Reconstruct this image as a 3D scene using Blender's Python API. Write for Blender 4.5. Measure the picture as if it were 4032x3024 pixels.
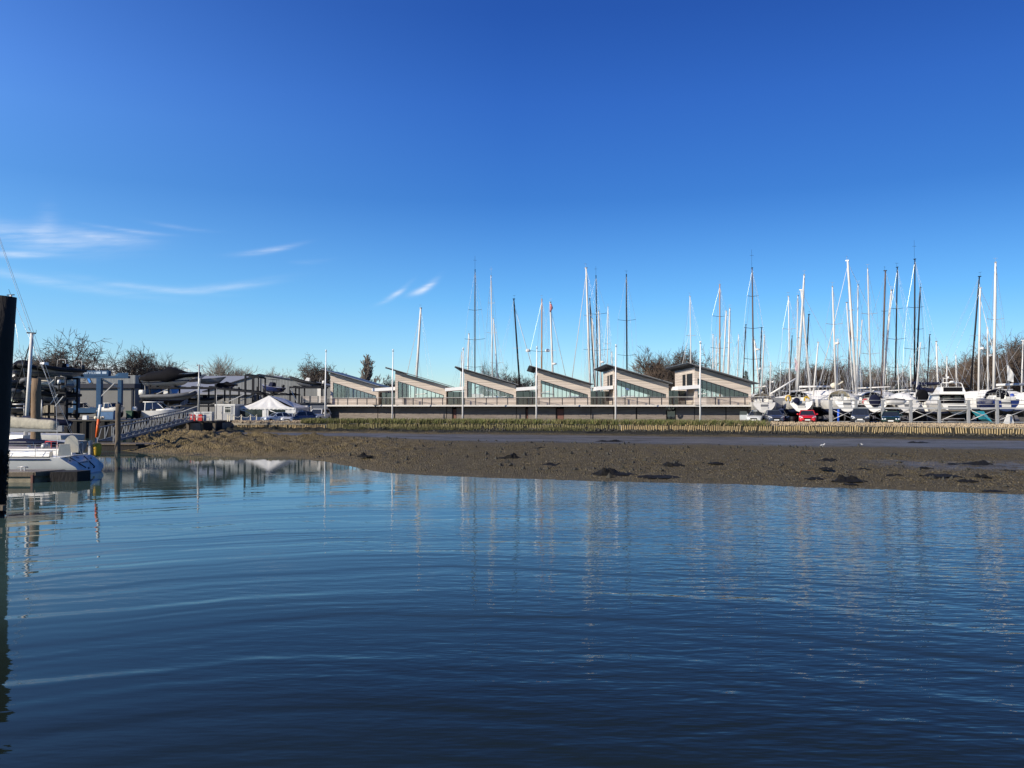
import bpy, math, random
from mathutils import Vector, Matrix, noise

# ------------------------------------------------------------------ camera, sky, sun, exposure
for o in list(bpy.data.objects): bpy.data.objects.remove(o)
SC = bpy.context.scene
COL = SC.collection
EYE, F, CX, HY = 3.6, 3262.0, 2016.0, 1595.0      # eye height (m), focal length / optical centre / horizon of the 4032 px photo
R = math.radians

cam_d = bpy.data.cameras.new('camera'); cam = bpy.data.objects.new('camera', cam_d); COL.objects.link(cam)
cam_d.sensor_width = 36.0; cam_d.lens = 36.0*F/4032.0; cam_d.clip_start = 0.2; cam_d.clip_end = 12000
cam.location = (0, 0, EYE); cam.rotation_euler = (R(90+1.46), 0, 0)
SC.camera = cam

SUN_EL, SUN_AZ = R(26), R(-124)                   # azimuth clockwise from +Y (away from the camera): low, from the left and a little behind
to_sun = Vector((math.sin(SUN_AZ)*math.cos(SUN_EL), math.cos(SUN_AZ)*math.cos(SUN_EL), math.sin(SUN_EL)))
sd = bpy.data.lights.new('sun', 'SUN'); sd.energy = 4.9; sd.angle = R(0.5); sd.color = (1.0, 0.90, 0.74)
so = bpy.data.objects.new('sun', sd); COL.objects.link(so); so.rotation_euler = to_sun.to_track_quat('Z', 'Y').to_euler()

W = bpy.data.worlds.new('World'); SC.world = W; W.use_nodes = True
nt = W.node_tree; nt.nodes.clear()
def wn(t, **k):
    n = nt.nodes.new(t)
    for a, b in k.items(): setattr(n, a, b)
    return n
def wmath(op, a, b=None, c=None):
    n = wn('ShaderNodeMath', operation=op)
    for i, x in enumerate((a, b, c)):
        if x is None: continue
        if isinstance(x, (int, float)): n.inputs[i].default_value = x
        else: nt.links.new(x, n.inputs[i])
    return n.outputs[0]
sky = wn('ShaderNodeTexSky', sky_type='NISHITA', sun_disc=False, sun_elevation=SUN_EL, sun_rotation=SUN_AZ % (2*math.pi), altitude=0, air_density=1.0, dust_density=0.1, ozone_density=1.5)
hs = wn('ShaderNodeHueSaturation'); hs.inputs['Saturation'].default_value = 1.0
nt.links.new(sky.outputs[0], hs.inputs['Color'])
tc = wn('ShaderNodeTexCoord'); sx = wn('ShaderNodeSeparateXYZ'); nt.links.new(tc.outputs['Generated'], sx.inputs[0])
AZ = wmath('ARCTAN2', sx.outputs[0], sx.outputs[1]); EL = wmath('ARCSINE', sx.outputs[2])
# colour grade of the sky model: clean winter air is a deeper, purer blue than the model gives; brighter towards the sun on the left
gr_ = wn('ShaderNodeValToRGB'); nt.links.new(wmath('MULTIPLY', EL, 180/math.pi/30), gr_.inputs[0])
GR = [(0.0,(.80,1.06,1.47)),(3.46,(.62,1.0,1.48)),(7.16,(.42,.88,1.41)),(13.95,(.23,.60,1.22)),(20.1,(.21,.545,1.29)),(25.6,(.17,.46,1.20))]
while len(gr_.color_ramp.elements) < len(GR): gr_.color_ramp.elements.new(.5)
for e_, (p_, c_) in zip(gr_.color_ramp.elements, GR): e_.position = p_/30; e_.color = tuple(v/2 for v in c_)+(1,)
LA = wmath('MAXIMUM', wmath('MULTIPLY', AZ, -1), 0); LA = wmath('MULTIPLY', LA, wmath('MINIMUM', wmath('MAXIMUM', wmath('DIVIDE', wmath('SUBTRACT', 1.3, LA), .6), 0), 1)); LA = wmath('MULTIPLY', LA, wmath('MINIMUM', wmath('MAXIMUM', wmath('MULTIPLY', EL, 3.2), .12), 1)); RA = wmath('MINIMUM', wmath('MAXIMUM', AZ, 0), .7)
ag = wn('ShaderNodeCombineXYZ')
for k_, c_ in enumerate((1.9, 1.25, .75)): nt.links.new(wmath('EXPONENT', wmath('SUBTRACT', wmath('MULTIPLY', LA, c_), wmath('MULTIPLY', RA, .40))), ag.inputs[k_])
def vmul(a, b):
    n = wn('ShaderNodeVectorMath', operation='MULTIPLY'); nt.links.new(a, n.inputs[0]); nt.links.new(b, n.inputs[1]); return n.outputs[0]
v2 = wn('ShaderNodeVectorMath', operation='SCALE'); v2.inputs['Scale'].default_value = 2.0
nt.links.new(vmul(vmul(hs.outputs[0], gr_.outputs[0]), ag.outputs[0]), v2.inputs[0]); SKY = v2.outputs[0]
# wisps of cirrus: azimuth/elevation ellipses broken up by a stretched noise
def wisp(px, py, ln, wd, ang, inten):
    az0 = math.atan((px-CX)/F); el0 = math.atan((HY-py)/F*math.cos(az0))
    ca, sa = math.cos(R(ang)), math.sin(R(ang))
    da, de = wmath('SUBTRACT', AZ, az0), wmath('SUBTRACT', EL, el0)
    u = wmath('ADD', wmath('MULTIPLY', da, ca/(ln/F)), wmath('MULTIPLY', de, sa/(ln/F)))
    v = wmath('ADD', wmath('MULTIPLY', da, -sa/(wd/F)), wmath('MULTIPLY', de, ca/(wd/F)))
    v = wmath('SUBTRACT', v, wmath('MULTIPLY', wmath('MULTIPLY', u, u), 0.35))
    q = wmath('ADD', wmath('MULTIPLY', u, u), wmath('MULTIPLY', v, v))
    return wmath('MULTIPLY', wmath('EXPONENT', wmath('MULTIPLY', q, -1.0)), inten)
dens = None
for a in [(140, 935, 230, 36, -4, .27), (410, 930, 120, 18, -2, .26), (40, 1000, 110, 9, 3, .40), (165, 905, 60, 34, 60, .16), (700, 893, 90, 7, -4, .10),
          (1050, 985, 95, 9, 12, .30), (190, 1108, 300, 16, -7, .16), (880, 1130, 170, 14, 9, .18), (500, 905, 110, 6, -3, .18), (560, 1130, 190, 12, -4, .2), (1555, 1160, 52, 9, 34, .38), (1668, 1137, 48, 11, 30, .62),
          (1220, 1030, 60, 8, 5, .06)]:
    w_ = wisp(*a); dens = w_ if dens is None else wmath('ADD', dens, w_)
cmb = wn('ShaderNodeCombineXYZ'); nt.links.new(wmath('MULTIPLY', AZ, 16), cmb.inputs[0]); nt.links.new(wmath('MULTIPLY', wmath('SUBTRACT', EL, wmath('MULTIPLY', AZ, .12)), 130), cmb.inputs[1])
nz = wn('ShaderNodeTexNoise'); nz.inputs['Scale'].default_value = 1.0; nz.inputs['Detail'].default_value = 6; nz.inputs['Roughness'].default_value = .6; nt.links.new(cmb.outputs[0], nz.inputs['Vector'])
dens = wmath('MULTIPLY', dens, wmath('MAXIMUM', wmath('MULTIPLY_ADD', nz.outputs[0], 3.0, -.75), 0.05))
low = None
for a in [(420, 1475, 230, 34, -2, .85), (860, 1500, 330, 20, -1, .55), (40, 1480, 220, 38, 0, .8), (1230, 1512, 230, 14, 0, .35)]:
    w_ = wisp(*a); low = w_ if low is None else wmath('ADD', low, w_)
dens = wmath('ADD', dens, wmath('MULTIPLY', low, wmath('MULTIPLY_ADD', nz.outputs[0], .9, .45)))
dens = wmath('MINIMUM', wmath('MAXIMUM', dens, 0), .92)
mx = wn('ShaderNodeMix', data_type='RGBA'); nt.links.new(dens, mx.inputs[0]); nt.links.new(SKY, mx.inputs[6]); mx.inputs[7].default_value = (9.6, 9.8, 10.2, 1)
bg = wn('ShaderNodeBackground'); bg.inputs['Strength'].default_value = 0.085; nt.links.new(mx.outputs[2], bg.inputs['Color'])
wo = wn('ShaderNodeOutputWorld'); nt.links.new(bg.outputs[0], wo.inputs['Surface'])

SC.view_settings.view_transform = 'Standard'; SC.view_settings.look = 'None'; SC.view_settings.gamma = 1; SC.view_settings.exposure = 0.35
SC.render.engine = 'CYCLES'
try:
    SC.cycles.use_denoising = True; SC.cycles.max_bounces = 8; SC.cycles.transparent_max_bounces = 12; SC.cycles.caustics_reflective = False
except Exception: pass
random.seed(7); rnd = random.Random(11)

# ------------------------------------------------------------------ helpers
def wx(px, D): return (px-CX)/F*D
def wz(py, D): return EYE+(HY-py)/F*D
def at(px, py, D): return Vector((wx(px, D), D, wz(py, D)))
def lerp(a, b, t): return a+(b-a)*t
def interp(tab, x):
    if x <= tab[0][0]: return tab[0][1]
    for (a, b), (c, d) in zip(tab, tab[1:]):
        if x <= c: return b+(d-b)*(x-a)/(c-a)
    return tab[-1][1]

class MB:
    """collects boxes, bars, tubes and lofts; build() links them as ONE mesh object"""
    def __init__(s): s.v, s.f, s.m, s.sm = [], [], [], []
    def add(s, vs, fs, m=0, smooth=False):
        b = len(s.v); s.v += [tuple(p) for p in vs]
        for f in fs: s.f.append([i+b for i in f]); s.m.append(m); s.sm.append(smooth)
        return s
    def box(s, x0, x1, y0, y1, z0, z1, m=0):
        return s.add([(x0,y0,z0),(x1,y0,z0),(x1,y1,z0),(x0,y1,z0),(x0,y0,z1),(x1,y0,z1),(x1,y1,z1),(x0,y1,z1)],
                     [(0,3,2,1),(4,5,6,7),(0,1,5,4),(1,2,6,5),(2,3,7,6),(3,0,4,7)], m)
    def bar(s, a, b, w, h=None, m=0):
        a, b = Vector(a), Vector(b); h = w if h is None else h
        d = (b-a).normalized(); u = d.cross(Vector((0,0,1)))
        u = Vector((1,0,0)) if u.length < 1e-3 else u.normalized()
        n = u.cross(d); u, n = u*(w/2), n*(h/2)
        P = [a-u-n, a+u-n, a+u+n, a-u+n, b-u-n, b+u-n, b+u+n, b-u+n]
        return s.add(P, [(0,1,2,3),(7,6,5,4),(0,4,5,1),(1,5,6,2),(2,6,7,3),(3,7,4,0)], m)
    def tube(s, pts, r, n=6, m=0, cap=True, smooth=True, flat=1.0):
        pts = [Vector(p) for p in pts]
        if not isinstance(r, (list, tuple)): r = [r]*len(pts)
        rings = []; pu = None
        for i, p in enumerate(pts):
            d = (pts[min(i+1, len(pts)-1)]-pts[max(i-1, 0)]).normalized()
            if pu is None:
                u = d.cross(Vector((0,1,0))) if abs(d.y) < .9 else d.cross(Vector((1,0,0)))
            else: u = pu-d*pu.dot(d)
            u.normalize(); pu = u; w = d.cross(u)
            rings.append([p+(u*math.cos(2*math.pi*k/n)+w*(math.sin(2*math.pi*k/n)*flat))*r[i] for k in range(n)])
        return s.loft(rings, m=m, cap=cap, smooth=smooth)
    def loft(s, rings, m=0, cap=True, closed=True, smooth=False, rowm=None):
        n = len(rings[0]); vs = [p for q in rings for p in q]; b = len(s.v); s.v += [tuple(p) for p in vs]
        for i in range(len(rings)-1):
            for k in range(n if closed else n-1):
                k2 = (k+1) % n
                s.f.append([b+i*n+k, b+i*n+k2, b+(i+1)*n+k2, b+(i+1)*n+k]); s.m.append(rowm[k] if rowm else m); s.sm.append(smooth)
        if cap:
            s.f.append([b+k for k in reversed(range(n))]); s.m.append(m if not rowm else rowm[0]); s.sm.append(False)
            s.f.append([b+(len(rings)-1)*n+k for k in range(n)]); s.m.append(m if not rowm else rowm[0]); s.sm.append(False)
        return s
    def prism(s, poly, axis, a, b, m=0):
        """poly: 2-D points in the plane across axis ('x': (y,z), 'y': (x,z), 'z': (x,y))"""
        def P(p, t): return {'x': (t, p[0], p[1]), 'y': (p[0], t, p[1]), 'z': (p[0], p[1], t)}[axis]
        n = len(poly); vs = [P(p, a) for p in poly]+[P(p, b) for p in poly]
        fs = [tuple(range(n))[::-1], tuple(range(n, 2*n))]+[(k, (k+1) % n, n+(k+1) % n, n+k) for k in range(n)]
        return s.add(vs, fs, m)
    def lathe(s, prof, n=12, c=(0,0,0), m=0, smooth=True):
        c = Vector(c); return s.loft([[c+Vector((r*math.cos(2*math.pi*k/n), r*math.sin(2*math.pi*k/n), z)) for k in range(n)] for r, z in prof], m=m, smooth=smooth)
    def ball(s, c, r, n=8, m=0, sc=(1,1,1)):
        c = Vector(c); k = n//2+1
        return s.loft([[c+Vector((r*sc[0]*math.sin(math.pi*i/k)*math.cos(2*math.pi*j/n), r*sc[1]*math.sin(math.pi*i/k)*math.sin(2*math.pi*j/n), r*sc[2]*math.cos(math.pi*i/k))) for j in range(n)] for i in [.12]+list(range(1, k))+[k-.12]], m=m, smooth=True)
    def rot(s, ang, c=(0,0)):
        ca, sa = math.cos(ang), math.sin(ang); s.v = [(c[0]+(x-c[0])*ca-(y-c[1])*sa, c[1]+(x-c[0])*sa+(y-c[1])*ca, z) for x, y, z in s.v]; return s
    def shift(s, dx, dy, dz): s.v = [(x+dx, y+dy, z+dz) for x, y, z in s.v]; return s
    def mesh(s, name, mats):
        me = bpy.data.meshes.new(name); me.from_pydata(s.v, [], s.f)
        for m in (mats if isinstance(mats, (list, tuple)) else [mats]): me.materials.append(m)
        me.polygons.foreach_set('material_index', s.m); me.polygons.foreach_set('use_smooth', s.sm); me.update()
        return me
    def build(s, name, mats, parent=None): return place(name, s.mesh(name, mats), parent)

def place(name, me, parent=None):
    o = bpy.data.objects.new(name, me); COL.objects.link(o)
    if parent is not None: o.parent = parent
    return o
def tag(o, label, cat, group=None, kind=None):
    if label: o['label'] = label
    if cat: o['category'] = cat
    if group: o['group'] = group
    if kind: o['kind'] = kind
    return o
def thing(name, label, cat, loc=(0,0,0), rz=0, group=None):
    o = bpy.data.objects.new(name, None); COL.objects.link(o); o.location = loc; o.rotation_euler = (0,0,rz); o.empty_display_size = .2
    return tag(o, label, cat, group)
def dup_tree(o, parent=None):
    c = o.copy(); COL.objects.link(c)
    if parent is not None: c.parent = parent
    for ch in list(o.children): dup_tree(ch, c)
    return c
def lettering(txt, size, mat, parent, loc, rot=(math.pi/2,0,0), depth=.01, name='lettering'):
    cu = bpy.data.curves.new(name, 'FONT'); cu.body = txt; cu.size = size; cu.extrude = depth; cu.align_x = 'CENTER'; cu.align_y = 'CENTER'; cu.materials.append(mat)
    t = bpy.data.objects.new(name, cu); COL.objects.link(t); bpy.context.view_layer.update()
    me = bpy.data.meshes.new_from_object(t.evaluated_get(bpy.context.evaluated_depsgraph_get())); bpy.data.objects.remove(t)
    if not me.materials: me.materials.append(mat)
    o = place(name, me, parent); o.location = loc; o.rotation_euler = rot
    return o

# ------------------------------------------------------------------ materials
def mat(name, col, rough=.6, metal=0.0, var=.14, scale=2.5, bump=0.0, bscale=20, stripe=None, spec=.5, coat=0.0, coord='Object', stretch=(1,1,1)):
    """Principled with a mottled base colour; stripe=(axis, period, duty, colour) adds board joints or ribs"""
    m = bpy.data.materials.new(name); m.use_nodes = True; t = m.node_tree; p = t.nodes['Principled BSDF']
    p.inputs['Roughness'].default_value = rough; p.inputs['Metallic'].default_value = metal; p.inputs['Specular IOR Level'].default_value = spec
    if coat: p.inputs['Coat Weight'].default_value = coat; p.inputs['Coat Roughness'].default_value = .05
    tcn = t.nodes.new('ShaderNodeTexCoord'); mp = t.nodes.new('ShaderNodeMapping'); t.links.new(tcn.outputs[coord], mp.inputs[0]); mp.inputs['Scale'].default_value = stretch
    nz = t.nodes.new('ShaderNodeTexNoise'); nz.inputs['Scale'].default_value = scale; nz.inputs['Detail'].default_value = 5; nz.inputs['Roughness'].default_value = .65; t.links.new(mp.outputs[0], nz.inputs['Vector'])
    cr = t.nodes.new('ShaderNodeValToRGB'); t.links.new(nz.outputs[0], cr.inputs[0])
    cr.color_ramp.elements[0].position = .3; cr.color_ramp.elements[1].position = .7
    cr.color_ramp.elements[0].color = tuple(c*(1-var) for c in col)+(1,); cr.color_ramp.elements[1].color = tuple(min(1, c*(1+var)) for c in col)+(1,)
    out = cr.outputs[0]
    if stripe:
        ax, per, duty, c2 = stripe
        sp = t.nodes.new('ShaderNodeSeparateXYZ'); t.links.new(tcn.outputs[coord], sp.inputs[0])
        d = t.nodes.new('ShaderNodeMath'); d.operation = 'DIVIDE'; d.inputs[1].default_value = per; t.links.new(sp.outputs['xyz'.index(ax)], d.inputs[0])
        fr = t.nodes.new('ShaderNodeMath'); fr.operation = 'FRACT'; t.links.new(d.outputs[0], fr.inputs[0])
        gt = t.nodes.new('ShaderNodeMath'); gt.operation = 'GREATER_THAN'; gt.inputs[1].default_value = duty; t.links.new(fr.outputs[0], gt.inputs[0])
        fl = t.nodes.new('ShaderNodeMath'); fl.operation = 'FLOOR'; t.links.new(d.outputs[0], fl.inputs[0])
        wnz = t.nodes.new('ShaderNodeTexWhiteNoise'); wnz.noise_dimensions = '1D'; t.links.new(fl.outputs[0], wnz.inputs['W'])
        hv = t.nodes.new('ShaderNodeHueSaturation'); t.links.new(out, hv.inputs['Color'])
        mr = t.nodes.new('ShaderNodeMapRange'); mr.inputs[3].default_value = .82; mr.inputs[4].default_value = 1.15; t.links.new(wnz.outputs[0], mr.inputs[0]); t.links.new(mr.outputs[0], hv.inputs['Value'])
        mxn = t.nodes.new('ShaderNodeMix'); mxn.data_type = 'RGBA'; t.links.new(gt.outputs[0], mxn.inputs[0]); t.links.new(hv.outputs[0], mxn.inputs[6]); mxn.inputs[7].default_value = tuple(c2)+(1,)
        out = mxn.outputs[2]
    t.links.new(out, p.inputs['Base Color'])
    if bump:
        b = t.nodes.new('ShaderNodeBump'); b.inputs['Strength'].default_value = bump; b.inputs['Distance'].default_value = .05
        n2 = t.nodes.new('ShaderNodeTexNoise'); n2.inputs['Scale'].default_value = bscale; n2.inputs['Detail'].default_value = 4; t.links.new(mp.outputs[0], n2.inputs['Vector'])
        t.links.new(n2.outputs[0], b.inputs['Height']); t.links.new(b.outputs[0], p.inputs['Normal'])
    return m
def glass_mat(name, tint, gloss, grough=.03):
    m = bpy.data.materials.new(name); m.use_nodes = True; t = m.node_tree; t.nodes.remove(t.nodes['Principled BSDF']); out = t.nodes['Material Output']
    tr = t.nodes.new('ShaderNodeBsdfTransparent'); tr.inputs[0].default_value = tint+(1,)
    gl = t.nodes.new('ShaderNodeBsdfGlossy'); gl.inputs[0].default_value = (.95,.97,1,1); gl.inputs['Roughness'].default_value = grough
    lw = t.nodes.new('ShaderNodeLayerWeight'); lw.inputs[0].default_value = .35
    ma = t.nodes.new('ShaderNodeMath'); ma.operation = 'MULTIPLY_ADD'; ma.use_clamp = True; ma.inputs[1].default_value = .6; ma.inputs[2].default_value = gloss; t.links.new(lw.outputs['Fresnel'], ma.inputs[0])
    mx_ = t.nodes.new('ShaderNodeMixShader'); t.links.new(ma.outputs[0], mx_.inputs[0]); t.links.new(tr.outputs[0], mx_.inputs[1]); t.links.new(gl.outputs[0], mx_.inputs[2]); t.links.new(mx_.outputs[0], out.inputs[0])
    return m

K = {}
K['white'] = mat('white_gelcoat', (.72,.71,.67), .3, var=.07, scale=1.2, coat=.3)
K['sailgrey'] = mat('grey_beige_canvas', (.40,.37,.29), .85, var=.2, scale=3, bump=.6, bscale=5)
K['cream'] = mat('cream_canvas', (.70,.64,.50), .85, var=.1, scale=5, bump=.2)
K['offwhite'] = mat('weathered_gelcoat', (.50,.49,.46), .4, var=.1, scale=1.5)
K['greyhull'] = mat('grey_gelcoat', (.20,.205,.21), .35, var=.12, scale=1.2)
K['bluegreyhull'] = mat('cool_white_gelcoat', (.50,.51,.50), .32, var=.1, scale=.8, coat=.3)
K['navy'] = mat('navy_gelcoat', (.012,.022,.085), .25, var=.2, coat=.4)
K['navycloth'] = mat('navy_canvas', (.010,.013,.035), .85, spec=.2, var=.25, scale=4, bump=.3)
K['blue'] = mat('blue_canvas', (.02,.06,.35), .8, var=.2)
K['blackcloth'] = mat('black_canvas', (.006,.006,.008), .85, spec=.15, var=.3, scale=3, bump=.5, bscale=4)
K['antifoul'] = mat('dark_antifouling', (.022,.026,.035), .8, var=.3)
K['antifoulblue'] = mat('blue_antifouling', (.01,.03,.12), .8, var=.3)
K['keel'] = mat('keel_grey', (.05,.05,.055), .8, var=.3)
K['silver'] = mat('anodised_mast', (.66,.64,.60), .45, .0, var=.08, scale=.6)
K['carbon'] = mat('black_carbon_mast', (.008,.008,.011), .45, spec=.3, var=.2)
K['brownmast'] = mat('dark_brown_mast', (.09,.06,.05), .5, var=.2)
K['woodmast'] = mat('varnished_spruce_mast', (.42,.19,.06), .4, var=.2, scale=1, stretch=(1,1,.2))
K['wire'] = mat('rigging_wire', (.42,.44,.46), .4, .6, var=.05)
K['furl'] = mat('furled_sailcloth', (.70,.69,.66), .8, var=.08)
K['steel'] = mat('galvanised_steel', (.42,.42,.41), .45, .35, var=.15, scale=4)
K['darksteel'] = mat('dark_painted_steel', (.009,.010,.014), .6, .0, spec=.25, var=.3, scale=3)
K['rubber'] = mat('black_rubber', (.010,.010,.010), .8, spec=.25, var=.2)
K['tubegrey'] = mat('grey_inflatable_tube', (.10,.105,.115), .65, var=.15)
K['tubedark'] = mat('dark_inflatable_tube', (.016,.017,.019), .7, spec=.25, var=.2)
K['window'] = mat('dark_cabin_window', (.012,.014,.018), .06, var=.1, spec=.8)
K['red'] = mat('red_plastic', (.52,.03,.025), .5, var=.15)
K['orange'] = mat('orange_plastic', (.75,.13,.02), .5, var=.12)
K['yellow'] = mat('yellow_foam_cover', (.55,.34,.03), .8, var=.15)
K['timber'] = mat('weathered_timber', (.12,.095,.068), .85, var=.3, scale=3, bump=.5, stretch=(1,1,.15))
K['darktimber'] = mat('tarred_timber', (.012,.010,.010), .85, var=.4, scale=3, bump=.6, bscale=12, stretch=(1,1,.3))
K['weed'] = mat('black_seaweed', (.006,.0055,.004), .8, var=.6, scale=6, bump=1, bscale=14, spec=.25)
K['hoistblue'] = mat('blue_hoist_paint', (.010,.055,.13), .55, spec=.3, var=.2, scale=2)
K['letter'] = mat('pale_sign_lettering', (.42,.52,.62), .6, var=.05)
K['darkletter'] = mat('dark_sign_lettering', (.04,.045,.06), .6, var=.05)
K['logoblue'] = mat('bright_blue_logo', (.03,.22,.62), .5, var=.05)
K['tent'] = mat('white_pvc', (.66,.655,.63), .55, var=.06, scale=2, bump=.35, bscale=1.6)
K['glassdark'] = mat('dark_window_glass', (.02,.024,.03), .05, var=.15, spec=.9)
# ------------------------------------------------------------------ setting: water, mud bank, yard
def ring_water():
    m = bpy.data.materials.new('river_water'); m.use_nodes = True; t = m.node_tree; p = t.nodes['Principled BSDF']
    p.inputs['Base Color'].default_value = (.010,.015,.013,1); p.inputs['Roughness'].default_value = .03; p.inputs['IOR'].default_value = 1.22
    def n(ty, **k):
        q = t.nodes.new(ty)
        for a, b in k.items(): setattr(q, a, b)
        return q
    def ma(op, a, b=None, c=None):
        q = n('ShaderNodeMath', operation=op)
        for i, x in enumerate((a, b, c)):
            if x is None: continue
            if isinstance(x, (int, float)): q.inputs[i].default_value = x
            else: t.links.new(x, q.inputs[i])
        return q.outputs[0]
    tc = n('ShaderNodeTexCoord'); geo = tc.outputs['Object']
    def noise_(sx_, sy_, detail=3, rough=.5, rotz=0):
        mp = n('ShaderNodeMapping'); mp.inputs['Scale'].default_value = (sx_, sy_, 1); mp.inputs['Rotation'].default_value = (0,0,rotz); t.links.new(geo, mp.inputs[0])
        q = n('ShaderNodeTexNoise'); q.inputs['Scale'].default_value = 1; q.inputs['Detail'].default_value = detail; q.inputs['Roughness'].default_value = rough; t.links.new(mp.outputs[0], q.inputs['Vector']); return q.outputs[0]
    sp = n('ShaderNodeSeparateXYZ'); t.links.new(geo, sp.inputs[0]); X, Y = sp.outputs[0], sp.outputs[1]
    warp = ma('MULTIPLY', ma('SUBTRACT', noise_(.16, .16, 3), .5), 2.6)
    r = ma('ADD', ma('SQRT', ma('ADD', ma('POWER', ma('ADD', X, 1.0), 2), ma('POWER', ma('SUBTRACT', Y, 1.0), 2))), warp)
    def wave(lam, amp, ph=0): return ma('MULTIPLY', ma('SINE', ma('MULTIPLY_ADD', r, 2*math.pi/lam, ph)), amp)
    near = ma('MAXIMUM', ma('SUBTRACT', 1.0, ma('DIVIDE', r, 42)), 0.0)
    rings = ma('ADD', ma('ADD', wave(.47, .0014), wave(.83, .0027, 1.0)), ma('ADD', wave(1.37, .0045, 2.0), wave(4.6, .0160, .6)))
    rings = ma('MULTIPLY', ma('MULTIPLY', rings, near), ma('MULTIPLY_ADD', noise_(.22, .35, 2), 2.2, -.35))
    # breeze: stronger to the right and in the middle distance, calm at the left
    mr = n('ShaderNodeMapRange'); mr.interpolation_type = 'SMOOTHSTEP'; mr.inputs[1].default_value = -12; mr.inputs[2].default_value = 11; mr.inputs[3].default_value = .05; mr.inputs[4].default_value = 1.0
    t.links.new(ma('MULTIPLY_ADD', noise_(.06, .16, 4), 30.0, ma('SUBTRACT', X, 15)), mr.inputs[0])
    chop = ma('MULTIPLY', noise_(1.6, 4.6, 2, .45, .10), .020)
    chop = ma('ADD', chop, ma('MULTIPLY', noise_(5, 13, 1, .4, -.1), .0034))
    chop = ma('MULTIPLY', chop, mr.outputs[0])
    h = ma('ADD', rings, chop)
    # body colour: murky green, bright sky reflection painted in as teal mid channel, darker near
    def smooth(src, a, b):
        q = n('ShaderNodeMapRange'); q.interpolation_type = 'SMOOTHSTEP'; t.links.new(src, q.inputs[0]); q.inputs[1].default_value = a; q.inputs[2].default_value = b; return q.outputs[0]
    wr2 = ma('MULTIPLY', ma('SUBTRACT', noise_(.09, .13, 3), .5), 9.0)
    sky_sheen = ma('MULTIPLY', smooth(ma('ADD', r, wr2), 9.5, 21), ma('SUBTRACT', 1.0, ma('MULTIPLY', smooth(ma('ADD', X, wr2), -4, 16), .62)))
    mc_ = n('ShaderNodeMix', data_type='RGBA'); t.links.new(sky_sheen, mc_.inputs[0]); mc_.inputs[6].default_value = (.011,.0170,.0125,1); mc_.inputs[7].default_value = (.040,.074,.066,1); t.links.new(mc_.outputs[2], p.inputs['Base Color'])
    b = n('ShaderNodeBump'); b.inputs['Strength'].default_value = 1; b.inputs['Distance'].default_value = 1; t.links.new(h, b.inputs['Height']); t.links.new(b.outputs[0], p.inputs['Normal'])
    return m
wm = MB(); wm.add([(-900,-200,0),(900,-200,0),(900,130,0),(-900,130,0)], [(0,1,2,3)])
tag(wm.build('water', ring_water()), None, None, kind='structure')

EDGE = [(-60,97),(-42,93),(-38.5,85),(-35,75),(-33,70),(-31.3,66),(-28,62.5),(-24.6,60.3),(-19.7,57.6),(-14.1,55.8),(-11.6,52.5),(-8,46.2),(-6.4,43.9),(-2.8,41.8),(2.25,39.9),(5.8,38.9),(11.3,37.4),(15.9,35.3),(20.7,33.4),(32,30),(95,22)]
WALL = [(-34.5,101),(-32.7,100),(-22.2,100),(-0.5,96.2),(9,93.6),(20.3,90),(26.5,87.6),(37.8,83),(47.6,77.5),(95,62)]
def edge(x): return interp(EDGE, x)+.5*noise.noise(Vector((x*.35,0,3)))+.22*noise.noise(Vector((x*1.3,0,7)))
def wall(x): return interp(WALL, x)
PR = [(-.4,-.6),(0,0),(.06,.10),(.25,.30),(.45,.50),(.85,.55),(.93,.66),(1.05,.82)]
PL = [(-.4,-1.0),(0,0),(.10,.30),(.28,.62),(.46,.80),(.54,.56),(.80,.52),(.9,.50),(1.05,.46)]
def mud_z(x, y):
    e, w = edge(x), wall(x); t = (y-e)/(w-e); k = min(1, max(0, (x+30)/26))
    z = lerp(interp(PL, t), interp(PR, t), k)
    rough = interp([(-.05,0),(0,.25),(.05,1),(.40,1),(.47,.12),(.80,.08),(.87,.9),(1.1,1)], t)
    v = Vector((x, y, 0))
    ridge = 1-abs(noise.noise(Vector((x*.42+y*.30, y*.55-x*.2, 1))))*2
    big = lerp(.8, .08, k)*(ridge*.5+.5*noise.fractal(v*.55, 1, 2, 4))
    sml = (.07+.13*(1-k))*noise.fractal(v*1.9, .8, 2, 4)+(.03+.04*(1-k))*noise.noise(v*5.3)
    return z+rough*(big*min(1, max(0, t*8))+sml*min(1, .35+max(0, t*8))), t, k
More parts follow.
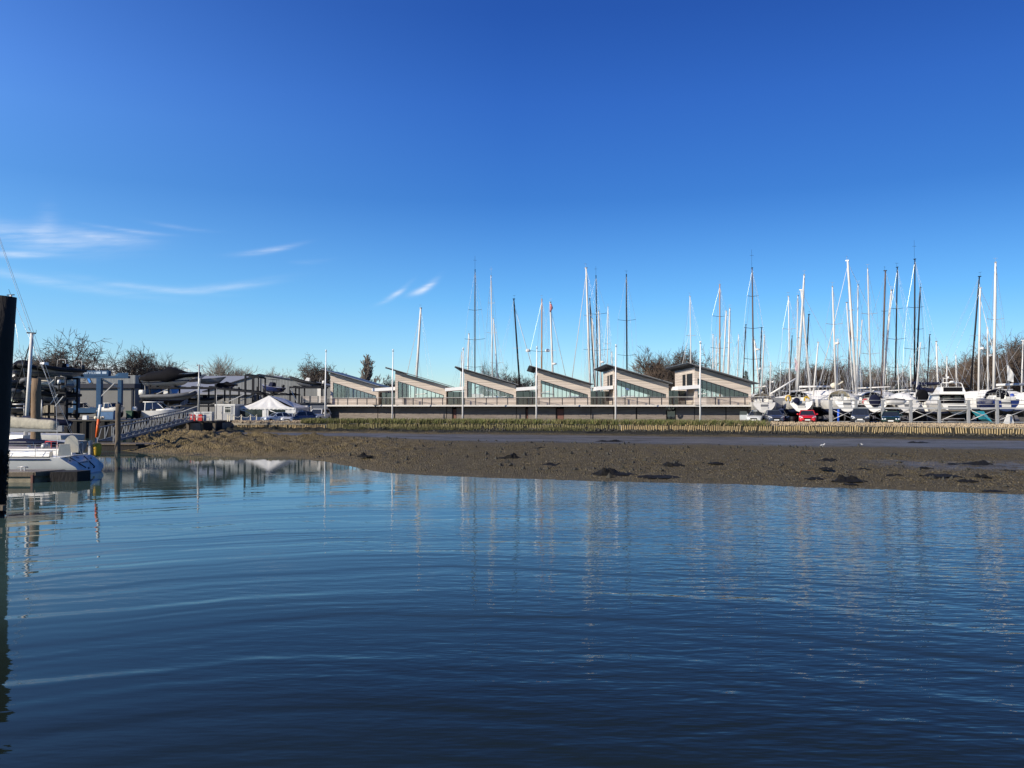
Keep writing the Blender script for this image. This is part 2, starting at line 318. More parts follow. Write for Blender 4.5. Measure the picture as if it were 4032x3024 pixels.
def build_mud():
    xs = []; x = -48.0
    while x < 95: xs.append(x); x += .17 if -34 < x < 48 else (.5 if x < 60 else 2.5)
    ts = [-.4,-.15]+[-.05+1.10*i/215 for i in range(216)]
    vs = []; fl = []; n = len(ts)
    for x in xs:
        e, w = edge(x), wall(x)
        for t in ts:
            y = e+(w-e)*t; z, tt, k = mud_z(x, y)
            vs.append((x, y, z))
            wob = .035*noise.noise(Vector((x*.3, y*.3, 5)))+.02*noise.noise(Vector((x*1.1, y*1.1, 9)))
            a, b = lerp(.60, .50, k), lerp(.80, .84, k)
            g = min(1, max(0, (tt+wob-a)/.05))*min(1, max(0, (b-tt-wob)/.04))
            if k > .75: # a second wet patch low on the shore at the right
                g = max(g, min(1, max(0, (k-.75)*4))*min(1, max(0, (x-19-3*wob*20)/3))*min(1, max(0, (tt-.16)/.05))*min(1, max(0, (.30+wob*2-tt)/.04))*.9)
            f = min(1, max(0, (tt+wob-(b+.02))/.04))
            fl.append((g, f, (1-k)**.7*.85*(1-.5*min(1, max(0, noise.noise(Vector((x*.2, y*.25, 12)))+.3))), 1))
    fs = [(i*n+j, (i+1)*n+j, (i+1)*n+j+1, i*n+j+1) for i in range(len(xs)-1) for j in range(n-1)]
    me = bpy.data.meshes.new('mud_bank'); me.from_pydata(vs, [], fs)
    ca = me.color_attributes.new('zone', 'FLOAT_COLOR', 'POINT'); ca.data.foreach_set('color', [c for q in fl for c in q])
    me.polygons.foreach_set('use_smooth', [True]*len(fs))
    m = bpy.data.materials.new('foreshore_mud'); m.use_nodes = True; t = m.node_tree; p = t.nodes['Principled BSDF']; p.inputs['Specular IOR Level'].default_value = .3
    L = t.links.new
    def n(ty, **kk):
        q = t.nodes.new(ty)
        for a, b in kk.items(): setattr(q, a, b)
        return q
    tcn = n('ShaderNodeTexCoord')
    def nz(sc, det=4, ro=.6):
        q = n('ShaderNodeTexNoise'); q.inputs['Scale'].default_value = sc; q.inputs['Detail'].default_value = det; q.inputs['Roughness'].default_value = ro; L(tcn.outputs['Object'], q.inputs['Vector']); return q.outputs[0]
    def ramp(src, els):
        q = n('ShaderNodeValToRGB'); L(src, q.inputs[0])
        while len(q.color_ramp.elements) < len(els): q.color_ramp.elements.new(.5)
        for e, (ps, c) in zip(q.color_ramp.elements, els): e.position = ps; e.color = tuple(c)+(1,)
        return q.outputs[0]
    def mix(f, a, b):
        q = n('ShaderNodeMix', data_type='RGBA'); L(f, q.inputs[0]) if not isinstance(f, float) else setattr(q.inputs[0], 'default_value', f); L(a, q.inputs[6]); L(b, q.inputs[7]); return q.outputs[2]
    gravel = ramp(nz(1.3, 8, .75), [(.28,(.034,.026,.010)),(.5,(.104,.080,.032)),(.72,(.21,.165,.070))])
    vo = n('ShaderNodeTexVoronoi'); vo.inputs['Scale'].default_value = 11; L(tcn.outputs['Object'], vo.inputs['Vector'])
    peb = ramp(vo.outputs['Color'], [(0,(.018,.013,.005)),(.45,(.105,.081,.034)),(.86,(.22,.175,.085)),(.94,(.52,.46,.34))])
    gr = mix(.5, gravel, peb)
    clay = ramp(nz(.55, 7, .7), [(.32,(.085,.064,.026)),(.55,(.30,.225,.105))])
    mps = n('ShaderNodeMapping'); mps.inputs['Scale'].default_value = (.22, 1.3, 1); L(tcn.outputs['Object'], mps.inputs[0])
    stq = n('ShaderNodeTexNoise'); stq.inputs['Scale'].default_value = 1; stq.inputs['Detail'].default_value = 7; stq.inputs['Roughness'].default_value = .68; L(mps.outputs[0], stq.inputs['Vector']); streak = stq.outputs[0]
    wet = ramp(streak, [(.30,(.03,.026,.018)),(.44,(.075,.070,.054)),(.60,(.125,.115,.09)),(.75,(.07,.062,.045))])
    foot = ramp(nz(2.2, 6, .75), [(.35,(.012,.012,.009)),(.55,(.035,.034,.018)),(.75,(.11,.10,.06))])
    at_ = n('ShaderNodeAttribute', attribute_name='zone'); sp = n('ShaderNodeSeparateColor'); L(at_.outputs['Color'], sp.inputs[0])
    c = mix(sp.outputs[1], mix(sp.outputs[0], mix(sp.outputs[2], gr, clay), wet), foot)
    # tide-wet darkening close to the water line
    L(c, p.inputs['Base Color'])
    rr = n('ShaderNodeMapRange'); L(sp.outputs[0], rr.inputs[0]); rr.inputs[3].default_value = .75; L(ramp(streak, [(.38,(.7,.7,.7)),(.52,(.36,.36,.36)),(.7,(.62,.62,.62))]), rr.inputs[4]); L(rr.outputs[0], p.inputs['Roughness'])
    ba = n('ShaderNodeMath', operation='MULTIPLY_ADD'); L(nz(9, 5, .7), ba.inputs[0]); ba.inputs[1].default_value = .10; L(vo.outputs['Distance'], ba.inputs[2])
    bm = n('ShaderNodeMath', operation='MULTIPLY'); L(ba.outputs[0], bm.inputs[0])
    iv = n('ShaderNodeMapRange'); L(sp.outputs[0], iv.inputs[0]); iv.inputs[3].default_value = .26; iv.inputs[4].default_value = .03; L(iv.outputs[0], bm.inputs[1])
    bp = n('ShaderNodeBump'); bp.inputs['Distance'].default_value = 1; bp.inputs['Strength'].default_value = .9; L(bm.outputs[0], bp.inputs['Height']); L(bp.outputs[0], p.inputs['Normal'])
    me.materials.append(m)
    tag(place('mud_bank', me), None, None, kind='structure')
build_mud()

QUAY_Y = 90.0
def yard_front(x): return wall(x)+.06 if x > -34.4 else (QUAY_Y+.06 if x < -37 else lerp(QUAY_Y, 101, (x+37)/2.6)+.06)
def yard_z(x, y=200):
    z = interp([(-43,1.9),(-34,1.45)], x)
    return z
def build_yard():
    xs = [-2500,-400,-150,-90]+[-60+i for i in range(157)]+[130,400,2500]
    offs = [-.001,0,.5,1.2,2,4,8,15,30,60,120,400,3000]
    vs = []; n = len(offs)
    for x in xs:
        f = yard_front(x); berm = interp([(22,0),(30,.28),(95,.3)], x)+interp([(-34.5,.0),(-33,.22),(-24,.2),(-21,0)], x)
        for d in offs:
            if d < 0: vs.append((x, f-.03, -.8)); continue
            z = yard_z(x)+berm*interp([(0,.1),(.5,.7),(1.2,1),(2,.6),(4,0)], d)+.03*noise.noise(Vector((x*.8, d, 0)))
            vs.append((x, f+d, z))
    fs = [(i*n+j, (i+1)*n+j, (i+1)*n+j+1, i*n+j+1) for i in range(len(xs)-1) for j in range(n-1)]
    me = bpy.data.meshes.new('yard_ground'); me.from_pydata(vs, [], fs); me.materials.append(mat('yard_gravel', (.20,.18,.145), .9, var=.35, scale=1.2, bump=.5, bscale=9))
    tag(place('yard_ground', me), None, None, kind='structure')
build_yard()

# ------------------------------------------------------------------ retaining stakes, quay wall, grass, rubble
K['stake'] = mat('straw_coloured_stakes', (.36,.275,.145), .85, var=.3, scale=2.2, bump=.3)
K['stakegreen'] = mat('algae_stained_stakes', (.20,.175,.08), .85, var=.35, scale=2.2, bump=.3)
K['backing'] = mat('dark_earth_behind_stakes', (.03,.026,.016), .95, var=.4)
def palisade(x0, x1, label, lean, m, ztop, zfoot, gaps=0.0, top=1.42):
    root = thing('timber_palisade', label, 'retaining wall', (x0, wall(x0), 0), group='stake revetment along the foreshore')
    sb, bb = MB(), MB(); x = x0; pts = []
    while x < x1:
        y = wall(x); zt = ztop(x); zf = zfoot(x)
        pts.append((x, y, zt, zf))
        if rnd.random() > gaps:
            ln = lean(x)+rnd.uniform(-.025, .025); w = rnd.uniform(.052, .066); zz = zt+rnd.uniform(-.12, .06)
            sb.bar((x-x0, y-wall(x0)-.10+rnd.uniform(-.03,.03), zf-.35), (x-x0+ln, y-wall(x0)-.02, zz), w*1.6, w*1.6)
        x += rnd.uniform(.175, .195)
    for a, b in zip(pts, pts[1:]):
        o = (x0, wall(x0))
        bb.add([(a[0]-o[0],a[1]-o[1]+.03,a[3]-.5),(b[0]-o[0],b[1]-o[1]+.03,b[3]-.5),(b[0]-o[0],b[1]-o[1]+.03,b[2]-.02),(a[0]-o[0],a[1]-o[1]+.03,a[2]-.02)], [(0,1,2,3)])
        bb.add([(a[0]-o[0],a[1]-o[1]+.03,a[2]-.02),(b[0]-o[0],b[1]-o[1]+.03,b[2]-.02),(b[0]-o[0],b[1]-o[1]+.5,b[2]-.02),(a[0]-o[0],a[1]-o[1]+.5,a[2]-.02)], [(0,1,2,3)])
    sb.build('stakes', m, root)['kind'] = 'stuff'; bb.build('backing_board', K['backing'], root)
    return root
palisade(-33.2, -22.5, 'short dark gapped stake wall under the rubble bank in front of the white marquee', lambda x: .12*math.sin(x), K['stake'], lambda x: 1.22, lambda x: .45, .08)
pm = palisade(-22.3, 12.0, 'long low greenish stake wall below the grass in front of the timber building', lambda x: .10*math.sin(x*.7), K['stakegreen'], lambda x: 1.40, lambda x: interp([(-22,.5),(-10,.72),(12,.78)], x), .04)
palisade(12.2, 47.8, 'tall sunlit straw coloured stake wall below the row of parked cars', lambda x: .14*math.sin(x*.55)+.05, K['stake'], lambda x: interp([(12,1.42),(40,1.46),(48,1.38)], x), lambda x: .70, .03)
wb = MB()
for xa, xb in ((-2.2, 1.4), (1.6, 5.2)):
    wb.bar((xa, wall(xa)-.42, .86), (xb, wall(xb)-.42, .86), .1, .26)
wl = tag(wb.build('waling_board', K['timber']), 'two low brown planks held by stubby posts at the foot of the greenish stakes', 'plank')
for x in (-3.4, -2.0, -.9, 1.5, 4.9, 8.4):
    p_ = MB(); p_.box(-.13,.13,-.13,.13,-.35,.42); q = p_.build('stump_post', K['darktimber']); q.location = (x, wall(x)-.62, .76)
    tag(q, 'stubby dark timber post at the foot of the long greenish stake wall', 'post', 'stubby posts along the greenish stakes')

qw = MB(); x = -130.0; i = 0
while x < -37.2:
    y0, y1 = (QUAY_Y-.18, QUAY_Y) if i % 2 else (QUAY_Y, QUAY_Y-.18)
    qw.add([(x,y0,-1.2),(x+.35,y0,-1.2),(x+.35,y0,1.86),(x,y0,1.86)], [(0,1,2,3)])
    qw.add([(x+.35,y0,-1.2),(x+.5,y1,-1.2),(x+.5,y1,1.86),(x+.35,y0,1.86)], [(0,1,2,3)]); x += .5; i += 1
qw.add([(-37.2,QUAY_Y,-1.2),(-34.2,101,-.5),(-34.2,101,1.6),(-37.2,QUAY_Y,1.86)], [(0,1,2,3)])
qr = thing('quay_wall', 'black sheet pile quay wall at the left below the boat hoist', 'quay wall')
qw.build('sheet_piling', mat('rusty_black_sheet_piling', (.006,.005,.005), .85, var=.5, scale=2), qr)
cp = MB(); cp.box(-130,-37.2,QUAY_Y-.24,QUAY_Y+.35,1.862,2.0); cp.build('coping', mat('dirty_concrete_coping', (.07,.065,.055), .9, var=.3), qr)

def grass(name, spots, m, hmin, hmax, seed, label=None):
    r2 = random.Random(seed); g = MB()
    for (x, y, z) in spots:
        for _ in range(3):
            a = r2.uniform(0, 6.28); w = r2.uniform(.012, .03); h = r2.uniform(hmin, hmax); lx, ly = r2.gauss(.10, .13)*h*1.6, r2.gauss(0, .12)*h*1.6
            px, py = x+r2.uniform(-.12, .12), y+r2.uniform(-.12, .12); dx, dy = math.cos(a)*w, math.sin(a)*w
            g.add([(px-dx,py-dy,z),(px+dx,py+dy,z),(px+dx*.7+lx*.45,py+dy*.7+ly*.45,z+h*.6),(px+lx,py+ly,z+h)], [(0,1,2),(0,2,3)])
    o = g.build(name, m); tag(o, label, None, kind='stuff'); return o
r3 = random.Random(5); sp_ = []
for _ in range(15000):
    x = r3.uniform(-25.5, 27); d = abs(r3.gauss(0, 1.6))-.22
    dens_ = noise.noise(Vector((x*.35, d*.5, 0)))
    if dens_ > r3.uniform(-.9, .5): sp_.append((x, yard_front(x)+d, yard_z(x)-.02))
gm = mat('winter_grass', (.105,.118,.032), .8, var=.55, scale=1.4)
grass('grass', sp_[:6500], gm, .25, .70, 3, 'green winter grass along the top of the stake wall')
grass('dry_grass', sp_[6500:], mat('dry_grass_stems', (.21,.175,.075), .85, var=.4, scale=1.4), .25, .62, 4, 'straw coloured dry grass among the green')
sp_ = []
for _ in range(6500):
    x = r3.uniform(-20, 9); y = wall(x)-r3.uniform(.15, 2.6)
    if noise.noise(Vector((x*.28, y*.3, 4))) > r3.uniform(-.5, .45): sp_.append((x, y, mud_z(x, y)[0]-.03))
grass('marsh_grass', sp_, mat('salt_marsh_grass', (.085,.082,.028),   .85, var=.5, scale=1.2), .16, .46, 8, 'low brown green marsh grass at the foot of the stakes')

def rubble(name, spots, m, smin, smax, seed, label):
    r2 = random.Random(seed); g = MB()
    for (x, y, z) in spots:
        s = r2.uniform(smin, smax); c = Vector((x, y, z+s*.25)); P = []
        for d in ((1,0,0),(0,1,0),(-1,0,0),(0,-1,0),(0,0,1),(0,0,-.6)): P.append(c+Vector(d)*s*r2.uniform(.6, 1.25)+Vector((r2.uniform(-1,1), r2.uniform(-1,1), r2.uniform(-1,1)))*s*.25)
        g.add(P, [(0,1,4),(1,2,4),(2,3,4),(3,0,4),(1,0,5),(2,1,5),(3,2,5),(0,3,5)])
    o = g.build(name, m); tag(o, label, None, kind='stuff'); return o
sp_ = []
for _ in range(5200):
    x = r3.uniform(21, 52) if r3.random() < .8 else r3.uniform(-34, -22.3); d = r3.uniform(-.05, 1.5)
    berm = .28 if x > 26 else .2
    sp_.append((x, yard_front(x)+d, yard_z(x)+berm*interp([(0,.1),(.5,.7),(1.2,1),(2,.6)], d)))
rubble('rubble', sp_, mat('pale_rubble_stone', (.33,.26,.17), .9, var=.5, scale=4), .05, .14, 2, 'pale brown rubble heaped behind the top of the stake wall')
sp_ = []
for _ in range(5200):
    x = r3.uniform(-24, 24); t_ = r3.uniform(.01, .42); y = edge(x)+(wall(x)-edge(x))*t_
    if noise.noise(Vector((x*.5, y*.5, 2))) > r3.uniform(-.6, .5): sp_.append((x, y, mud_z(x, y)[0]))
rubble('pebbles', sp_, mat('shells_and_pebbles', (.13,.105,.065), .85, var=.6, scale=9), .015, .05, 9, 'scattered shells and pebbles on the brown foreshore')
sp_ = []
for _ in range(1700):
    x = r3.uniform(-20, 52); y = wall(x)-abs(r3.gauss(.6, 1.3))-.2; sp_.append((x, y, mud_z(x, y)[0]))
for _ in range(3000):
    x = r3.uniform(-14, 30); t_ = r3.uniform(.02, .55); y = edge(x)+(wall(x)-edge(x))*t_
    if noise.noise(Vector((x*.22, y*.9, 21)))+.5*noise.noise(Vector((x*.9, y*1.7, 33))) > r3.uniform(.12, .55): sp_.append((x, y, mud_z(x, y)[0]-.05))
rubble('wrack_debris', sp_, mat('dark_strandline_debris', (.03,.028,.02), .85, var=.7, scale=3), .05, .20, 6, 'dark strandline weed and stones at the foot of the stakes')

# seaweed clumps: lumpy dark mounds
def weed(px, py, wpx, hpx, label):
    z = .3; D = (EYE-z)*F/(py-HY)
    for _ in range(4):
        z = mud_z(wx(px, D), D)[0]; D = (EYE-z)*F/(py-HY)
    w, h = wpx/F*D, hpx/F*D*.62; x0 = wx(px, D); r2 = random.Random(int(px)); b = MB(); n = 46; rows = 18; sd_ = px*.37
    lobes = [(r2.uniform(-.6,.6), r2.uniform(-.4,.4), r2.uniform(.55,1)) for _ in range(3 if w > 1.2 else 2)]; dp = max(.30, min(w*.36, 1.1))
    grid = []
    for j in range(rows+1):
        v = j/rows*2-1
        for i in range(n+1):
            u = i/n*2-1; fx = noise.noise(Vector((u*2.2+sd_, v*2.2, 0)))
            rad = 1-math.sqrt(u*u+v*v)*(1+.35*fx+.12*noise.noise(Vector((u*7, v*7+sd_, 3))))
            lob = max(a*math.exp(-((u-c)/.30)**2-((v-e)/.5)**2) for c, e, a in lobes)
            tex = .5+.6*noise.noise(Vector((u*w*3.4, v*w*2.6, sd_)))+.35*noise.noise(Vector((u*w*9, v*w*8, sd_)))
            zz = h*(.16+.95*lob)*min(1, rad*3.2)*max(.45, .75+.45*(tex-.5)) if rad > 0 else -.06
            grid.append((u*w/2*1.05, v*dp*1.15, zz))
    fs = [(j*(n+1)+i, j*(n+1)+i+1, (j+1)*(n+1)+i+1, (j+1)*(n+1)+i) for j in range(rows) for i in range(n)]
    fs = [f for f in fs if max(grid[q_][2] for q_ in f) > -.05]
    b.add(grid, fs, 0, False); o = b.build('seaweed_clump', K['weed']); o.location = (x0, D, z); tag(o, label, 'seaweed', 'seaweed clumps on the foreshore')
for a in [(2005,1803,90,40,'black overhanging weedy lump on the bank right of the pale mud slope'), (2175,1832,110,26,'flat black weed patch left of the big double weed mound'), (2420,1866,170,52,'big black double weed mound by the waterline in mid picture'),
          (2650,1832,105,26,'ragged black weed clump in line right of the big double mound'), (2755,1824,46,12,'small black weed tuft, first of a pair on the brown gravel'), (2815,1822,54,13,'small black weed tuft, second of a pair on the brown gravel'),
          (2400,1738,110,16,'thin dark weed heap out on the wet grey mud flat'), (2120,1764,60,13,'small dark weed clump where gravel meets the wet mud'), (2590,1876,180,14,'long flat weed strand lying just above the waterline'),
          (3253,1814,90,24,'pointed black weed cone below the gull'), (3250,1843,48,11,'little flat weed pad just below the pointed cone'), (3340,1893,125,46,'large black weed mound nearest the water at the right'),
          (3205,1884,74,14,'flat weed pad left of the large waterside mound'), (3405,1847,60,15,'dark weed pad under the strip of pale shells'), (3505,1847,78,15,'dark weed pad in the middle row at the right'),
          (3505,1876,100,24,'broad low weed heap right of the large waterside mound'), (3640,1842,54,12,'small weed pad right of the middle row'), (3700,1872,140,14,'long thin weed strand leading to the round mound'),
          (3865,1878,60,30,'rounded black weed mound at the end of a long strand'), (3800,1893,80,16,'flat weed heap just below the rounded mound at right'), (3815,1827,180,30,'long three humped weed ridge on the far right mud'),
          (3965,1851,50,9,'tiny weed tuft near the right edge of the mud'), (3615,1743,95,10,'thin weed line on the wet mud below the stakes at right'), (3905,1932,90,8,'weed strip at the very edge of the water far right'),
          (2330,1705,120,10,'low dark weed bank at the foot of the stubby posts'), (1440,1795,60,30,'dark weedy step in the pale mud slope left of mid picture'), (3345,1905,50,8,'sliver of weed in the water below the large mound')]:
    weed(*a)
# gulls on the mud
def gull(px, py, s, label):
    D = 3.05*F/(py-HY)
    for _ in range(3): z = mud_z(wx(px, D), D)[0]; D = (EYE-z)*F/(py-HY)
    root = thing('gull', label, 'bird', (wx(px, D), D, z)); root.scale = (s,s,s)
    b = MB(); b.tube([(-.30,0,.24),(-.18,0,.25),(0,0,.24),(.14,0,.28),(.20,0,.36),(.24,0,.42),(.29,0,.43),(.33,0,.42)], [.012,.07,.10,.085,.055,.058,.05,.012], 10)
    b.tube([(0,.03,0),(0,.03,.2)], .009, 5); b.tube([(.02,-.03,0),(.02,-.03,.2)], .009, 5); b.build('body', K['white'], root)
    w = MB(); w.tube([(.10,-.075,.27),(-.10,-.085,.26),(-.34,-.03,.23)], [.03,.06,.01], 8, flat=.5); w.tube([(.10,.075,.27),(-.10,.085,.26),(-.34,.03,.23)], [.03,.06,.01], 8, flat=.5); w.build('wing', mat('gull_grey', (.42,.44,.47), .7), root)
    k = MB(); k.tube([(.33,0,.42),(.40,0,.405)], [.014,.004], 6); k.build('beak', K['yellow'], root); return root
gull(3237, 1760, .58, 'white gull standing on the wet mud flat at the right')
gull(3392, 1753, .30, 'small pale bird on the mud right of the larger gull').rotation_euler = (0,0,2.5)
# ------------------------------------------------------------------ timber building with six mono-pitch pavilions
K['clad'] = mat('silvered_timber_cladding', (.60,.52,.45), .8, var=.22, scale=1.6, stripe=('z', .16, .93, (.12,.095,.075)), stretch=(.25,1,5))
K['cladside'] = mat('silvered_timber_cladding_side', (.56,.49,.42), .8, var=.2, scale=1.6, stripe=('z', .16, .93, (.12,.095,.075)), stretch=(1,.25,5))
K['slat'] = mat('dark_stained_slats', (.20,.17,.15), .75, var=.35, scale=1.5, stretch=(.3,1,4))
K['slatgap'] = mat('black_slat_gap', (.02,.018,.018), .9, var=.2)
K['roofedge'] = mat('dark_zinc_roof', (.11,.115,.12), .45, .3, var=.2)
K['soffit'] = mat('grey_roof_soffit', (.30,.33,.38), .7, var=.2, stripe=('y', .5, .9, (.05,.055,.06)))
K['wfascia'] = mat('white_painted_fascia', (.84,.83,.81), .5, var=.03)
K['deckedge'] = mat('pale_deck_fascia', (.40,.38,.345), .6, var=.2, scale=2, stretch=(.2,1,1))
K['pane'] = glass_mat('pavilion_glass', (.95,.96,.955), .10)
K['panedark'] = glass_mat('tinted_link_glass', (.20,.23,.24), .14)
K['frame'] = mat('anthracite_frame', (.025,.028,.033), .5, var=.1)
K['rustdoor'] = mat('rust_red_door', (.12,.048,.034), .7, var=.3, scale=3)
PAV = [(1301,1490,117.5),(1556,1757,111.5),(1828,2032,109.2),(2118,2325,107.0),(2417,2633,103.4),(2735,2958,100.0)]
DECK = 3.66
bld = thing('waterside_building', 'long timber clad waterside building with six sloping roofs over a balcony deck', 'building', (0, 108, 1.4))
def bl(name, mb, m, parent=None):
    if parent is None or parent is bld:
        mb.shift(0, -108, -1.4); return mb.build(name, m, bld)
    return mb.build(name, m, parent)
PW, PD = 6.85, 12.0
for i, (a, b, D) in enumerate(PAV):
    x0 = wx(a, D); w = wx(b, D)-x0
    root = thing('pavilion', None, None, (x0, D-108, DECK-1.4)); root.parent = bld
    zhi, zlo = 8.62-DECK, 6.22-DECK; s = (zhi-zlo)/(w+1.4)
    def zr(x): return zhi-s*(x+1.1)-.10
    # walls with trapezoid openings front and back
    wl0, wl1, g0, g1, SILL = .36, w-.32, 3.18, 1.30, .84
    def wallmb(y0, y1):
        m = MB()
        for poly in ([(wl0,0),(wl1,0),(wl1,SILL),(wl0,SILL)], [(0,0),(wl0,0),(wl0,zr(wl0)),(0,zr(0))], [(wl1,0),(w,0),(w,zr(w)),(wl1,zr(wl1))], [(wl0,g0),(wl1,g1),(wl1,zr(wl1)),(wl0,zr(wl0))]):
            m.prism(poly, 'y', y0, y1)
        return m
    wallmb(0, .22).build('front_wall', K['clad'], root); wallmb(PD-.22, PD).build('rear_wall', K['clad'], root)
    # glazing
    for y0, nm in ((.10, 'glazing'),):
        gm_ = MB(); gm_.prism([(wl0+.002,SILL+.002),(wl1-.002,SILL+.002),(wl1-.002,g1-.002),(wl0+.002,g0-.002)], 'y', y0, y0+.02); go = gm_.build(nm, K['pane'], root)
        fm = MB(); nmul = 11
        for k in range(nmul+1):
            x = lerp(wl0+.03, wl1-.03, k/nmul); zt = g0+(g1-g0)*(x-wl0)/(wl1-wl0)-.01
            fm.box(x-.035, x+.035, y0-.05, y0+.07, SILL+.01, zt-.02)
        fm.bar((wl0+.02, y0+.01, g0-.05), (wl1-.02, y0+.01, g1-.05), .13, .09); fm.box(wl0+.02, wl1-.02, y0-.055, y0+.075, SILL+.003, SILL+.08)
        fm.build('mullions', K['frame'], go if False else root)
    # side walls: left glazed high up, right plain
    sl = MB()
    for (ya, yb, za, zb) in ((.222, 1.2, 0, zr(0)-.02), (4.6, 5.2, 0, zr(0)-.02), (7.2, PD-.222, 0, zr(0)-.02), (1.2, 4.6, 0, 1.9), (5.2, 7.2, 0, 1.9), (1.2, 4.6, zr(0)-.7, zr(0)-.02), (5.2, 7.2, zr(0)-.7, zr(0)-.02)):
        sl.box(0.01, .2, ya, yb, za, zb)
    sl.build('side_wall', K['cladside'], root)
    for ya, yb in ((1.2, 4.6), (5.2, 7.2)):
        pn = MB(); pn.box(.09, .11, ya+.002, yb-.002, 1.902, zr(0)-.702); po = pn.build('side_window', K['panedark'], root)
        fm = MB(); nn = max(2, int((yb-ya)/.6))
        for k in range(nn+1): y = lerp(ya+.03, yb-.03, k/nn); fm.box(.03, .16, y-.03, y+.03, 1.905, zr(0)-.71)
        fm.build('frame', K['frame'], po)
    rw = MB(); rw.box(w-.2, w-.01, .222, PD-.222, 0, zr(w)-.02); rw.build('side_wall', K['cladside'], root)
    fl = MB(); fl.box(.202, w-.202, .222, PD-.222, .0, .05); fl.build('interior_floor', K['timber'], root)
    # roof: thin tilted slab with soffit and purlin ends
    rf = MB(); xa, xb, ya, yb = -1.12, w+(.62 if i == 5 else .28), -1.35, PD+1.2
    za, zb = zhi, zhi-s*(xb-xa)
    rf.add([(xa,ya,za),(xb,ya,zb),(xb,yb,zb),(xa,yb,za),(xa,ya,za+.085),(xb,ya,zb+.085),(xb,yb,zb+.085),(xa,yb,za+.085)], [(4,5,6,7),(0,1,5,4),(1,2,6,5),(2,3,7,6),(3,0,4,7)], 0)
    rf.add([(xa,ya,za),(xb,ya,zb),(xb,yb,zb),(xa,yb,za)], [(0,3,2,1)], 1)
    ro = rf.build('roof', [K['roofedge'], K['soffit']], root)
    pu = MB(); y = ya+.5
    while y < yb-.2:
        pu.bar((xa-.10, y, za-.04), (xa+1.0, y, za-.04-s*1.1), .07, .12); y += .62
    pu.build('purlin_ends', K['frame'], ro)
    gt_ = MB(); gt_.bar((xa, ya-.02, za+.07), (xb, ya-.02, zb+.07), .04, .04); gt_.build('roof_edge_trim', K['steel'], ro)
# deck: oblique in plan, following the staggered pavilions
FE = [(wx(1287,115.9), 115.9), (wx(1490,112.6), 112.6), (wx(1757,109.2),109.2), (wx(2032,106.9),106.9), (wx(2325,104.4),104.4), (wx(2633,101.2),101.2), (wx(2958,98.4),98.4), (wx(3052,97.5),97.5)]
def fe(x): return interp(FE, x)
dk = MB()
for (xa, ya), (xb, yb) in zip(FE, FE[1:]):
    dk.add([(xa,ya,DECK-.22),(xb,yb,DECK-.22),(xb,yb+3.0,DECK-.22),(xa,ya+3.0,DECK-.22),(xa,ya,DECK-.012),(xb,yb,DECK-.012),(xb,yb+3.0,DECK-.012),(xa,ya+3.0,DECK-.012)],
           [(0,3,2,1),(4,5,6,7),(0,1,5,4)]+([(3,0,4,7)] if (xa, ya) == FE[0] else [])+([(1,2,6,5)] if (xb, yb) == FE[-1] else []))
bl('deck_slab', dk, K['deckedge'])
ed = MB()
for (xa, ya), (xb, yb) in zip(FE, FE[1:]): ed.bar((xa, ya-.03, DECK-.19), (xb, yb-.03, DECK-.19), .06, .05)
bl('deck_nosing', ed, K['wfascia'])
jo = MB(); x = FE[0][0]+.5
while x < FE[-1][0]-.3:
    jo.bar((x, fe(x)+.12, DECK-.30), (x, fe(x)+1.5, DECK-.30), .09, .15); x += .95
bl('deck_joists', jo, K['darktimber'])
# balustrade, carried on to the left of the building too
BPX = [1292,1331,1369,1407,1445,1482,1519,1555,1592,1627,1663,1699,1743,1787,1830,1873,1915,1957,1999,2040,2081,2122,2164,2214,2264,2314,2363,2412,2461,2509,2557,2605,2652,2700,2761,2817,2875,2933,2992,3046]
bw = MB()
for px in BPX:
    D = 110.0
    for _ in range(4): D = fe(wx(px, D))+.10
    x = wx(px, D); p = MB(); p.box(x-.055, x+.055, D-.045, D+.045, DECK-.012, DECK+.86); bl('baluster_post', p, K['frame'])
for zz in [.12+.115*k for k in range(7)]:
    for (xa, ya), (xb, yb) in zip(FE, FE[1:]): bw.bar((xa, ya+.10, DECK+zz), (xb, yb+.10, DECK+zz), .018, .018)
bl('balustrade_wires', bw, mat('bronze_wires', (.10,.06,.045), .5, .3))
hr = MB()
for (xa, ya), (xb, yb) in zip(FE, FE[1:]): hr.tube([(xa, ya+.10, DECK+.93), (xb, yb+.10, DECK+.93)], .032, 6)
bl('handrail', hr, K['steel'])
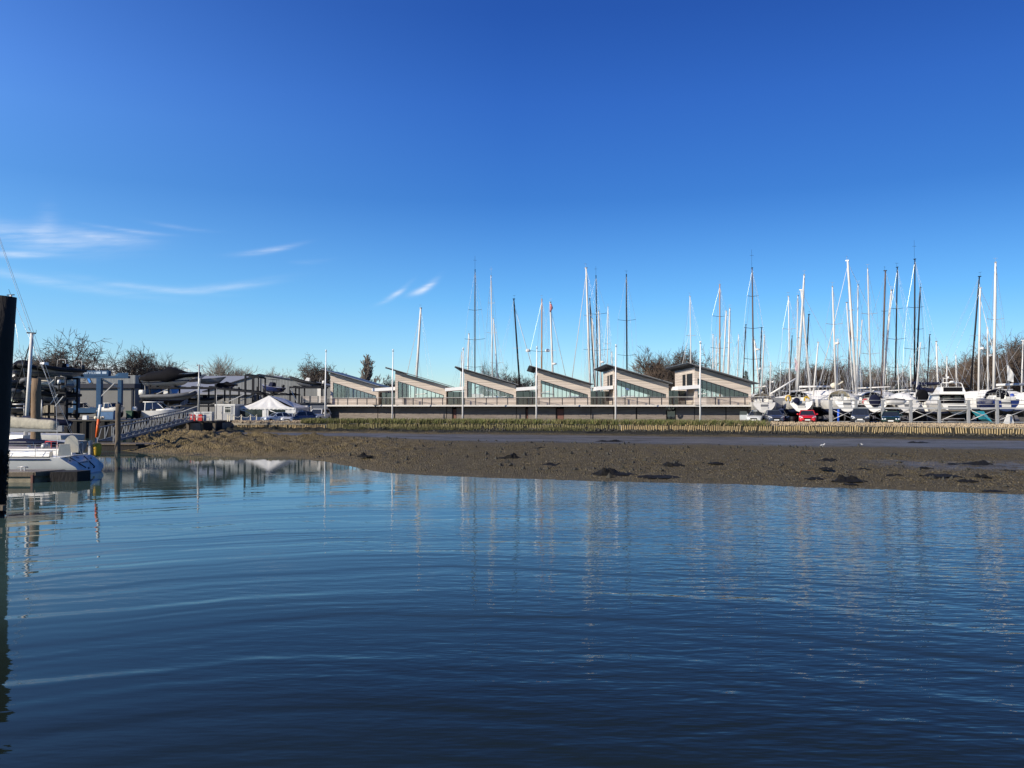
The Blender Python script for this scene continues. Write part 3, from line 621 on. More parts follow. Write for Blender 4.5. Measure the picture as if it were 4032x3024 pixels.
# link blocks between the pavilions, with white canopies
for i in range(5):
    D1, D2 = PAV[i][2], PAV[i+1][2]; xa = wx(PAV[i][1], D1)+.01; xb = wx(PAV[i+1][0], D2)-.01
    c = MB(); xe = xb+.55 if i >= 4 else xb-.05; ye = D2-.35 if i >= 4 else D2+.3
    xs_ = xa+.35 if i >= 3 else xa
    c.add([(xs_,ye,5.44),(xe,ye,5.62),(xe,ye+4.5,5.62),(xs_,ye+4.5,5.44),(xs_,ye,5.86),(xe,ye,6.06),(xe,ye+4.5,6.06),(xs_,ye+4.5,5.86)], [(0,3,2,1),(4,5,6,7),(0,1,5,4),(1,2,6,5),(2,3,7,6),(3,0,4,7)])
    bl('canopy', c, K['wfascia'])
    y = max(D1, D2)+1.6
    g = MB(); g.box(xa, xb, y, y+.02, DECK+.05, 5.43); go = bl('link_glazing', g, K['panedark'])
    f = MB(); n = max(3, int((xb-xa)/.7))
    for k in range(n+1): x = lerp(xa+.03, xb-.03, k/n); f.box(x-.03, x+.03, y-.05, y-.002, DECK+.05, 5.43)
    bl('link_frame', f, K['frame'])
    bk = MB(); bk.box(xa-.1, xb+.1, y+4, y+4.15, DECK, 5.4); bl('link_back_wall', bk, K['slatgap'])
    lf = MB(); lf.box(xa, xb, min(D1, D2)+1.0, y+4, DECK-.05, DECK+.04); bl('link_floor', lf, K['timber'])
GW = [(x, y+1.75) for x, y in FE[:-1]]
def gy(x): return interp(GW, x)
BAYS = [(1297,1487),(1490,1552),(1555,1757),(1760,1780),(1798,1825),(1828,2032),(2035,2068),(2080,2112),(2116,2188),(2221,2325),(2328,2415),(2418,2503),(2509,2622),(2661,2733),(2736,2856),(2860,2953)]
def gx(px):
    D = 110.0
    for _ in range(5): D = gy(wx(px, D))
    return wx(px, D)
for pa, pb in BAYS:
    xa, xb = gx(pa), gx(pb); l = MB(); z = 1.28
    sg_ = [xa]+[x for x, _ in GW if xa+.05 < x < xb-.05]+[xb]
    for xq, xr in zip(sg_, sg_[1:]):
        l.bar((xq, gy(xq)+.14, 2.30), (xr, gy(xr)+.14, 2.30), .03, 2.2, 1)
        z = 1.28
        while z < 3.28: l.bar((xq, gy(xq), z+.052), (xr, gy(xr), z+.052), .07, .108, 0); z += .137
    bl('louvred_wall', l, [K['slat'], K['slatgap']])
    p = MB(); p.box(xb+.01, xb+.10, gy(xb)-.05, gy(xb)+.1, 1.2, 3.40); bl('corner_post', p, K['slatgap'])
ds = MB()
for (xa, ya), (xb, yb) in zip(GW, GW[1:]): ds.bar((xa, ya+1.2, 2.3), (xb, yb+1.2, 2.3), .1, 2.4)
bl('rear_lining', ds, K['slatgap'])
for pa, pb, zt, m in ((2189,2220,3.12,K['rustdoor']),(1781,1797,3.05,K['rustdoor']),(2069,2079,3.1,K['rustdoor']),(2624,2659,3.34,K['glassdark'])):
    xa, xb = gx(pa), gx(pb); d = MB(); d.bar((xa+.12, gy(xa)+.10, (1.3+zt)/2), (xb-.02, gy(xb)+.10, (1.3+zt)/2), .05, zt-1.3); bl('door' if m is K['rustdoor'] else 'open_bay', d, m)
ty = MB(); n = 20; ty.loft([[Vector((math.cos(2*math.pi*k/n)*(.29+.12*math.cos(a)), .12*math.sin(a), math.sin(2*math.pi*k/n)*(.29+.12*math.cos(a)))) for k in range(n)] for a in [2*math.pi*q/10 for q in range(11)]], cap=False, smooth=True)
to = ty.build('tyre_fender', K['rubber']); to.location = (wx(2634,101.5), 101.35, wz(1607,101.5)); tag(to, 'black tyre hung below the deck at the open bay', 'tyre')
# flat roofed annexe left of the building carrying the same kind of balustrade
an = thing('site_cabin', 'dark blue grey flat roofed cabin with white double doors behind the marquee', 'cabin', (wx(1160,116), 116, 1.5))
ax1 = wx(1292,116)-wx(1160,116)-.05
b = MB(); b.box(0, ax1, 0, 6, 0, 2.25); b.build('wall', mat('slate_blue_cabin_wall', (.10,.115,.145), .6, var=.15, scale=1), an)
b = MB(); b.box(-.15, ax1, -.2, 6.2, 2.252, 2.45); b.build('roof', K['frame'], an)
for k in range(2):
    b = MB(); xx = .45+k*1.0; b.box(xx, xx+.92, -.06, -.002, .15, 2.0); fr = b.build('door', K['white'], an); b = MB(); b.box(xx+.12, xx+.80, -.075, -.062, .3, 1.88); b.build('pane', K['glassdark'], fr)
ra = thing('roof_railing', 'slatted railing with dark posts on the cabin roof left of the timber building', 'railing', (wx(1185,116), 116.0, 3.95))
b = MB(); xe = wx(1288,116)-wx(1185,116)
for k in range(8): b.box(0, xe, -.02, 0, .08+k*.105, .13+k*.105)
b.build('slats', K['clad'], ra)
for k in range(4): b = MB(); xx = .12+k*(xe-.24)/3; b.box(xx-.06, xx+.06, -.09, -.025, 0, .95); b.build('post', K['frame'], ra)

# six white flagpoles
PO = [(1281,1659,108.0,1378),(1545,1660,106.8,1376),(1822,1662,103.6,1370),(2112,1664,101.0,1365),(2424,1667,97.8,1357),(2757,1671,92.2,1344)]
fpl = ['white flagpole at the left end of the timber building, farthest left of the six', 'white flagpole in front of the gap between first and second sloping roofs', 'white flagpole standing at the left corner of the third sloping roof',
       'white flagpole in front of the left corner of the fourth sloping roof', 'white flagpole in front of the left corner of the fifth sloping roof', 'white flagpole in front of the left corner of the largest right hand roof']
K['pole'] = mat('white_flagpole_paint', (.82,.81,.79), .4, var=.04)
for (px, py, D, pt), lab in zip(PO, fpl):
    r_ = thing('flagpole', lab, 'flagpole', (wx(px, D), D, 1.42), group='white flagpoles along the waterfront'); h = wz(pt, D)-1.42
    b = MB(); b.tube([(0,0,0),(0,0,h*.5),(wx(px+2,D)-wx(px,D),0,h-.25)], [.105,.085,.055], 10); b.build('pole', K['pole'], r_)
    dx = wx(px+2,D)-wx(px,D); b = MB(); b.lathe([(.04,h-.26),(.13,h-.24),(.13,h-.20),(.04,h-.17)], 12, (dx,0,0)); b.build('collar', K['steel'], r_)
    b = MB(); b.ball((dx,0,h-.04), .10, 10); b.build('finial', K['pole'], r_)

# ------------------------------------------------------------------ bare winter trees
def tree_mesh(seed, kind):
    """trunk/limb mesh and crown (twig) mesh, unit height 1"""
    r2 = random.Random(seed); T, C = MB(), MB()
    up = {'oak': .10, 'brush': .55, 'poplar': 1.2, 'wood': .32}[kind]
    def seg(b, a, c, r0, r1, n=3):
        d = (c-a).normalized(); u = d.cross(Vector((0,0,1)) if abs(d.z) < .9 else Vector((1,0,0))).normalized(); w = d.cross(u); k0 = len(b.v)
        for p, r in ((a, r0), (c, r1)):
            for k in range(n): q = p+(u*math.cos(2*math.pi*k/n)+w*math.sin(2*math.pi*k/n))*r; b.v.append((q.x, q.y, q.z))
        for k in range(n): b.f.append([k0+k, k0+(k+1) % n, k0+n+(k+1) % n, k0+n+k]); b.m.append(0); b.sm.append(n > 3)
    def grow(p, d, ln, r, lev):
        b = T if lev < 2 else C; nseg = 4 if lev < 2 else 2; pts = [p.copy()]; q = p.copy(); dd = d.copy()
        for i in range(nseg):
            wob = .20 if kind == 'oak' else .14
            dd = (dd+Vector((r2.gauss(0,wob), r2.gauss(0,wob), r2.gauss(0,wob*.6)+up*.16))).normalized(); q2 = q+dd*ln/nseg
            seg(b, q, q2, r*(1-.55*i/nseg), r*(1-.55*(i+1)/nseg), 6 if lev < 1 else (4 if lev < 2 else 3)); q = q2; pts.append(q.copy())
        if lev >= 5: return
        cnt = {'oak': (9,7,6,5,3), 'brush': (11,6,5,4,3), 'poplar': (44,6,5,4,0), 'wood': (9,7,6,4,3)}[kind][lev]
        for k in range(cnt):
            t = r2.uniform(.35 if lev else {'oak': .45, 'brush': .12, 'poplar': .06, 'wood': .35}[kind], 1); i = min(nseg-1, int(t*nseg)); bp = pts[i].lerp(pts[i+1], t*nseg-i)
            a = r2.uniform(0, 6.283); spread = {'oak': 1.0, 'brush': .62, 'poplar': .42, 'wood': .72}[kind]*r2.uniform(.6, 1.25)
            u = dd.cross(Vector((.3,.2,1))).normalized(); w = dd.cross(u)
            nd = (dd*math.cos(spread)+(u*math.cos(a)+w*math.sin(a))*math.sin(spread)); nd.z += up*.25+(.12 if lev == 0 else 0); nd.normalize()
            L = ln*({'oak': .70, 'brush': .78, 'poplar': .42, 'wood': .64}[kind] if lev else {'oak': .95, 'brush': 1.15, 'poplar': .30*(1.3-t), 'wood': .80}[kind])*r2.uniform(.7, 1.2)
            grow(bp, nd, L, max(r*.52, .0029 if kind == 'oak' else .0023), lev+1)
    base = {'oak': .34, 'brush': .30, 'poplar': .86, 'wood': .42}[kind]
    grow(Vector((0,0,-.02)), Vector((r2.gauss(0,.04), r2.gauss(0,.04), 1)), base, {'oak': .032, 'brush': .024, 'poplar': .014, 'wood': .026}[kind], 0)
    zs_, xs_ = sorted(v[2] for v in C.v), sorted(v[0] for v in C.v); n_ = len(xs_); ph, pw = (.985, .03) if kind == 'poplar' else (.98, .045); h = zs_[int(n_*ph)]; x0_, x1_ = xs_[int(n_*pw)], xs_[int(n_*(1-pw))]; wd, xm = x1_-x0_, (x0_+x1_)/2
    for b in (T, C): b.v = [((x-xm)/wd, y/wd, z/h) for x, y, z in b.v]        # unit width, unit height
    return T, C
K['bark'] = mat('winter_bark', (.065,.052,.042), .9, var=.3, scale=.5)
K['twig'] = mat('bare_twigs', (.095,.077,.062), .9, var=.3, scale=.3)
K['twigbrown'] = mat('russet_twigs', (.125,.092,.068), .9, var=.35, scale=.3)
K['twigpale'] = mat('pale_grey_twigs', (.20,.17,.14), .9, var=.3, scale=.3)
K['ivy'] = mat('dark_evergreen_leaves', (.018,.032,.012), .7, var=.5, scale=.6)
TM = {}
for kd, seeds in (('oak', (3, 8, 21)), ('brush', (5,)), ('poplar', (4,)), ('wood', (2, 13, 17))):
    for sdx in seeds:
        T, C = tree_mesh(sdx, kd); TM[(kd, sdx)] = (T.mesh('trunk', K['bark']), C.mesh('crown', K['twig']))
CM = {}
def tree(px, ytop, D, wpx, kd, sdx, label, tw='twig', rz=0, group=None):
    r_ = thing('bare_tree', label, 'tree', (wx(px, D), D, 1.4), rz, group); h = wz(ytop, D)-1.4; w = wpx/F*D
    tm, cm = TM[(kd, sdx)]
    if tw != 'twig':
        if (kd, sdx, tw) not in CM: c2 = cm.copy(); c2.materials.clear(); c2.materials.append(K[tw]); CM[(kd, sdx, tw)] = c2
        cm = CM[(kd, sdx, tw)]
    r_.scale = (w, w, h); place('trunk', tm, r_); place('crown', cm, r_); return r_
tree(232, 1364, 165, 235, 'oak', 3, 'big spreading bare oak above the blue boat hoist')
tree(130, 1420, 185, 150, 'oak', 21, 'smaller bare tree half hidden behind the left oak and white mast', rz=1)
tree(330, 1452, 200, 90, 'wood', 2, 'thin pale bare tree just right of the big left oak', 'twigpale')
tree(562, 1403, 165, 200, 'oak', 8, 'dark bare oak rising behind the black covered powerboat', rz=.5)
tree(645, 1430, 180, 110, 'wood', 13, 'bare tree close right of the dark oak behind the powerboat')
tree(895, 1440, 160, 150, 'brush', 5, 'pollarded brushy bare tree behind the empty rack frame', 'twigpale')
tree(965, 1478, 190, 90, 'wood', 17, 'low pale bare tree right of the pollarded one', 'twigpale')
tree(1085, 1474, 215, 80, 'wood', 2, 'tiny far bare tree showing over the ribbed shed roof', 'twigpale', rz=2)
tree(1238, 1443, 165, 125, 'oak', 21, 'bare oak just left of the first sloping roof', rz=2.2)
tree(1437, 1397, 185, 76, 'poplar', 4, 'tall narrow poplar rising behind the first sloping roof', 'twigpale')
tree(1536, 1503, 190, 75, 'wood', 13, 'low bare bush in the gap between the first two roofs', rz=1.4)
tree(1910, 1455, 185, 40, 'brush', 5, 'small brushy tree peeping over the middle of the third roof', rz=.6)
tree(1985, 1468, 185, 100, 'wood', 17, 'dark bare thicket behind the low end of the third roof', rz=.3)
tree(2050, 1492, 190, 80, 'wood', 2, 'bare bush behind the gap right of the third roof', rz=2.4)
tree(2562, 1410, 165, 150, 'wood', 13, 'russet bare tree between the fifth and sixth roofs', 'twigbrown', rz=.9)
tree(2690, 1404, 165, 170, 'oak', 8, 'grey bare oak behind the left end of the sixth roof', rz=2.8)
tree(2620, 1435, 180, 130, 'wood', 17, 'russet bare tree behind the low end of the fifth roof', 'twigbrown', rz=3.9)
RT = [(3060,1480,'oak',3,110,'twig','bare tree just right of the timber building end'),(3105,1470,'oak',21,110,'twig','crooked bare oak beside the tall white mast right of the building'),(3195,1455,'wood',2,120,'twigbrown','bare tree behind the white boat with black hood'),
      (3250,1438,'wood',13,150,'twig','broad bare tree above the long white boom'),(3310,1446,'oak',8,130,'twig','bare tree above the beige sprayhood boat'),(3395,1478,'wood',17,110,'twigpale','pale bare tree behind the leaning white masts'),
      (3472,1455,'wood',2,110,'twigpale','pale bare tree behind the dark brown mast'),(3548,1470,'wood',13,90,'twigpale','thin bare tree right of the black triple spreader mast'),(3658,1462,'oak',3,100,'twigpale','pale lone bare tree left of the wooded slope'),
      (3715,1452,'wood',17,110,'twigbrown','russet bare tree at the left edge of the wooded slope'),(3768,1436,'wood',2,130,'twigbrown','brown bare tree above the motor cruiser'),(3830,1424,'oak',21,130,'twig','bare tree behind the leaning black mast at right'),
      (3880,1410,'wood',13,140,'twigbrown','brown bare tree just left of the big white mast'),(3945,1385,'wood',17,150,'twigbrown','tall brown bare tree right of the big white mast'),(3985,1362,'oak',8,170,'twig','tallest bare oak above the white flag at right'),
      (4040,1380,'wood',2,150,'twigbrown','bare tree cut by the right edge of the view'),(3790,1470,'wood',13,120,'twigbrown','low bare thicket behind the motor cruiser radar'),(3900,1450,'wood',2,140,'twigbrown','low bare thicket behind the white flag'),(4000,1440,'wood',17,150,'twigbrown','low bare thicket at the far right edge')]
for k, (px, yt, kd, sdx, w, tw, lab) in enumerate(RT): tree(px, yt, 172+7*(k % 4), w, kd, sdx, lab, tw, rz=k*1.1)
# evergreen shrubs
def bush(px, ytop, D, wpx, label, seed):
    r2 = random.Random(seed); w = wpx/F*D; h = wz(ytop, D)-1.4; r_ = thing('evergreen_tree', label, 'tree', (wx(px, D), D, 1.4))
    b = MB(); b.tube([(0,0,0),(0,0,h*.7)], [.25,.08], 6); b.build('trunk', K['bark'], r_); c = MB()
    for _ in range(2600):
        u = r2.gauss(0,1), r2.gauss(0,1), r2.gauss(0,1); l = math.sqrt(sum(q*q for q in u)); rr = r2.random()**.4
        zz = .5+.5*u[2]/l*rr; p = Vector((u[0]/l*rr*w/2*(1.25-zz*.75), u[1]/l*rr*w/2*(1.25-zz*.75), h*zz)); s = r2.uniform(.10, .30)
        a = Vector((r2.gauss(0,1), r2.gauss(0,1), r2.gauss(0,1))).normalized()*s; q = Vector((r2.gauss(0,1), r2.gauss(0,1), r2.gauss(0,1))).normalized()*s
        c.add([p-a, p+q*.6, p+a], [(0,1,2)])
    c.build('crown', K['ivy'], r_)
bush(2937, 1455, 150, 46, 'dark evergreen tree behind the low end of the sixth roof', 1)
bush(3538, 1512, 165, 90, 'low dark evergreen behind the black triple spreader mast', 2)
bush(3430, 1530, 165, 70, 'low dark evergreen between the white covered boats', 3)
bush(2665, 1475, 170, 60, 'ivy green evergreen between the russet tree and the sixth roof', 4)
# far undergrowth reading as one mass
r2 = random.Random(77); ug = MB()
for _ in range(15000):
    x = r2.uniform(-150, 150); D = r2.uniform(192, 215); hh = interp([(-150,7.5),(-60,5.5),(0,4.5),(50,5.5),(75,6.5),(95,8),(125,10),(150,11)], x)*(.8+.25*noise.noise(Vector((x*.09, 0, 2))))
    z = 1.3+hh*r2.random()**.8; s = r2.uniform(.3, .8); a = Vector((r2.gauss(0,.5), r2.gauss(0,.5), r2.uniform(.4,1.4)))*s; q = Vector((r2.gauss(0,1), r2.gauss(0,1), r2.gauss(0,.4)))*.10
    p = Vector((x, D, z)); ug.add([p-a-q*.3, p+q, p+a], [(0,1,2)])
tag(ug.build('distant_undergrowth', K['twigbrown']), 'brown winter undergrowth far behind the boatyard', None, kind='stuff')
# ------------------------------------------------------------------ boats: lofted hulls
def hull_mb(L, B, FB, T, trans=.72, n=14, rake=.9, rev=0.0, flare=0.0, sheer=.2, stripe=True, chine=False, ustern=.42):
    """bow +Y, stern -Y, z=0 at the waterline; materials 0 topsides, 1 boot stripe, 2 antifouling"""
    h = MB(); rings = []
    if chine: prof = [(1,1),(.985,.62),(.96,.32),(.93,.14),(.90,0.0),(.84,-.22),(.42,-.62),(0,-1)]
    else: prof = [(1,1),(.99,.62),(.965,.32),(.95,.13),(.92,0.0),(.78,-.50),(.45,-.86),(0,-1)]
    deck = []
    for i in range(n+1):
        s = i/n; y = -L/2+L*s
        w = trans+(1-trans)*math.sin(math.pi/2*min(1, s/.45)) if s < .45 else max(.012, (1-((s-.45)/.55)**2.3)**.85 if s < 1 else .012)
        zs = FB*(1+sheer*(s-.3)*abs(s-.3)*2); d = T*max(.05, 1-abs((s-.42)/.60)**2.2)
        half = []
        for k, (a, b) in enumerate(prof):
            z = b*zs if b >= 0 else b*d
            wk = w*a*(1+flare*(b if b > 0 else 0)-(flare if s > .5 else 0)*(1-max(0,b))*(s-.5))
            yy = y-rake*(1-max(-.2, z)/zs)*max(0, (s-.55)/.45)**2
            if s < .12: yy += (.12-s)/.12*(rev*(max(z/zs, .26)-1))
            if s < .34:
                q = (1-s/.34); bb = max(0, min(1, 1-max(0, z)/zs)); wk *= 1-ustern*q*bb**2.2; z += .16*T/.55*q*q*(bb if z > -.01 else 1)
            half.append((max(wk, .0)*B/2, yy, z))
        ring = [Vector(p) for p in half]+[Vector((-x, y_, z)) for x, y_, z in reversed(half[:-1])]
        rings.append(ring); deck.append((half[0][0], half[0][1], half[0][2]))
    k = len(prof); half_m = [0,0,0,1 if stripe else 2]+[2]*(k-5); rowm = half_m+half_m[::-1]
    rowm = (rowm+[0]*40)[:len(rings[0])]
    h.loft(rings, cap=False, closed=False, smooth=True, rowm=rowm)
    st = rings[0]; m_ = len(st)//2; h.add(st, [tuple(range(len(st)))], 0)
    return h, deck
def deck_mb(deck, z=-.02, inset=.98, camber=.05, m=0):
    d = MB(); b = []
    for x, y, zz in deck: b += [(x*inset, y, zz+z), (0, y, zz+z+camber), (-x*inset, y, zz+z)]
    d.add(b, [q for i in range(len(deck)-1) for q in ((i*3,(i+1)*3,(i+1)*3+1,i*3+1),(i*3+1,(i+1)*3+1,(i+1)*3+2,i*3+2))], m, True); return d
MC = {}
def cached(key, fn):
    if key not in MC: MC[key] = fn()
    return MC[key]
YL, YB, YF = 11.0, 3.5, 1.18; WLZ = 1.45          # base yacht: length, beam, freeboard; height of waterline above the keel's foot
def yacht_base(key, topm, botm):
    def f():
        h, deck = hull_mb(YL, YB, YF, .55, .74, rake=.9, rev=.75)
        h.shift(0,0,WLZ); hm = h.mesh('hull', [topm, K['navy'] if topm is not K['navy'] else K['white'], botm])
        d = deck_mb(deck); d.shift(0,0,WLZ); dm = d.mesh('deck', K['offwhite'])
        zc = WLZ+YF
        kb = MB(); kb.loft([[Vector((x*.16, y*1.0+.2, WLZ-.45)) for x, y in ((0,.95),(1,.3),(.8,-.8),(0,-1.0),(-.8,-.8),(-1,.3))], [Vector((x*.10, y*.8-.05, .0)) for x, y in ((0,.95),(1,.3),(.8,-.8),(0,-1.0),(-.8,-.8),(-1,.3))]])
        km = kb.mesh('keel', K['keel'])
        rb = MB(); rb.loft([[Vector((x*.07, -4.4+y*.32, WLZ-.15)) for x, y in ((0,1),(1,.2),(0,-1),(-1,.2))], [Vector((x*.05, -4.3+y*.25, .25)) for x, y in ((0,1),(1,.2),(0,-1),(-1,.2))]]); rm = rb.mesh('rudder', K['keel'])
        c = MB(); prof = [(-1.1,.42,.98),(-.2,.47,.95),(1.2,.43,.85),(2.4,.26,.62),(3.1,.05,.35)]
        c.loft([[Vector((sx_*w_, y, z)) for sx_, z in ((-1.0,zc-.05),(-.94,zc+h_*.75),(-.78,zc+h_),(.78,zc+h_),(.94,zc+h_*.75),(1.0,zc-.05))] for y, h_, w_ in prof], cap=True, smooth=False); cm = c.mesh('coachroof', K['white'])
        wv = MB()
        for sg in (-1, 1):
            P = [(.995*.98,-.9,zc+.12),(.975*.96,1.1,zc+.12),(.74,2.2,zc+.08),(.72,2.2,zc+.14),(.935,1.1,zc+.30),(.955,-.9,zc+.33)]
            wv.add([(sg*(x+.012), y, z) for x, y, z in P], [(0,1,4,5),(1,2,3,4)])
        wvm = wv.mesh('cabin_window', K['window'])
        ck = MB(); ck.box(-.75,.75,-4.6,-1.15,zc-.02,zc+.01, 1); ck.box(-1.05,-.75,-4.5,-1.1,zc-.02,zc+.26); ck.box(.75,1.05,-4.5,-1.1,zc-.02,zc+.26)
        ckm = ck.mesh('cockpit_coaming', [K['white'], K['timber']])
        return hm, dm, km, rm, cm, wvm, ckm
    return cached(key, f)
def steps_mesh():
    b = MB(); zc = WLZ+YF
    for k in range(3):
        t_ = k/3; z = lerp(WLZ+.30, zc-.05, t_); y = -YL/2-lerp(.50, .06, t_); b.box(-.42, .42, y-.02, y+.22, z, z+.30, k % 2)
    b.box(-.95,-.47,-YL/2-.10,-YL/2+.4,zc-.42,zc+.18); b.box(.47,.95,-YL/2-.10,-YL/2+.4,zc-.42,zc+.18)
    return b.mesh('transom_steps', [K['offwhite'], K['tubegrey']])
def rails_mesh():
    b = MB(); zc = WLZ+YF
    for sg in (-1, 1):
        b.tube([(sg*1.15,-5.2,zc),(sg*1.15,-5.2,zc+.62)], .014, 5); b.tube([(sg*1.25,-4.2,zc),(sg*1.25,-4.2,zc+.62)], .014, 5); b.tube([(sg*.45,-5.3,zc),(sg*.45,-5.3,zc+.62)], .014, 5)
        for zz in (.62,.33): b.tube([(sg*.45,-5.3,zc+zz),(sg*1.15,-5.2,zc+zz),(sg*1.25,-4.2,zc+zz),(sg*1.62,-1,zc+zz-.02),(sg*1.5,1.6,zc+zz),(sg*.75,4.3,zc+zz+.06),(0,5.4,zc+zz+.10)], .013, 4)
        for y, x in ((-1,1.62),(1.6,1.5),(4.3,.75)): b.tube([(sg*x,y,zc),(sg*x,y,zc+.60)], .013, 4)
    return b.mesh('guard_rail', K['steel'])
def wheel_mesh():
    b = MB(); c = Vector((0,-3.4,WLZ+YF+.62)); n = 18
    b.loft([[c+Vector((math.cos(2*math.pi*k/n)*(.48+.02*math.cos(a)), .02*math.sin(a), math.sin(2*math.pi*k/n)*(.48+.02*math.cos(a)))) for k in range(n)] for a in [2*math.pi*q/5 for q in range(6)]], cap=False)
    for k in range(5): b.bar(c, c+Vector((math.cos(k*1.257)*.47, 0, math.sin(k*1.257)*.47)), .02)
    b.box(-.12,.12,-3.35,-3.1,WLZ+YF,WLZ+YF+.75); return b.mesh('steering_wheel', K['steel'])
def hood_mesh(m, key):
    def f():
        b = MB(); zc = WLZ+YF; rg = []
        for y, hh, w in ((-1.5,1.05,1.18),(-1.0,1.05,1.16),(-.4,.70,1.08),(.1,.46,.95)):
            rg.append([Vector((w*math.cos(a), y, zc+.05+hh*math.sin(a)**.6)) for a in [math.pi*q/12 for q in range(13)]])
        b.loft(rg, cap=False, closed=False, smooth=True); return b.mesh('sprayhood', m)
    return cached(('hood', key), f)
def cover_mesh():
    b = MB(); zc = WLZ+YF
    b.loft([[Vector((1.6*w*x, y, zc-.1+z*hh)) for x, z in ((-1,0),(-.85,.5),(-.3,.95),(.3,.95),(.85,.5),(1,0))] for y, w, hh in ((-5.2,.74,.5),(-3.5,.95,1.2),(-1,1,1.35),(1.5,.95,1.25),(3.6,.6,.8),(5.2,.08,.3))], smooth=True); return b.mesh('winter_cover', K['furl'])
def yacht(label, base, D, top, w, col, heading=0.0, L=11.5, spr=(), hull='white', bot='dark', front=False, furl=None, hood=None, cover=False, boom=None, boomlen=3.8, ant=0, group='yachts laid up ashore', radar=None, stays=True, gz=None, cradle=None, label_parts=None):
    g = 1.45 if gz is None else gz; s = L/YL; D = float(D)
    P0, P1 = at(base[0], base[1], D), at(top[0], top[1], D); zd = g+s*(WLZ+YF+.40)
    tt = (zd-P0.z)/(P1.z-P0.z); foot = P0.lerp(P1, tt) if abs(tt) < .6 else P0.copy(); foot.z = zd
    Rm = Matrix.Rotation(heading, 3, 'Z'); my = .55                       # mast position forward of amidships (base units)
    loc = foot-Rm@Vector((0, my*s, 0)); loc.z = g
    root = thing('sailing_yacht', label, 'yacht', loc, heading, group); root.scale = (s,s,s)
    topm, botm = {'white': K['white'], 'navy': K['navy'], 'grey': K['greyhull'], 'off': K['offwhite']}[hull], {'dark': K['antifoul'], 'blue': K['antifoulblue']}[bot]
    hm, dm, km, rm, cm, wvm, ckm = yacht_base((hull, bot), topm, botm)
    place('hull', hm, root); place('deck', dm, root); place('keel', km, root)
    if not cover: ro = place('coachroof', cm, root); place('cabin_window', wvm, ro)
    else: place('winter_cover', cached('cover', cover_mesh), root)
    if front:
        place('rudder', rm, root); place('cockpit_coaming', ckm, root); place('guard_rail', cached('rails', rails_mesh), root); place('steering_wheel', cached('wheel', wheel_mesh), root); place('transom_steps', cached('steps', steps_mesh), root)
    if hood: place('sprayhood', hood_mesh(K[hood], hood), root)
    inv = Matrix.Rotation(-heading, 3, 'Z')
    def loc_(p): return (inv@(Vector(p)-loc))/s
    f, t_ = loc_(foot), loc_(P1); r = w/F*D/2/s
    mb = MB(); mb.tube([f+(f-t_).normalized()*.3, f.lerp(t_,.6), f.lerp(t_,.93), t_], [r, r*.96, r*.78, r*.62], 8, flat=1.0)
    mcol = {'w': K['silver'], 'k': K['carbon'], 'b': K['brownmast'], 'o': K['woodmast']}[col]
    mo = mb.build('mast', mcol, root)
    ax = inv@Vector((1,0,0))                                                # spreaders roughly athwart the line of sight or the boat
    hd = MB(); hd.bar(t_-Vector((0,.16,0)), t_+Vector((0,.22,.02)), r*1.1, r*.9); hd.tube([t_+Vector((0,.1,0)), t_+Vector((0,.1,.55+ant))], .012, 4); hd.bar(t_+Vector((-.22,.1,.5+ant*.6)), t_+Vector((.22,.1,.5+ant*.6)), .02)
    hd.build('masthead_fitting', K['carbon'] if col in 'kb' else K['steel'], mo)
    tips = []
    for (py, hw) in spr:
        q = (py-top[1])/(base[1]-top[1]); c = P1.lerp(P0, q); hwm = hw/F*D
        a_, b_ = c+Vector((-hwm, -.15, .10*hwm)), c+Vector((hwm, -.15, .12*hwm)); tips.append((loc_(a_), loc_(b_)))
        sb = MB(); sb.bar(loc_(a_), loc_(c), .075/s, .05/s); sb.bar(loc_(c), loc_(b_), .075/s, .05/s); sb.build('spreader', K['carbon'] if col in 'kbo' else K['steel'], mo)
    if stays:
        sw = MB(); wr = .012/s; zc = WLZ+YF
        for sg in (-1, 1):
            ch = Vector((sg*1.62, my-.25, zc)); chain = [t_.lerp(f, .02)]+[a_ if (a_.x < b_.x) == (sg < 0) else b_ for a_, b_ in tips]
            if not tips:
                mid = f.lerp(t_, .5); tip = mid+Vector((sg*.75, 0, .03)); chain.append(tip); sw.bar(mid, tip, .05)
            chain.append(ch); sw.tube(chain, wr, 4, cap=False, smooth=False)
            sw.tube([f.lerp(t_, .48), Vector((sg*1.5, my-.8, zc))], wr, 4, cap=False)
            sw.tube([t_.lerp(f,.01), Vector((sg*.5, -5.3, zc))] , wr, 4, cap=False)
        sw.tube([t_.lerp(f,.03), Vector((0, 5.35, zc+.1))], wr*1.2, 4, cap=False); sw.build('standing_rigging', K['wire'], root)
    if furl:
        a_ = t_.lerp(f, furl if furl is not True else .05); b_ = Vector((0, 5.2, WLZ+YF+.3)); q = MB(); q.tube([a_, a_.lerp(b_,.5), b_], [.02,.036,.048], 6); q.build('furled_genoa', K['furl'], root)
    bm_ = MB(); bz = f.z+.75; a_ = Vector((f.x, f.y-.15, bz)); b_ = Vector((f.x, f.y-boomlen, bz+.12)); bm_.tube([a_, b_], .075, 6)
    bo = bm_.build('boom', K['silver'] if col != 'k' else K['carbon'], root)
    if boom:
        cv = MB(); cv.tube([a_+Vector((0,.2,.35)), a_.lerp(b_,.3)+Vector((0,0,.16)), b_+Vector((0,0,.10))], [.24,.20,.12], 8, flat=1.35); cv.build('sail_cover', K[boom], bo)
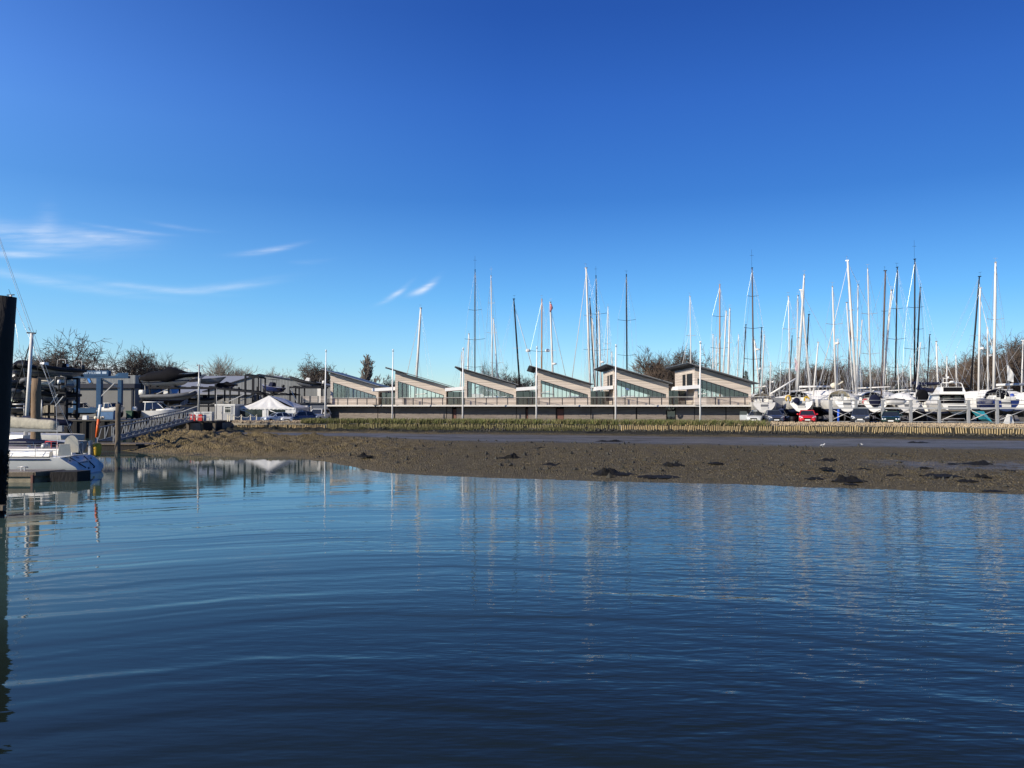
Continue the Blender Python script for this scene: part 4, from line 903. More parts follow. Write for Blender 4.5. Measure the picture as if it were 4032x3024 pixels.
    if radar:
        for py, rr in radar:
            q = (py-top[1])/(base[1]-top[1]); c = loc_(P1.lerp(P0, q)+Vector((.32,-.15,0))); rd = MB(); rd.lathe([(.02,-.12),(rr*.9,-.10),(rr,.0),(rr*.8,.14),(.05,.17)], 12, c); rd.bar(c-Vector((.3,0,.1)), c-Vector((0,0,.1)), .06); rd.build('radar_dome', K['white'], mo)
    if cradle:
        cr = thing('boat_cradle', cradle, 'boat cradle', loc, heading, 'steel cradles under the laid up yachts'); cr.scale = (s,s,s)
        for yy in (-2.6, 1.9):
            b = MB(); b.bar((-1.5,yy,.06),(1.5,yy,.06), .12); b.build('cross_beam', K['darksteel'], cr)
            for sg in (-1, 1):
                b = MB(); b.tube([(sg*1.45,yy,.1),(sg*1.12,yy,1.62)], .05, 6); b.tube([(sg*.5,yy,.1),(sg*1.28,yy,.95)], .03, 5); b.build('prop', K['blue'] if sg < 0 and heading == 0 else K['darksteel'], cr)
        b = MB(); b.bar((0,-3.4,.07),(0,2.8,.07), .14); b.build('keel_beam', K['darksteel'], cr)
    return root
h = R
K['offhood'] = mat('pale_grey_canvas', (.42,.38,.33), .85, var=.15)
# --- masts behind the timber building, left to right (photo px of the visible mast)
yacht('white masted yacht showing behind the second roof, with stays fanning to both sides', (1640,1484), 128, (1656,1212), 10, 'w', h(35), 11, [(1445,7)], furl=.06)
yacht('short grey mast just left of the white flagpole at the third roof', (1812,1500), 130, (1818,1386), 5, 'w', h(-25), 8, [])
yacht('short white mast left of the tall black triple spreader mast by the third roof', (1839,1454), 134, (1846,1314), 7, 'w', h(30), 9, [], furl=.05)
yacht('tall black mast with three pairs of spreaders above the third roof', (1870,1463), 132, (1870,1060), 5, 'k', h(8), 14, [(1221,26),(1338,40),(1446,40)], ant=1.2)
yacht('tall slim white mast right of the black one above the third roof', (1939,1484), 140, (1933,1084), 5, 'w', h(-12), 13, [(1193,13),(1311,20)], ant=.8)
yacht('leaning white mast close against the tall slim one above the third roof', (1959,1490), 136, (1942,1253), 5, 'w', h(20), 10, [(1430,26)])
yacht('thick black mast leaning right over the low end of the third roof', (2045,1497), 126, (2023,1176), 7, 'k', h(-40), 12, [], furl=.07)
yacht('varnished wooden mast with a red crossyard carrying two white domes', (2133,1452), 130, (2134,1176), 6, 'o', h(15), 12, [(1385,45)])
yacht('white mast with a rolled red flag at its head above the fourth roof', (2176,1466), 124, (2167,1189), 8, 'w', h(-38), 11, [], furl=.08, radar=[(1433,.35)])
yacht('tallest white mast of the cluster above the low end of the fourth roof', (2323,1500), 127, (2309,1053), 9, 'w', h(28), 14, [(1242,16)], furl=.04)
yacht('dark mast leaning beside the tallest white mast of the fourth roof cluster', (2340,1500), 131, (2323,1174), 6, 'k', h(-20), 11, [])
yacht('black mast with wide double spreaders in the fourth roof cluster', (2353,1500), 138, (2348,1084), 5, 'k', h(5), 13, [(1237,40),(1380,54)], ant=.8)
yacht('white mast leaning left between the dark masts of the fourth roof cluster', (2345,1500), 122, (2332,1253), 6, 'w', h(18), 10, [])
yacht('grey mast with a round radar at the left corner of the fifth roof', (2366,1500), 124, (2358,1224), 7, 'w', h(-16), 11, [], radar=[(1426,.32)])
yacht('thin white mast standing above the left part of the fifth roof', (2390,1441), 136, (2395,1206), 3.5, 'w', h(10), 9, [(1354,12)])
yacht('short stub of a white mast just left of the flagpole at the fifth roof', (2415,1440), 134, (2409,1386), 5, 'w', h(30), 8, [])
yacht('lone black mast with two pairs of spreaders above the fifth roof', (2469,1461), 132, (2468,1079), 6, 'k', h(0), 13, [(1262,35),(1400,37)], boom='blue')
yacht('slim white mast rising alone behind the peak of the sixth roof', (2721,1430), 128, (2719,1165), 4.5, 'w', h(22), 11, [(1322,19)], furl=.3)
yacht('thin white mast left of the varnished mast above the sixth roof', (2805,1452), 136, (2809,1316), 4, 'w', h(32), 9, [])
yacht('thin grey mast touching the varnished mast above the sixth roof', (2818,1456), 139, (2822,1325), 4, 'w', h(-15), 9, [])
yacht('varnished mast with two spreaders and a furled orange sail above the sixth roof', (2835,1467), 130, (2837,1118), 6, 'o', h(6), 12, [(1246,31),(1372,37)])
yacht('white mast second right of the varnished mast, leaning right', (2848,1467), 126, (2862,1224), 6, 'w', h(24), 10, [], furl=.05)
yacht('thicker white mast rightmost of the close group beside the varnished mast', (2868,1472), 122, (2876,1213), 8, 'w', h(-18), 11, [(1350,10)])
yacht('thin pale mast alone over the right slope of the sixth roof', (2901,1485), 132, (2910,1318), 4, 'w', h(40), 8, [], furl=.05)
yacht('short dark mast left of the tallest dark mast at the building end', (2927,1474), 134, (2939,1277), 5, 'k', h(-35), 9, [])
yacht('tallest dark mast with three spreaders at the right end of the timber building', (2968,1535), 112, (2965,1053), 6.5, 'b', h(3), 13, [(1166,22),(1293,37),(1415,38)], ant=1.6, hull='grey')
yacht('dark mast right of the tallest dark one, leaning right', (2991,1506), 124, (3001,1289), 5.5, 'k', h(20), 9, [])
yacht('white mast leaning left that makes a V at the building end, left leg', (2991,1533), 118, (2972,1338), 7, 'w', h(12), 10, [], radar=[(1376,.42),(1452,.2)])
# --- open boatyard on the right
yacht('grey hulled yacht half behind the balustrade at the right end of the building', (2998,1533), 102, (3012,1320), 6, 'w', h(-13), 10.5, [], hull='off', front=True, hood='offhood', cradle='steel cradle under the grey hulled yacht at the building end')
yacht('short white mast alone with a white box on it, right of the V masts', (3032,1546), 122, (3036,1427), 5, 'w', h(70), 8, [], radar=[(1504,.3)])
yacht('slim white mast with two spreaders, first tall one right of the building', (3110,1541), 118, (3108,1165), 5.5, 'w', h(12), 12, [(1296,26),(1430,36)])
yacht('dark mast close beside the first tall white mast right of the building', (3106,1546), 124, (3121,1322), 4.5, 'k', h(-40), 10, [], cover=True)
yacht('slim white mast left of the thick leaning white mast', (3138,1540), 126, (3145,1163), 6, 'w', h(-50), 12, [])
yacht('white sterned yacht with black hood and navy wheel cover behind the red hatchback', (3141,1528), 105, (3171,1080), 9, 'w', h(-15), 11.2, [(1330,14)], bot='blue', front=True, hood='blackcloth', furl=.05, boom=None, cradle='steel cradle under the yacht with the black hood')
yacht('thick white mast leaning left behind the black hooded yacht', (3191,1543), 116, (3158,1140), 8, 'w', h(55), 12, [(1358,12)], cover=True)
yacht('black mast leaning right with cap, behind the black hooded yacht', (3171,1510), 121, (3188,1237), 6, 'k', h(-65), 10, [])
yacht('short leaning white mast above the number eight hull', (3203,1550), 113, (3224,1347), 6, 'w', h(80), 10, [], cover=True)
yacht('yacht with beige sprayhood seen stern on behind the left bay of the steel frame', (3291,1514), 104, (3282,1127), 7, 'w', h(-11), 11.5, [(1277,33),(1420,42)], bot='blue', front=True, hood='cream', radar=[(1352,.25)], cradle='steel cradle under the yacht with the beige sprayhood')
yacht('short white mast close right of the radar mast over the beige sprayhood', (3296,1506), 120, (3302,1335), 5, 'w', h(62), 9, [], cover=True)
yacht('big thick white mast leaning left, tallest left of the dark brown one', (3372,1548), 114, (3343,1024), 11, 'w', h(48), 13, [(1222,12),(1330,14)], furl=.03)
yacht('white mast tucked left of the big thick leaning one', (3360,1548), 120, (3337,1190), 6, 'w', h(-70), 11, [])
yacht('grey brown mast crossing the big thick leaning white mast', (3337,1546), 124, (3356,1218), 7, 'b', h(58), 11, [], cover=True)
yacht('slim silver mast just right of the big thick leaning one', (3374,1540), 117, (3383,1120), 5.5, 'w', h(-55), 12, [])
yacht('short white mast leaning right of the slim silver one', (3379,1487), 128, (3398,1260), 5, 'w', h(65), 9, [])
yacht('short yellowish mast stub right of the leaning masts', (3391,1540), 126, (3390,1422), 4.5, 'w', h(85), 8, [], cover=True)
yacht('navy hooded yacht seen stern on behind the second bay of the steel frame', (3429,1550), 104, (3422,1055), 6, 'w', h(-19), 11.0, [(1236,31),(1394,35)], front=True, hood='navycloth', cradle='steel cradle under the navy hooded yacht')
yacht('dark brown mast leaning right beside the pale leaning mast', (3472,1541), 116, (3492,1064), 8, 'b', h(40), 12, [(1225,12)])
yacht('pale mast leaning right beside the dark brown one', (3475,1541), 121, (3515,1141), 9, 'w', h(-60), 12, [(1375,12)], cover=True)
yacht('black mast with three wide spreaders standing alone mid right', (3525,1540), 119, (3539,1050), 6, 'k', h(8), 13, [(1215,25),(1336,36),(1447,37)])
yacht('white canvas covered yacht behind the third bay of the steel frame', (3540,1560), 103, (3536,1430), 4, 'w', h(-16), 10.5, [], front=True, cover=True, hull='off', cradle='steel cradle under the canvas covered yacht')
yacht('short white mast left of the tallest black pair at right', (3587,1540), 126, (3588,1410), 5.5, 'w', h(70), 9, [], cover=True)
yacht('tallest black mast on the right half, with long slim masthead antenna', (3601,1515), 117, (3609,1018), 6.5, 'k', h(5), 14, [(1211,32),(1375,45)], ant=1.6, boom='navycloth', boomlen=5)
yacht('black mast leaning close right of the tallest black one', (3606,1522), 122, (3629,1130), 7, 'k', h(-45), 12, [(1296,18)])
yacht('white mast leaning against the foot of the tallest black pair', (3611,1518), 112, (3627,1349), 6, 'w', h(60), 9, [])
yacht('short black mast with cap, alone left of the motor cruiser', (3651,1522), 124, (3664,1317), 5, 'k', h(-70), 10, [], cover=True)
yacht('white mast with a long pale forestay left of the motor cruiser', (3694,1532), 115, (3689,1344), 7, 'w', h(-75), 10, [], furl=.02)
yacht('short grey mast with wind vane left of the cruiser flybridge', (3727,1532), 118, (3731,1405), 5, 'w', h(75), 9, [])
yacht('short slim mast rising out of the cruiser flybridge', (3767,1497), 121, (3766,1398), 4.5, 'w', h(80), 9, [], cover=True)
yacht('long black mast leaning right just beside the white radar mast', (3823,1518), 117, (3863,1087), 7, 'k', h(-80), 13, [], furl=.12)
yacht('white mast with radar box beside the long leaning black mast', (3853,1546), 113, (3866,1132), 8, 'w', h(72), 12, [], radar=[(1372,.28)], cover=True)
yacht('slim white mast with boxy radar left of the biggest white mast', (3891,1546), 121, (3892,1291), 6.5, 'w', h(60), 10, [], radar=[(1400,.3)])
yacht('blue hulled yacht seen stern on under the biggest white mast at right', (3913,1546), 102, (3928,1031), 11, 'w', h(-20), 12.0, [(1258,33)], hull='navy', front=True, hood='navycloth', boom=None, cradle='steel cradle under the blue hulled yacht')
yacht('white yacht whose slim mast leans at the right edge of the view', (4022,1550), 110, (4032,1340), 6, 'w', h(50), 11, [], cover=True)
# ------------------------------------------------------------------ more of the right hand yard
# side-on racing hull with the number eight
r_ = thing('racing_yacht', 'white hull lying side on with a black number eight behind the red hatchback', 'yacht', (wx(3205,109), 109, 1.45), h(90))
hb, deck = hull_mb(9.5, 3.0, 1.15, .4, .7, rake=.5, rev=.2); hb.shift(0,0,1.75); hb.build('hull', [K['white'], K['carbon'], K['antifoul']], r_); d = deck_mb(deck); d.shift(0,0,1.75); d.build('deck', K['offwhite'], r_)
kb = MB(); kb.box(-.1,.1,-.5,.6,0,1.5); kb.build('keel', K['keel'], r_)
wv = MB()
for k in range(4): wv.box(1.47,1.492,-2.6+k*1.1,-1.9+k*1.1,2.72,2.80)
wv.build('hull_window', K['window'], r_)
lx = 1.505
for t_, yy, sz in (('8', wx(3222,108)-wx(3205,108), .75), ('c', wx(3197,108)-wx(3205,108), .5)):
    lettering(t_, sz, K['carbon'], r_, (-lx, yy, 2.25), (R(90), 0, R(-90)))
# motor cruiser seen stern on
mc = thing('motor_cruiser', 'white flybridge motor cruiser seen stern on between the steel frame posts', 'motor boat', (wx(3772,101), 101, 1.45), h(-12)); mc.scale = (.93,.93,.93)
hb, deck = hull_mb(11.5, 4.0, 1.35, .55, .92, rake=1.2, flare=.12, chine=True); hb.shift(0,5.5,1.2); hb.build('hull', [K['white'], K['navy'], K['antifoul']], mc); d = deck_mb(deck); d.shift(0,5.5,1.2); d.build('deck', K['offwhite'], mc)
def wedge(b, y0, y1, w0, w1, z0, z1, fr=.6, m=0):
    b.add([(-w0,y0,z0),(w0,y0,z0),(w0,y1,z0),(-w0,y1,z0),(-w1,y0+.05,z1),(w1,y0+.05,z1),(w1,y1-fr,z1),(-w1,y1-fr,z1)], [(0,3,2,1),(4,5,6,7),(0,1,5,4),(1,2,6,5),(2,3,7,6),(3,0,4,7)], m)
b = MB(); wedge(b, 2.6, 8.2, 1.75, 1.55, 2.5, 3.72, 1.4); b.box(-1.95,1.95,.9,7.2,3.74,3.9); b.build('cabin', K['white'], mc)
b = MB(); b.box(-1.5,1.5,2.50,2.60,2.58,3.66); b.build('saloon_door', K['blackcloth'], mc); b = MB(); b.box(-1.2,-.2,2.47,2.49,3.0,3.5); b.box(.3,1.1,2.47,2.49,3.0,3.5); b.build('saloon_glass', K['window'], mc); b = MB(); b.box(-1.3,1.3,-.36,-.30,1.75,2.2); b.build('stern_opening_panel', K['tubegrey'], mc)  # grey stern panel stands in for the dark of the open cockpit
b = MB(); wedge(b, 2.2, 5.4, 1.65, 1.35, 3.91, 4.75, .9); b.build('flybridge', K['white'], mc)
b = MB(); b.box(-1.15,1.15,2.14,2.22,4.16,4.70); b.build('flybridge_window', K['blackcloth'], mc)
b = MB()
for sg in (-1, 1): b.tube([(sg*1.35,2.3,4.5),(sg*1.28,2.7,5.2),(sg*1.05,3.0,5.32)], .05, 6)
b.tube([(-1.1,3.0,5.32),(1.1,3.0,5.32)], .06, 6); b.tube([(-.9,3.0,5.3),(-.9,3.1,6.1)], .03, 5); b.tube([(.9,3.0,5.3),(.9,3.1,6.0)], .02, 5); b.tube([(-.95,3.0,5.9),(.2,3.0,5.9)], .03, 5); b.build('radar_arch', K['white'], mc)
b = MB(); b.lathe([(.03,5.35),(.30,5.37),(.32,5.46),(.22,5.56),(.03,5.58)], 12, (.15,3,0)); b.ball((-.3,3,6.05), .16, 8); b.build('radar_dome', K['white'], mc)
b = MB(); b.box(-1.5,1.5,-1.0,-.2,1.55,1.66); b.build('bathing_platform', K['timber'], mc)
b = MB()
for sg in (-1, 1): b.tube([(sg*1.75,-.1,2.5),(sg*1.75,-.1,3.2),(sg*1.8,2.4,3.25)], .02, 5)
b.tube([(-1.75,-.1,3.2),(1.75,-.1,3.2)], .02, 5); b.build('stern_rail', K['steel'], mc)
b = MB()
for yy in (1.0, 6.0): b.box(-1.2,1.2,yy,yy+.5,-.02,.75)
tag(b.build('timber_blocks', K['darktimber']), 'dark blocks propping up the motor cruiser', 'blocks').location = (wx(3772,101), 101, 1.45)
# big round black cover on a davit boat, wheel covers
def disc(px, py, D, rpx, m, name, label, cat):
    b = MB(); r = rpx/F*D; b.loft([[Vector((r*q*math.cos(2*math.pi*k/18), -.12*math.sqrt(max(0,1-q*q))+dy, r*q*math.sin(2*math.pi*k/18))) for k in range(18)] for q, dy in ((.1,0),(.6,0),(.95,0),(1,.05),(.9,.14),(.1,.18))], smooth=True)
    o = b.build(name, m); o.location = at(px, py, D); tag(o, label, cat); return o
disc(3632, 1559, 98.0, 26, K['blackcloth'], 'wheel_cover', 'big round black cover behind the steel frame left of the motor cruiser', 'cover')
disc(3137, 1578, 98.6, 13, K['navycloth'], 'wheel_cover', 'navy cover over the wheel of the black hooded yacht', 'cover')
disc(3445, 1577, 97.6, 24, K['navycloth'], 'wheel_cover', 'large navy cover over the cockpit of the navy hooded yacht', 'cover')
disc(3940, 1560, 97.0, 16, K['blackcloth'], 'wheel_cover', 'black dome cover over the cockpit of the blue hulled yacht', 'cover')
disc(3986, 1558, 97.0, 9, K['blue'], 'wheel_cover', 'small bright blue cover right of the black dome cover', 'cover')
for px, py, m, lab in ((3104,1569,'yellow','yellow horseshoe lifebuoy on the left quarter of the black hooded yacht'), (3176,1574,'yellow','orange yellow lifebuoy case on the right quarter of the black hooded yacht'), (3408,1582,'red','red and white lifebuoy case on the left quarter of the navy hooded yacht')):
    b = MB(); D = 99.0; b.loft([[Vector((math.cos(a)*(.30+.10*math.cos(q)), .09*math.sin(q), math.sin(a)*(.34+.10*math.cos(q)))) for q in [2*math.pi*k/8 for k in range(8)]] for a in [R(-60+t*30) for t in range(11)]], smooth=True)
    o = b.build('lifebuoy', K[m]); o.location = at(px, py, D); tag(o, lab, 'lifebuoy')
# dinghy on davits (white tube) left of the black round cover
rb = thing('inflatable_dinghy', 'pale grey dinghy slung under a cover between the steel posts', 'dinghy', at(3528, 1585, 97.5))
b = MB(); b.tube([(-1.2,0,0),(-.6,0,.05),(.6,0,.05),(1.15,0,0)], [.18,.30,.30,.16], 10); b.build('tube', K['offwhite'], rb)
b = MB(); b.tube([(-1.1,.1,.35),(0,.1,.42),(1.1,.1,.35)], [.05,.09,.05], 8); b.build('cover', K['blackcloth'], rb)
# long boom with a cream sail bundle
lb = thing('long_boom', 'long white spar lying level above the hulls with a cream bundle at its end', 'spar', at(3148, 1523, 108))
xe = wx(3292,108)-wx(3148,108); b = MB(); b.tube([(0,0,0),(xe*.5,0,.02),(xe,0,.04)], .13, 8); b.build('spar', K['furl'], lb)
b = MB(); b.ball((xe-.2,0,.15), .55, 9, sc=(1,.6,.75)); b.bar((xe-.2,0,0),(xe+.9,0,.7), .14); b.build('sail_bundle', K['cream'], lb)
b = MB(); b.tube([(xe*.02,.2,-2.2),(xe*.02,.2,0)], .06, 6); b.tube([(xe*.9,.2,-2.2),(xe*.9,.2,0)], .06, 6); b.build('prop', K['steel'], lb)
pl = MB(); pl.tube([at(3033,1551,108), at(3133,1491,108)], .11, 8); tag(pl.build('loose_spar', K['furl']), 'white spar propped up at a slant right of the building end', 'spar')
nb = thing('covered_boom', 'navy covered boom left of the motor cruiser', 'spar', at(3614, 1535, 106)); b = MB(); xe = wx(3727,106)-wx(3614,106)
b.tube([(0,0,.35),(xe*.15,0,.0),(xe*.6,0,-.05),(xe,0,-.1)], [.35,.30,.24,.18], 8); b.build('sail_cover', K['navycloth'], nb); b = MB(); b.tube([(xe*.2,.1,-2.0),(xe*.2,.1,0)], .05, 6); b.tube([(xe*.9,.1,-2.0),(xe*.9,.1,0)], .05, 6); b.build('prop', K['steel'], nb)
wb_ = thing('white_covered_boom', 'white boom at the far right over the blue hulled yacht', 'spar', at(3925, 1516, 104)); xe = wx(4045,104)-wx(3925,104); b = MB(); b.tube([(0,0,0),(xe,0,.1)], .16, 8); b.build('spar', K['furl'], wb_); b = MB(); b.tube([(xe*.5,.1,0),(xe*.2,.1,-1.4)], .06, 6); b.build('strut', K['steel'], wb_)
# flags
def flag(px, py, D, hpx, wpx, m, label):
    r_ = thing('hanging_flag', label, 'flag', at(px, py, D)); hh, ww = hpx/F*D, wpx/F*D; b = MB(); n = 10
    g = [(lerp(0, (1-.3*abs(j/n-.55))*ww*min(1, .35+1.3*j/n), i/4)-.15*ww, .05*math.sin(i*2+j*.9), -hh*j/n-.12*hh*i/4) for j in range(n+1) for i in range(5)]
    b.add(g, [(j*5+i, j*5+i+1, (j+1)*5+i+1, (j+1)*5+i) for j in range(n) for i in range(4)], 0, True); b.build('cloth', m, r_)
    b = MB(); b.tube([(-.16*ww,.03,1.2),(-.16*ww,.03,-hh*2.0)], .015, 5); b.build('halyard', K['wire'], r_); return r_
flag(3972, 1436, 103, 62, 26, K['white'], 'long white flag hanging limp at the far right')
flag(3133, 1406, 107, 52, 14, mat('pink_flag', (.60,.46,.48), .8, var=.35, scale=3), 'pale pink patterned flag hanging beside the thick leaning white mast')
b = MB(); o_ = at(2168, 1196, 124); b.tube([o_+Vector((0,-.2,0)), o_+Vector((.12,-.2,-.6)), o_+Vector((-.05,-.2,-1.2))], [.16,.24,.1], 7); tag(b.build('rolled_flag', mat('rolled_red_flag', (.42,.16,.17), .8, var=.6, scale=4)), 'red and white flag bundled at the head of a white mast', 'flag')
for px in (2078, 2090+4): pass
for px, lab in ((2079, 'left white dome on the red crossyard of the varnished mast'), (2156, 'right white dome on the red crossyard of the varnished mast')):
    b = MB(); b.lathe([(.05,-.22),(.34,-.2),(.36,0),(.30,.20),(.05,.28)], 12); o = b.build('radome', K['white']); o.location = at(px, 1380, 129.6); tag(o, lab, 'radar dome')

# steel frame standing along the right hand quay
sfx = [3270, 3370, 3475, 3585, 3697, 3812, 3925, 4040]
sfr = thing('steel_staging', 'long galvanised steel frame of posts, rails and cross braces along the right yard', 'steel frame', (0, 90, 0))
def sD(px): return interp([(3270,92.6),(4040,88.0)], px)
def sP(px, py): D = sD(px); p = at(px, py, D); return p-Vector((0,90,0))
for i, px in enumerate(sfx):
    b = MB(); p, q = sP(px, 1574), sP(px, 1668+i); q.z = 1.40; p.z = max(p.z, wz(1574, sD(px))); w = .26 if i else .30
    b.box(p.x-w/2, p.x+w/2, p.y-.13, p.y+.13, q.z, p.z); b.build('post', K['steel'], sfr)
zb = [4.10, 3.66]
for a, c in zip(sfx, sfx[1:]):
    pa, pc = sP(a, 1600), sP(c, 1600)
    for zz, w in ((wz(1576, 90),.055),(wz(1592, 90),.05)):
        b = MB(); b.tube([(pa.x,pa.y,zz),(pc.x,pc.y,zz)], w/2*1.3, 6); b.build('rail', K['steel'], sfr)
    b = MB(); b.bar((pa.x+.13,pa.y,wz(1607,90)),(pc.x-.13,pc.y,wz(1607,90)), .12, .16); b.build('beam', K['steel'], sfr)
    b = MB(); b.bar((pa.x+.13,pa.y,1.78),(pc.x-.13,pc.y,1.78), .06, .06); b.build('rail', K['steel'], sfr)
    b = MB(); b.tube([(pa.x+.1,pa.y-.03,1.95),(pc.x-.1,pc.y-.03,3.12)], .045, 6); b.build('brace', K['steel'], sfr)
    if a in (3270, 3370, 3475, 3585, 3812): b = MB(); b.tube([(pa.x+.1,pa.y+.06,3.12),(pc.x-.1,pc.y+.06,1.95)], .035, 6); b.build('brace', K['steel'], sfr)
# boat trailer / ladder bits behind the frame
tr = thing('boat_trailer', 'low galvanised boat trailer behind the steel frame below the motor cruiser', 'trailer', (wx(3755,95.5), 95.5, 1.45)); b = MB()
b.tube([(-1.3,0,.25),(-1.2,0,.55),(1.2,0,.6),(1.35,0,.2)], .035, 6); b.tube([(-1.3,.9,.25),(1.2,.9,.3)], .035, 6); b.build('frame', K['steel'], tr)
for sg in (-1, 1):
    w_ = MB(); n = 14; w_.loft([[Vector((math.cos(2*math.pi*k/n)*rr, yy, math.sin(2*math.pi*k/n)*rr)) for k in range(n)] for rr, yy in ((.08,-.09),(.24,-.09),(.27,-.05),(.27,.05),(.24,.09),(.08,.09))], smooth=True); o = w_.build('wheel', K['rubber'], tr); o.location = (sg*.75, .45, .27)
# blue prop, teal tarpaulin, white boards
b = MB(); b.tube([at(3300,1665,95), at(3301,1612,95)], .13, 8); tag(b.build('prop_post', mat('blue_prop_paint', (.02,.10,.55), .5)), 'bright blue upright prop behind the left bay of the steel frame', 'prop')
tp = MB(); pts = [(wx(3850,96.5),96.5,2.9),(wx(3872,96.5),96.5,2.9),(wx(3918,96.5),97.5,1.6),(wx(3898,96.5),95.9,1.5),(wx(3864,96.5),95.7,2.0)]
tp.loft([[Vector(p) for p in pts], [Vector((x+.15, y+1.6, z-.05)) for x, y, z in pts]]); tag(tp.build('tarpaulin', mat('teal_tarpaulin', (.02,.26,.33), .6, var=.3, scale=3, bump=.5, bscale=5)), 'teal tarpaulin hanging below the motor cruiser right of its stern', 'tarpaulin')
for k, (px, lean, lab) in enumerate(((3960, .25, 'white triangular board leaning under the blue hulled yacht, left one'), (3985, -.2, 'white triangular board leaning under the blue hulled yacht, right one'))):
    b = MB(); D = 95; b.prism([(-.35,0),(.4,0),(.2+lean,1.05),(lean-.1,1.1)], 'y', -.04, .04); o = b.build('leaning_board', K['white']); o.location = (wx(px, D), D+k*.3, 1.46); tag(o, lab, 'board')
# clutter under the hulls: dark oil drums, pallets
for k, (px, D, lab) in enumerate(((3120,93,'dark drum under the black hooded yacht'), (3232,94,'dark drum right of the red hatchback'), (3560,92,'dark drum between the green saloon and the steel post'), (3660,93,'dark drum under the round black cover'))):
    b = MB(); b.lathe([(.02,0),(.28,0),(.30,.03),(.30,.28),(.31,.30),(.30,.32),(.30,.58),(.31,.60),(.30,.62),(.30,.86),(.28,.88),(.02,.88)], 14); o = b.build('oil_drum', K['darksteel']); o.location = (wx(px, D), D, 1.45); tag(o, lab, 'drum')

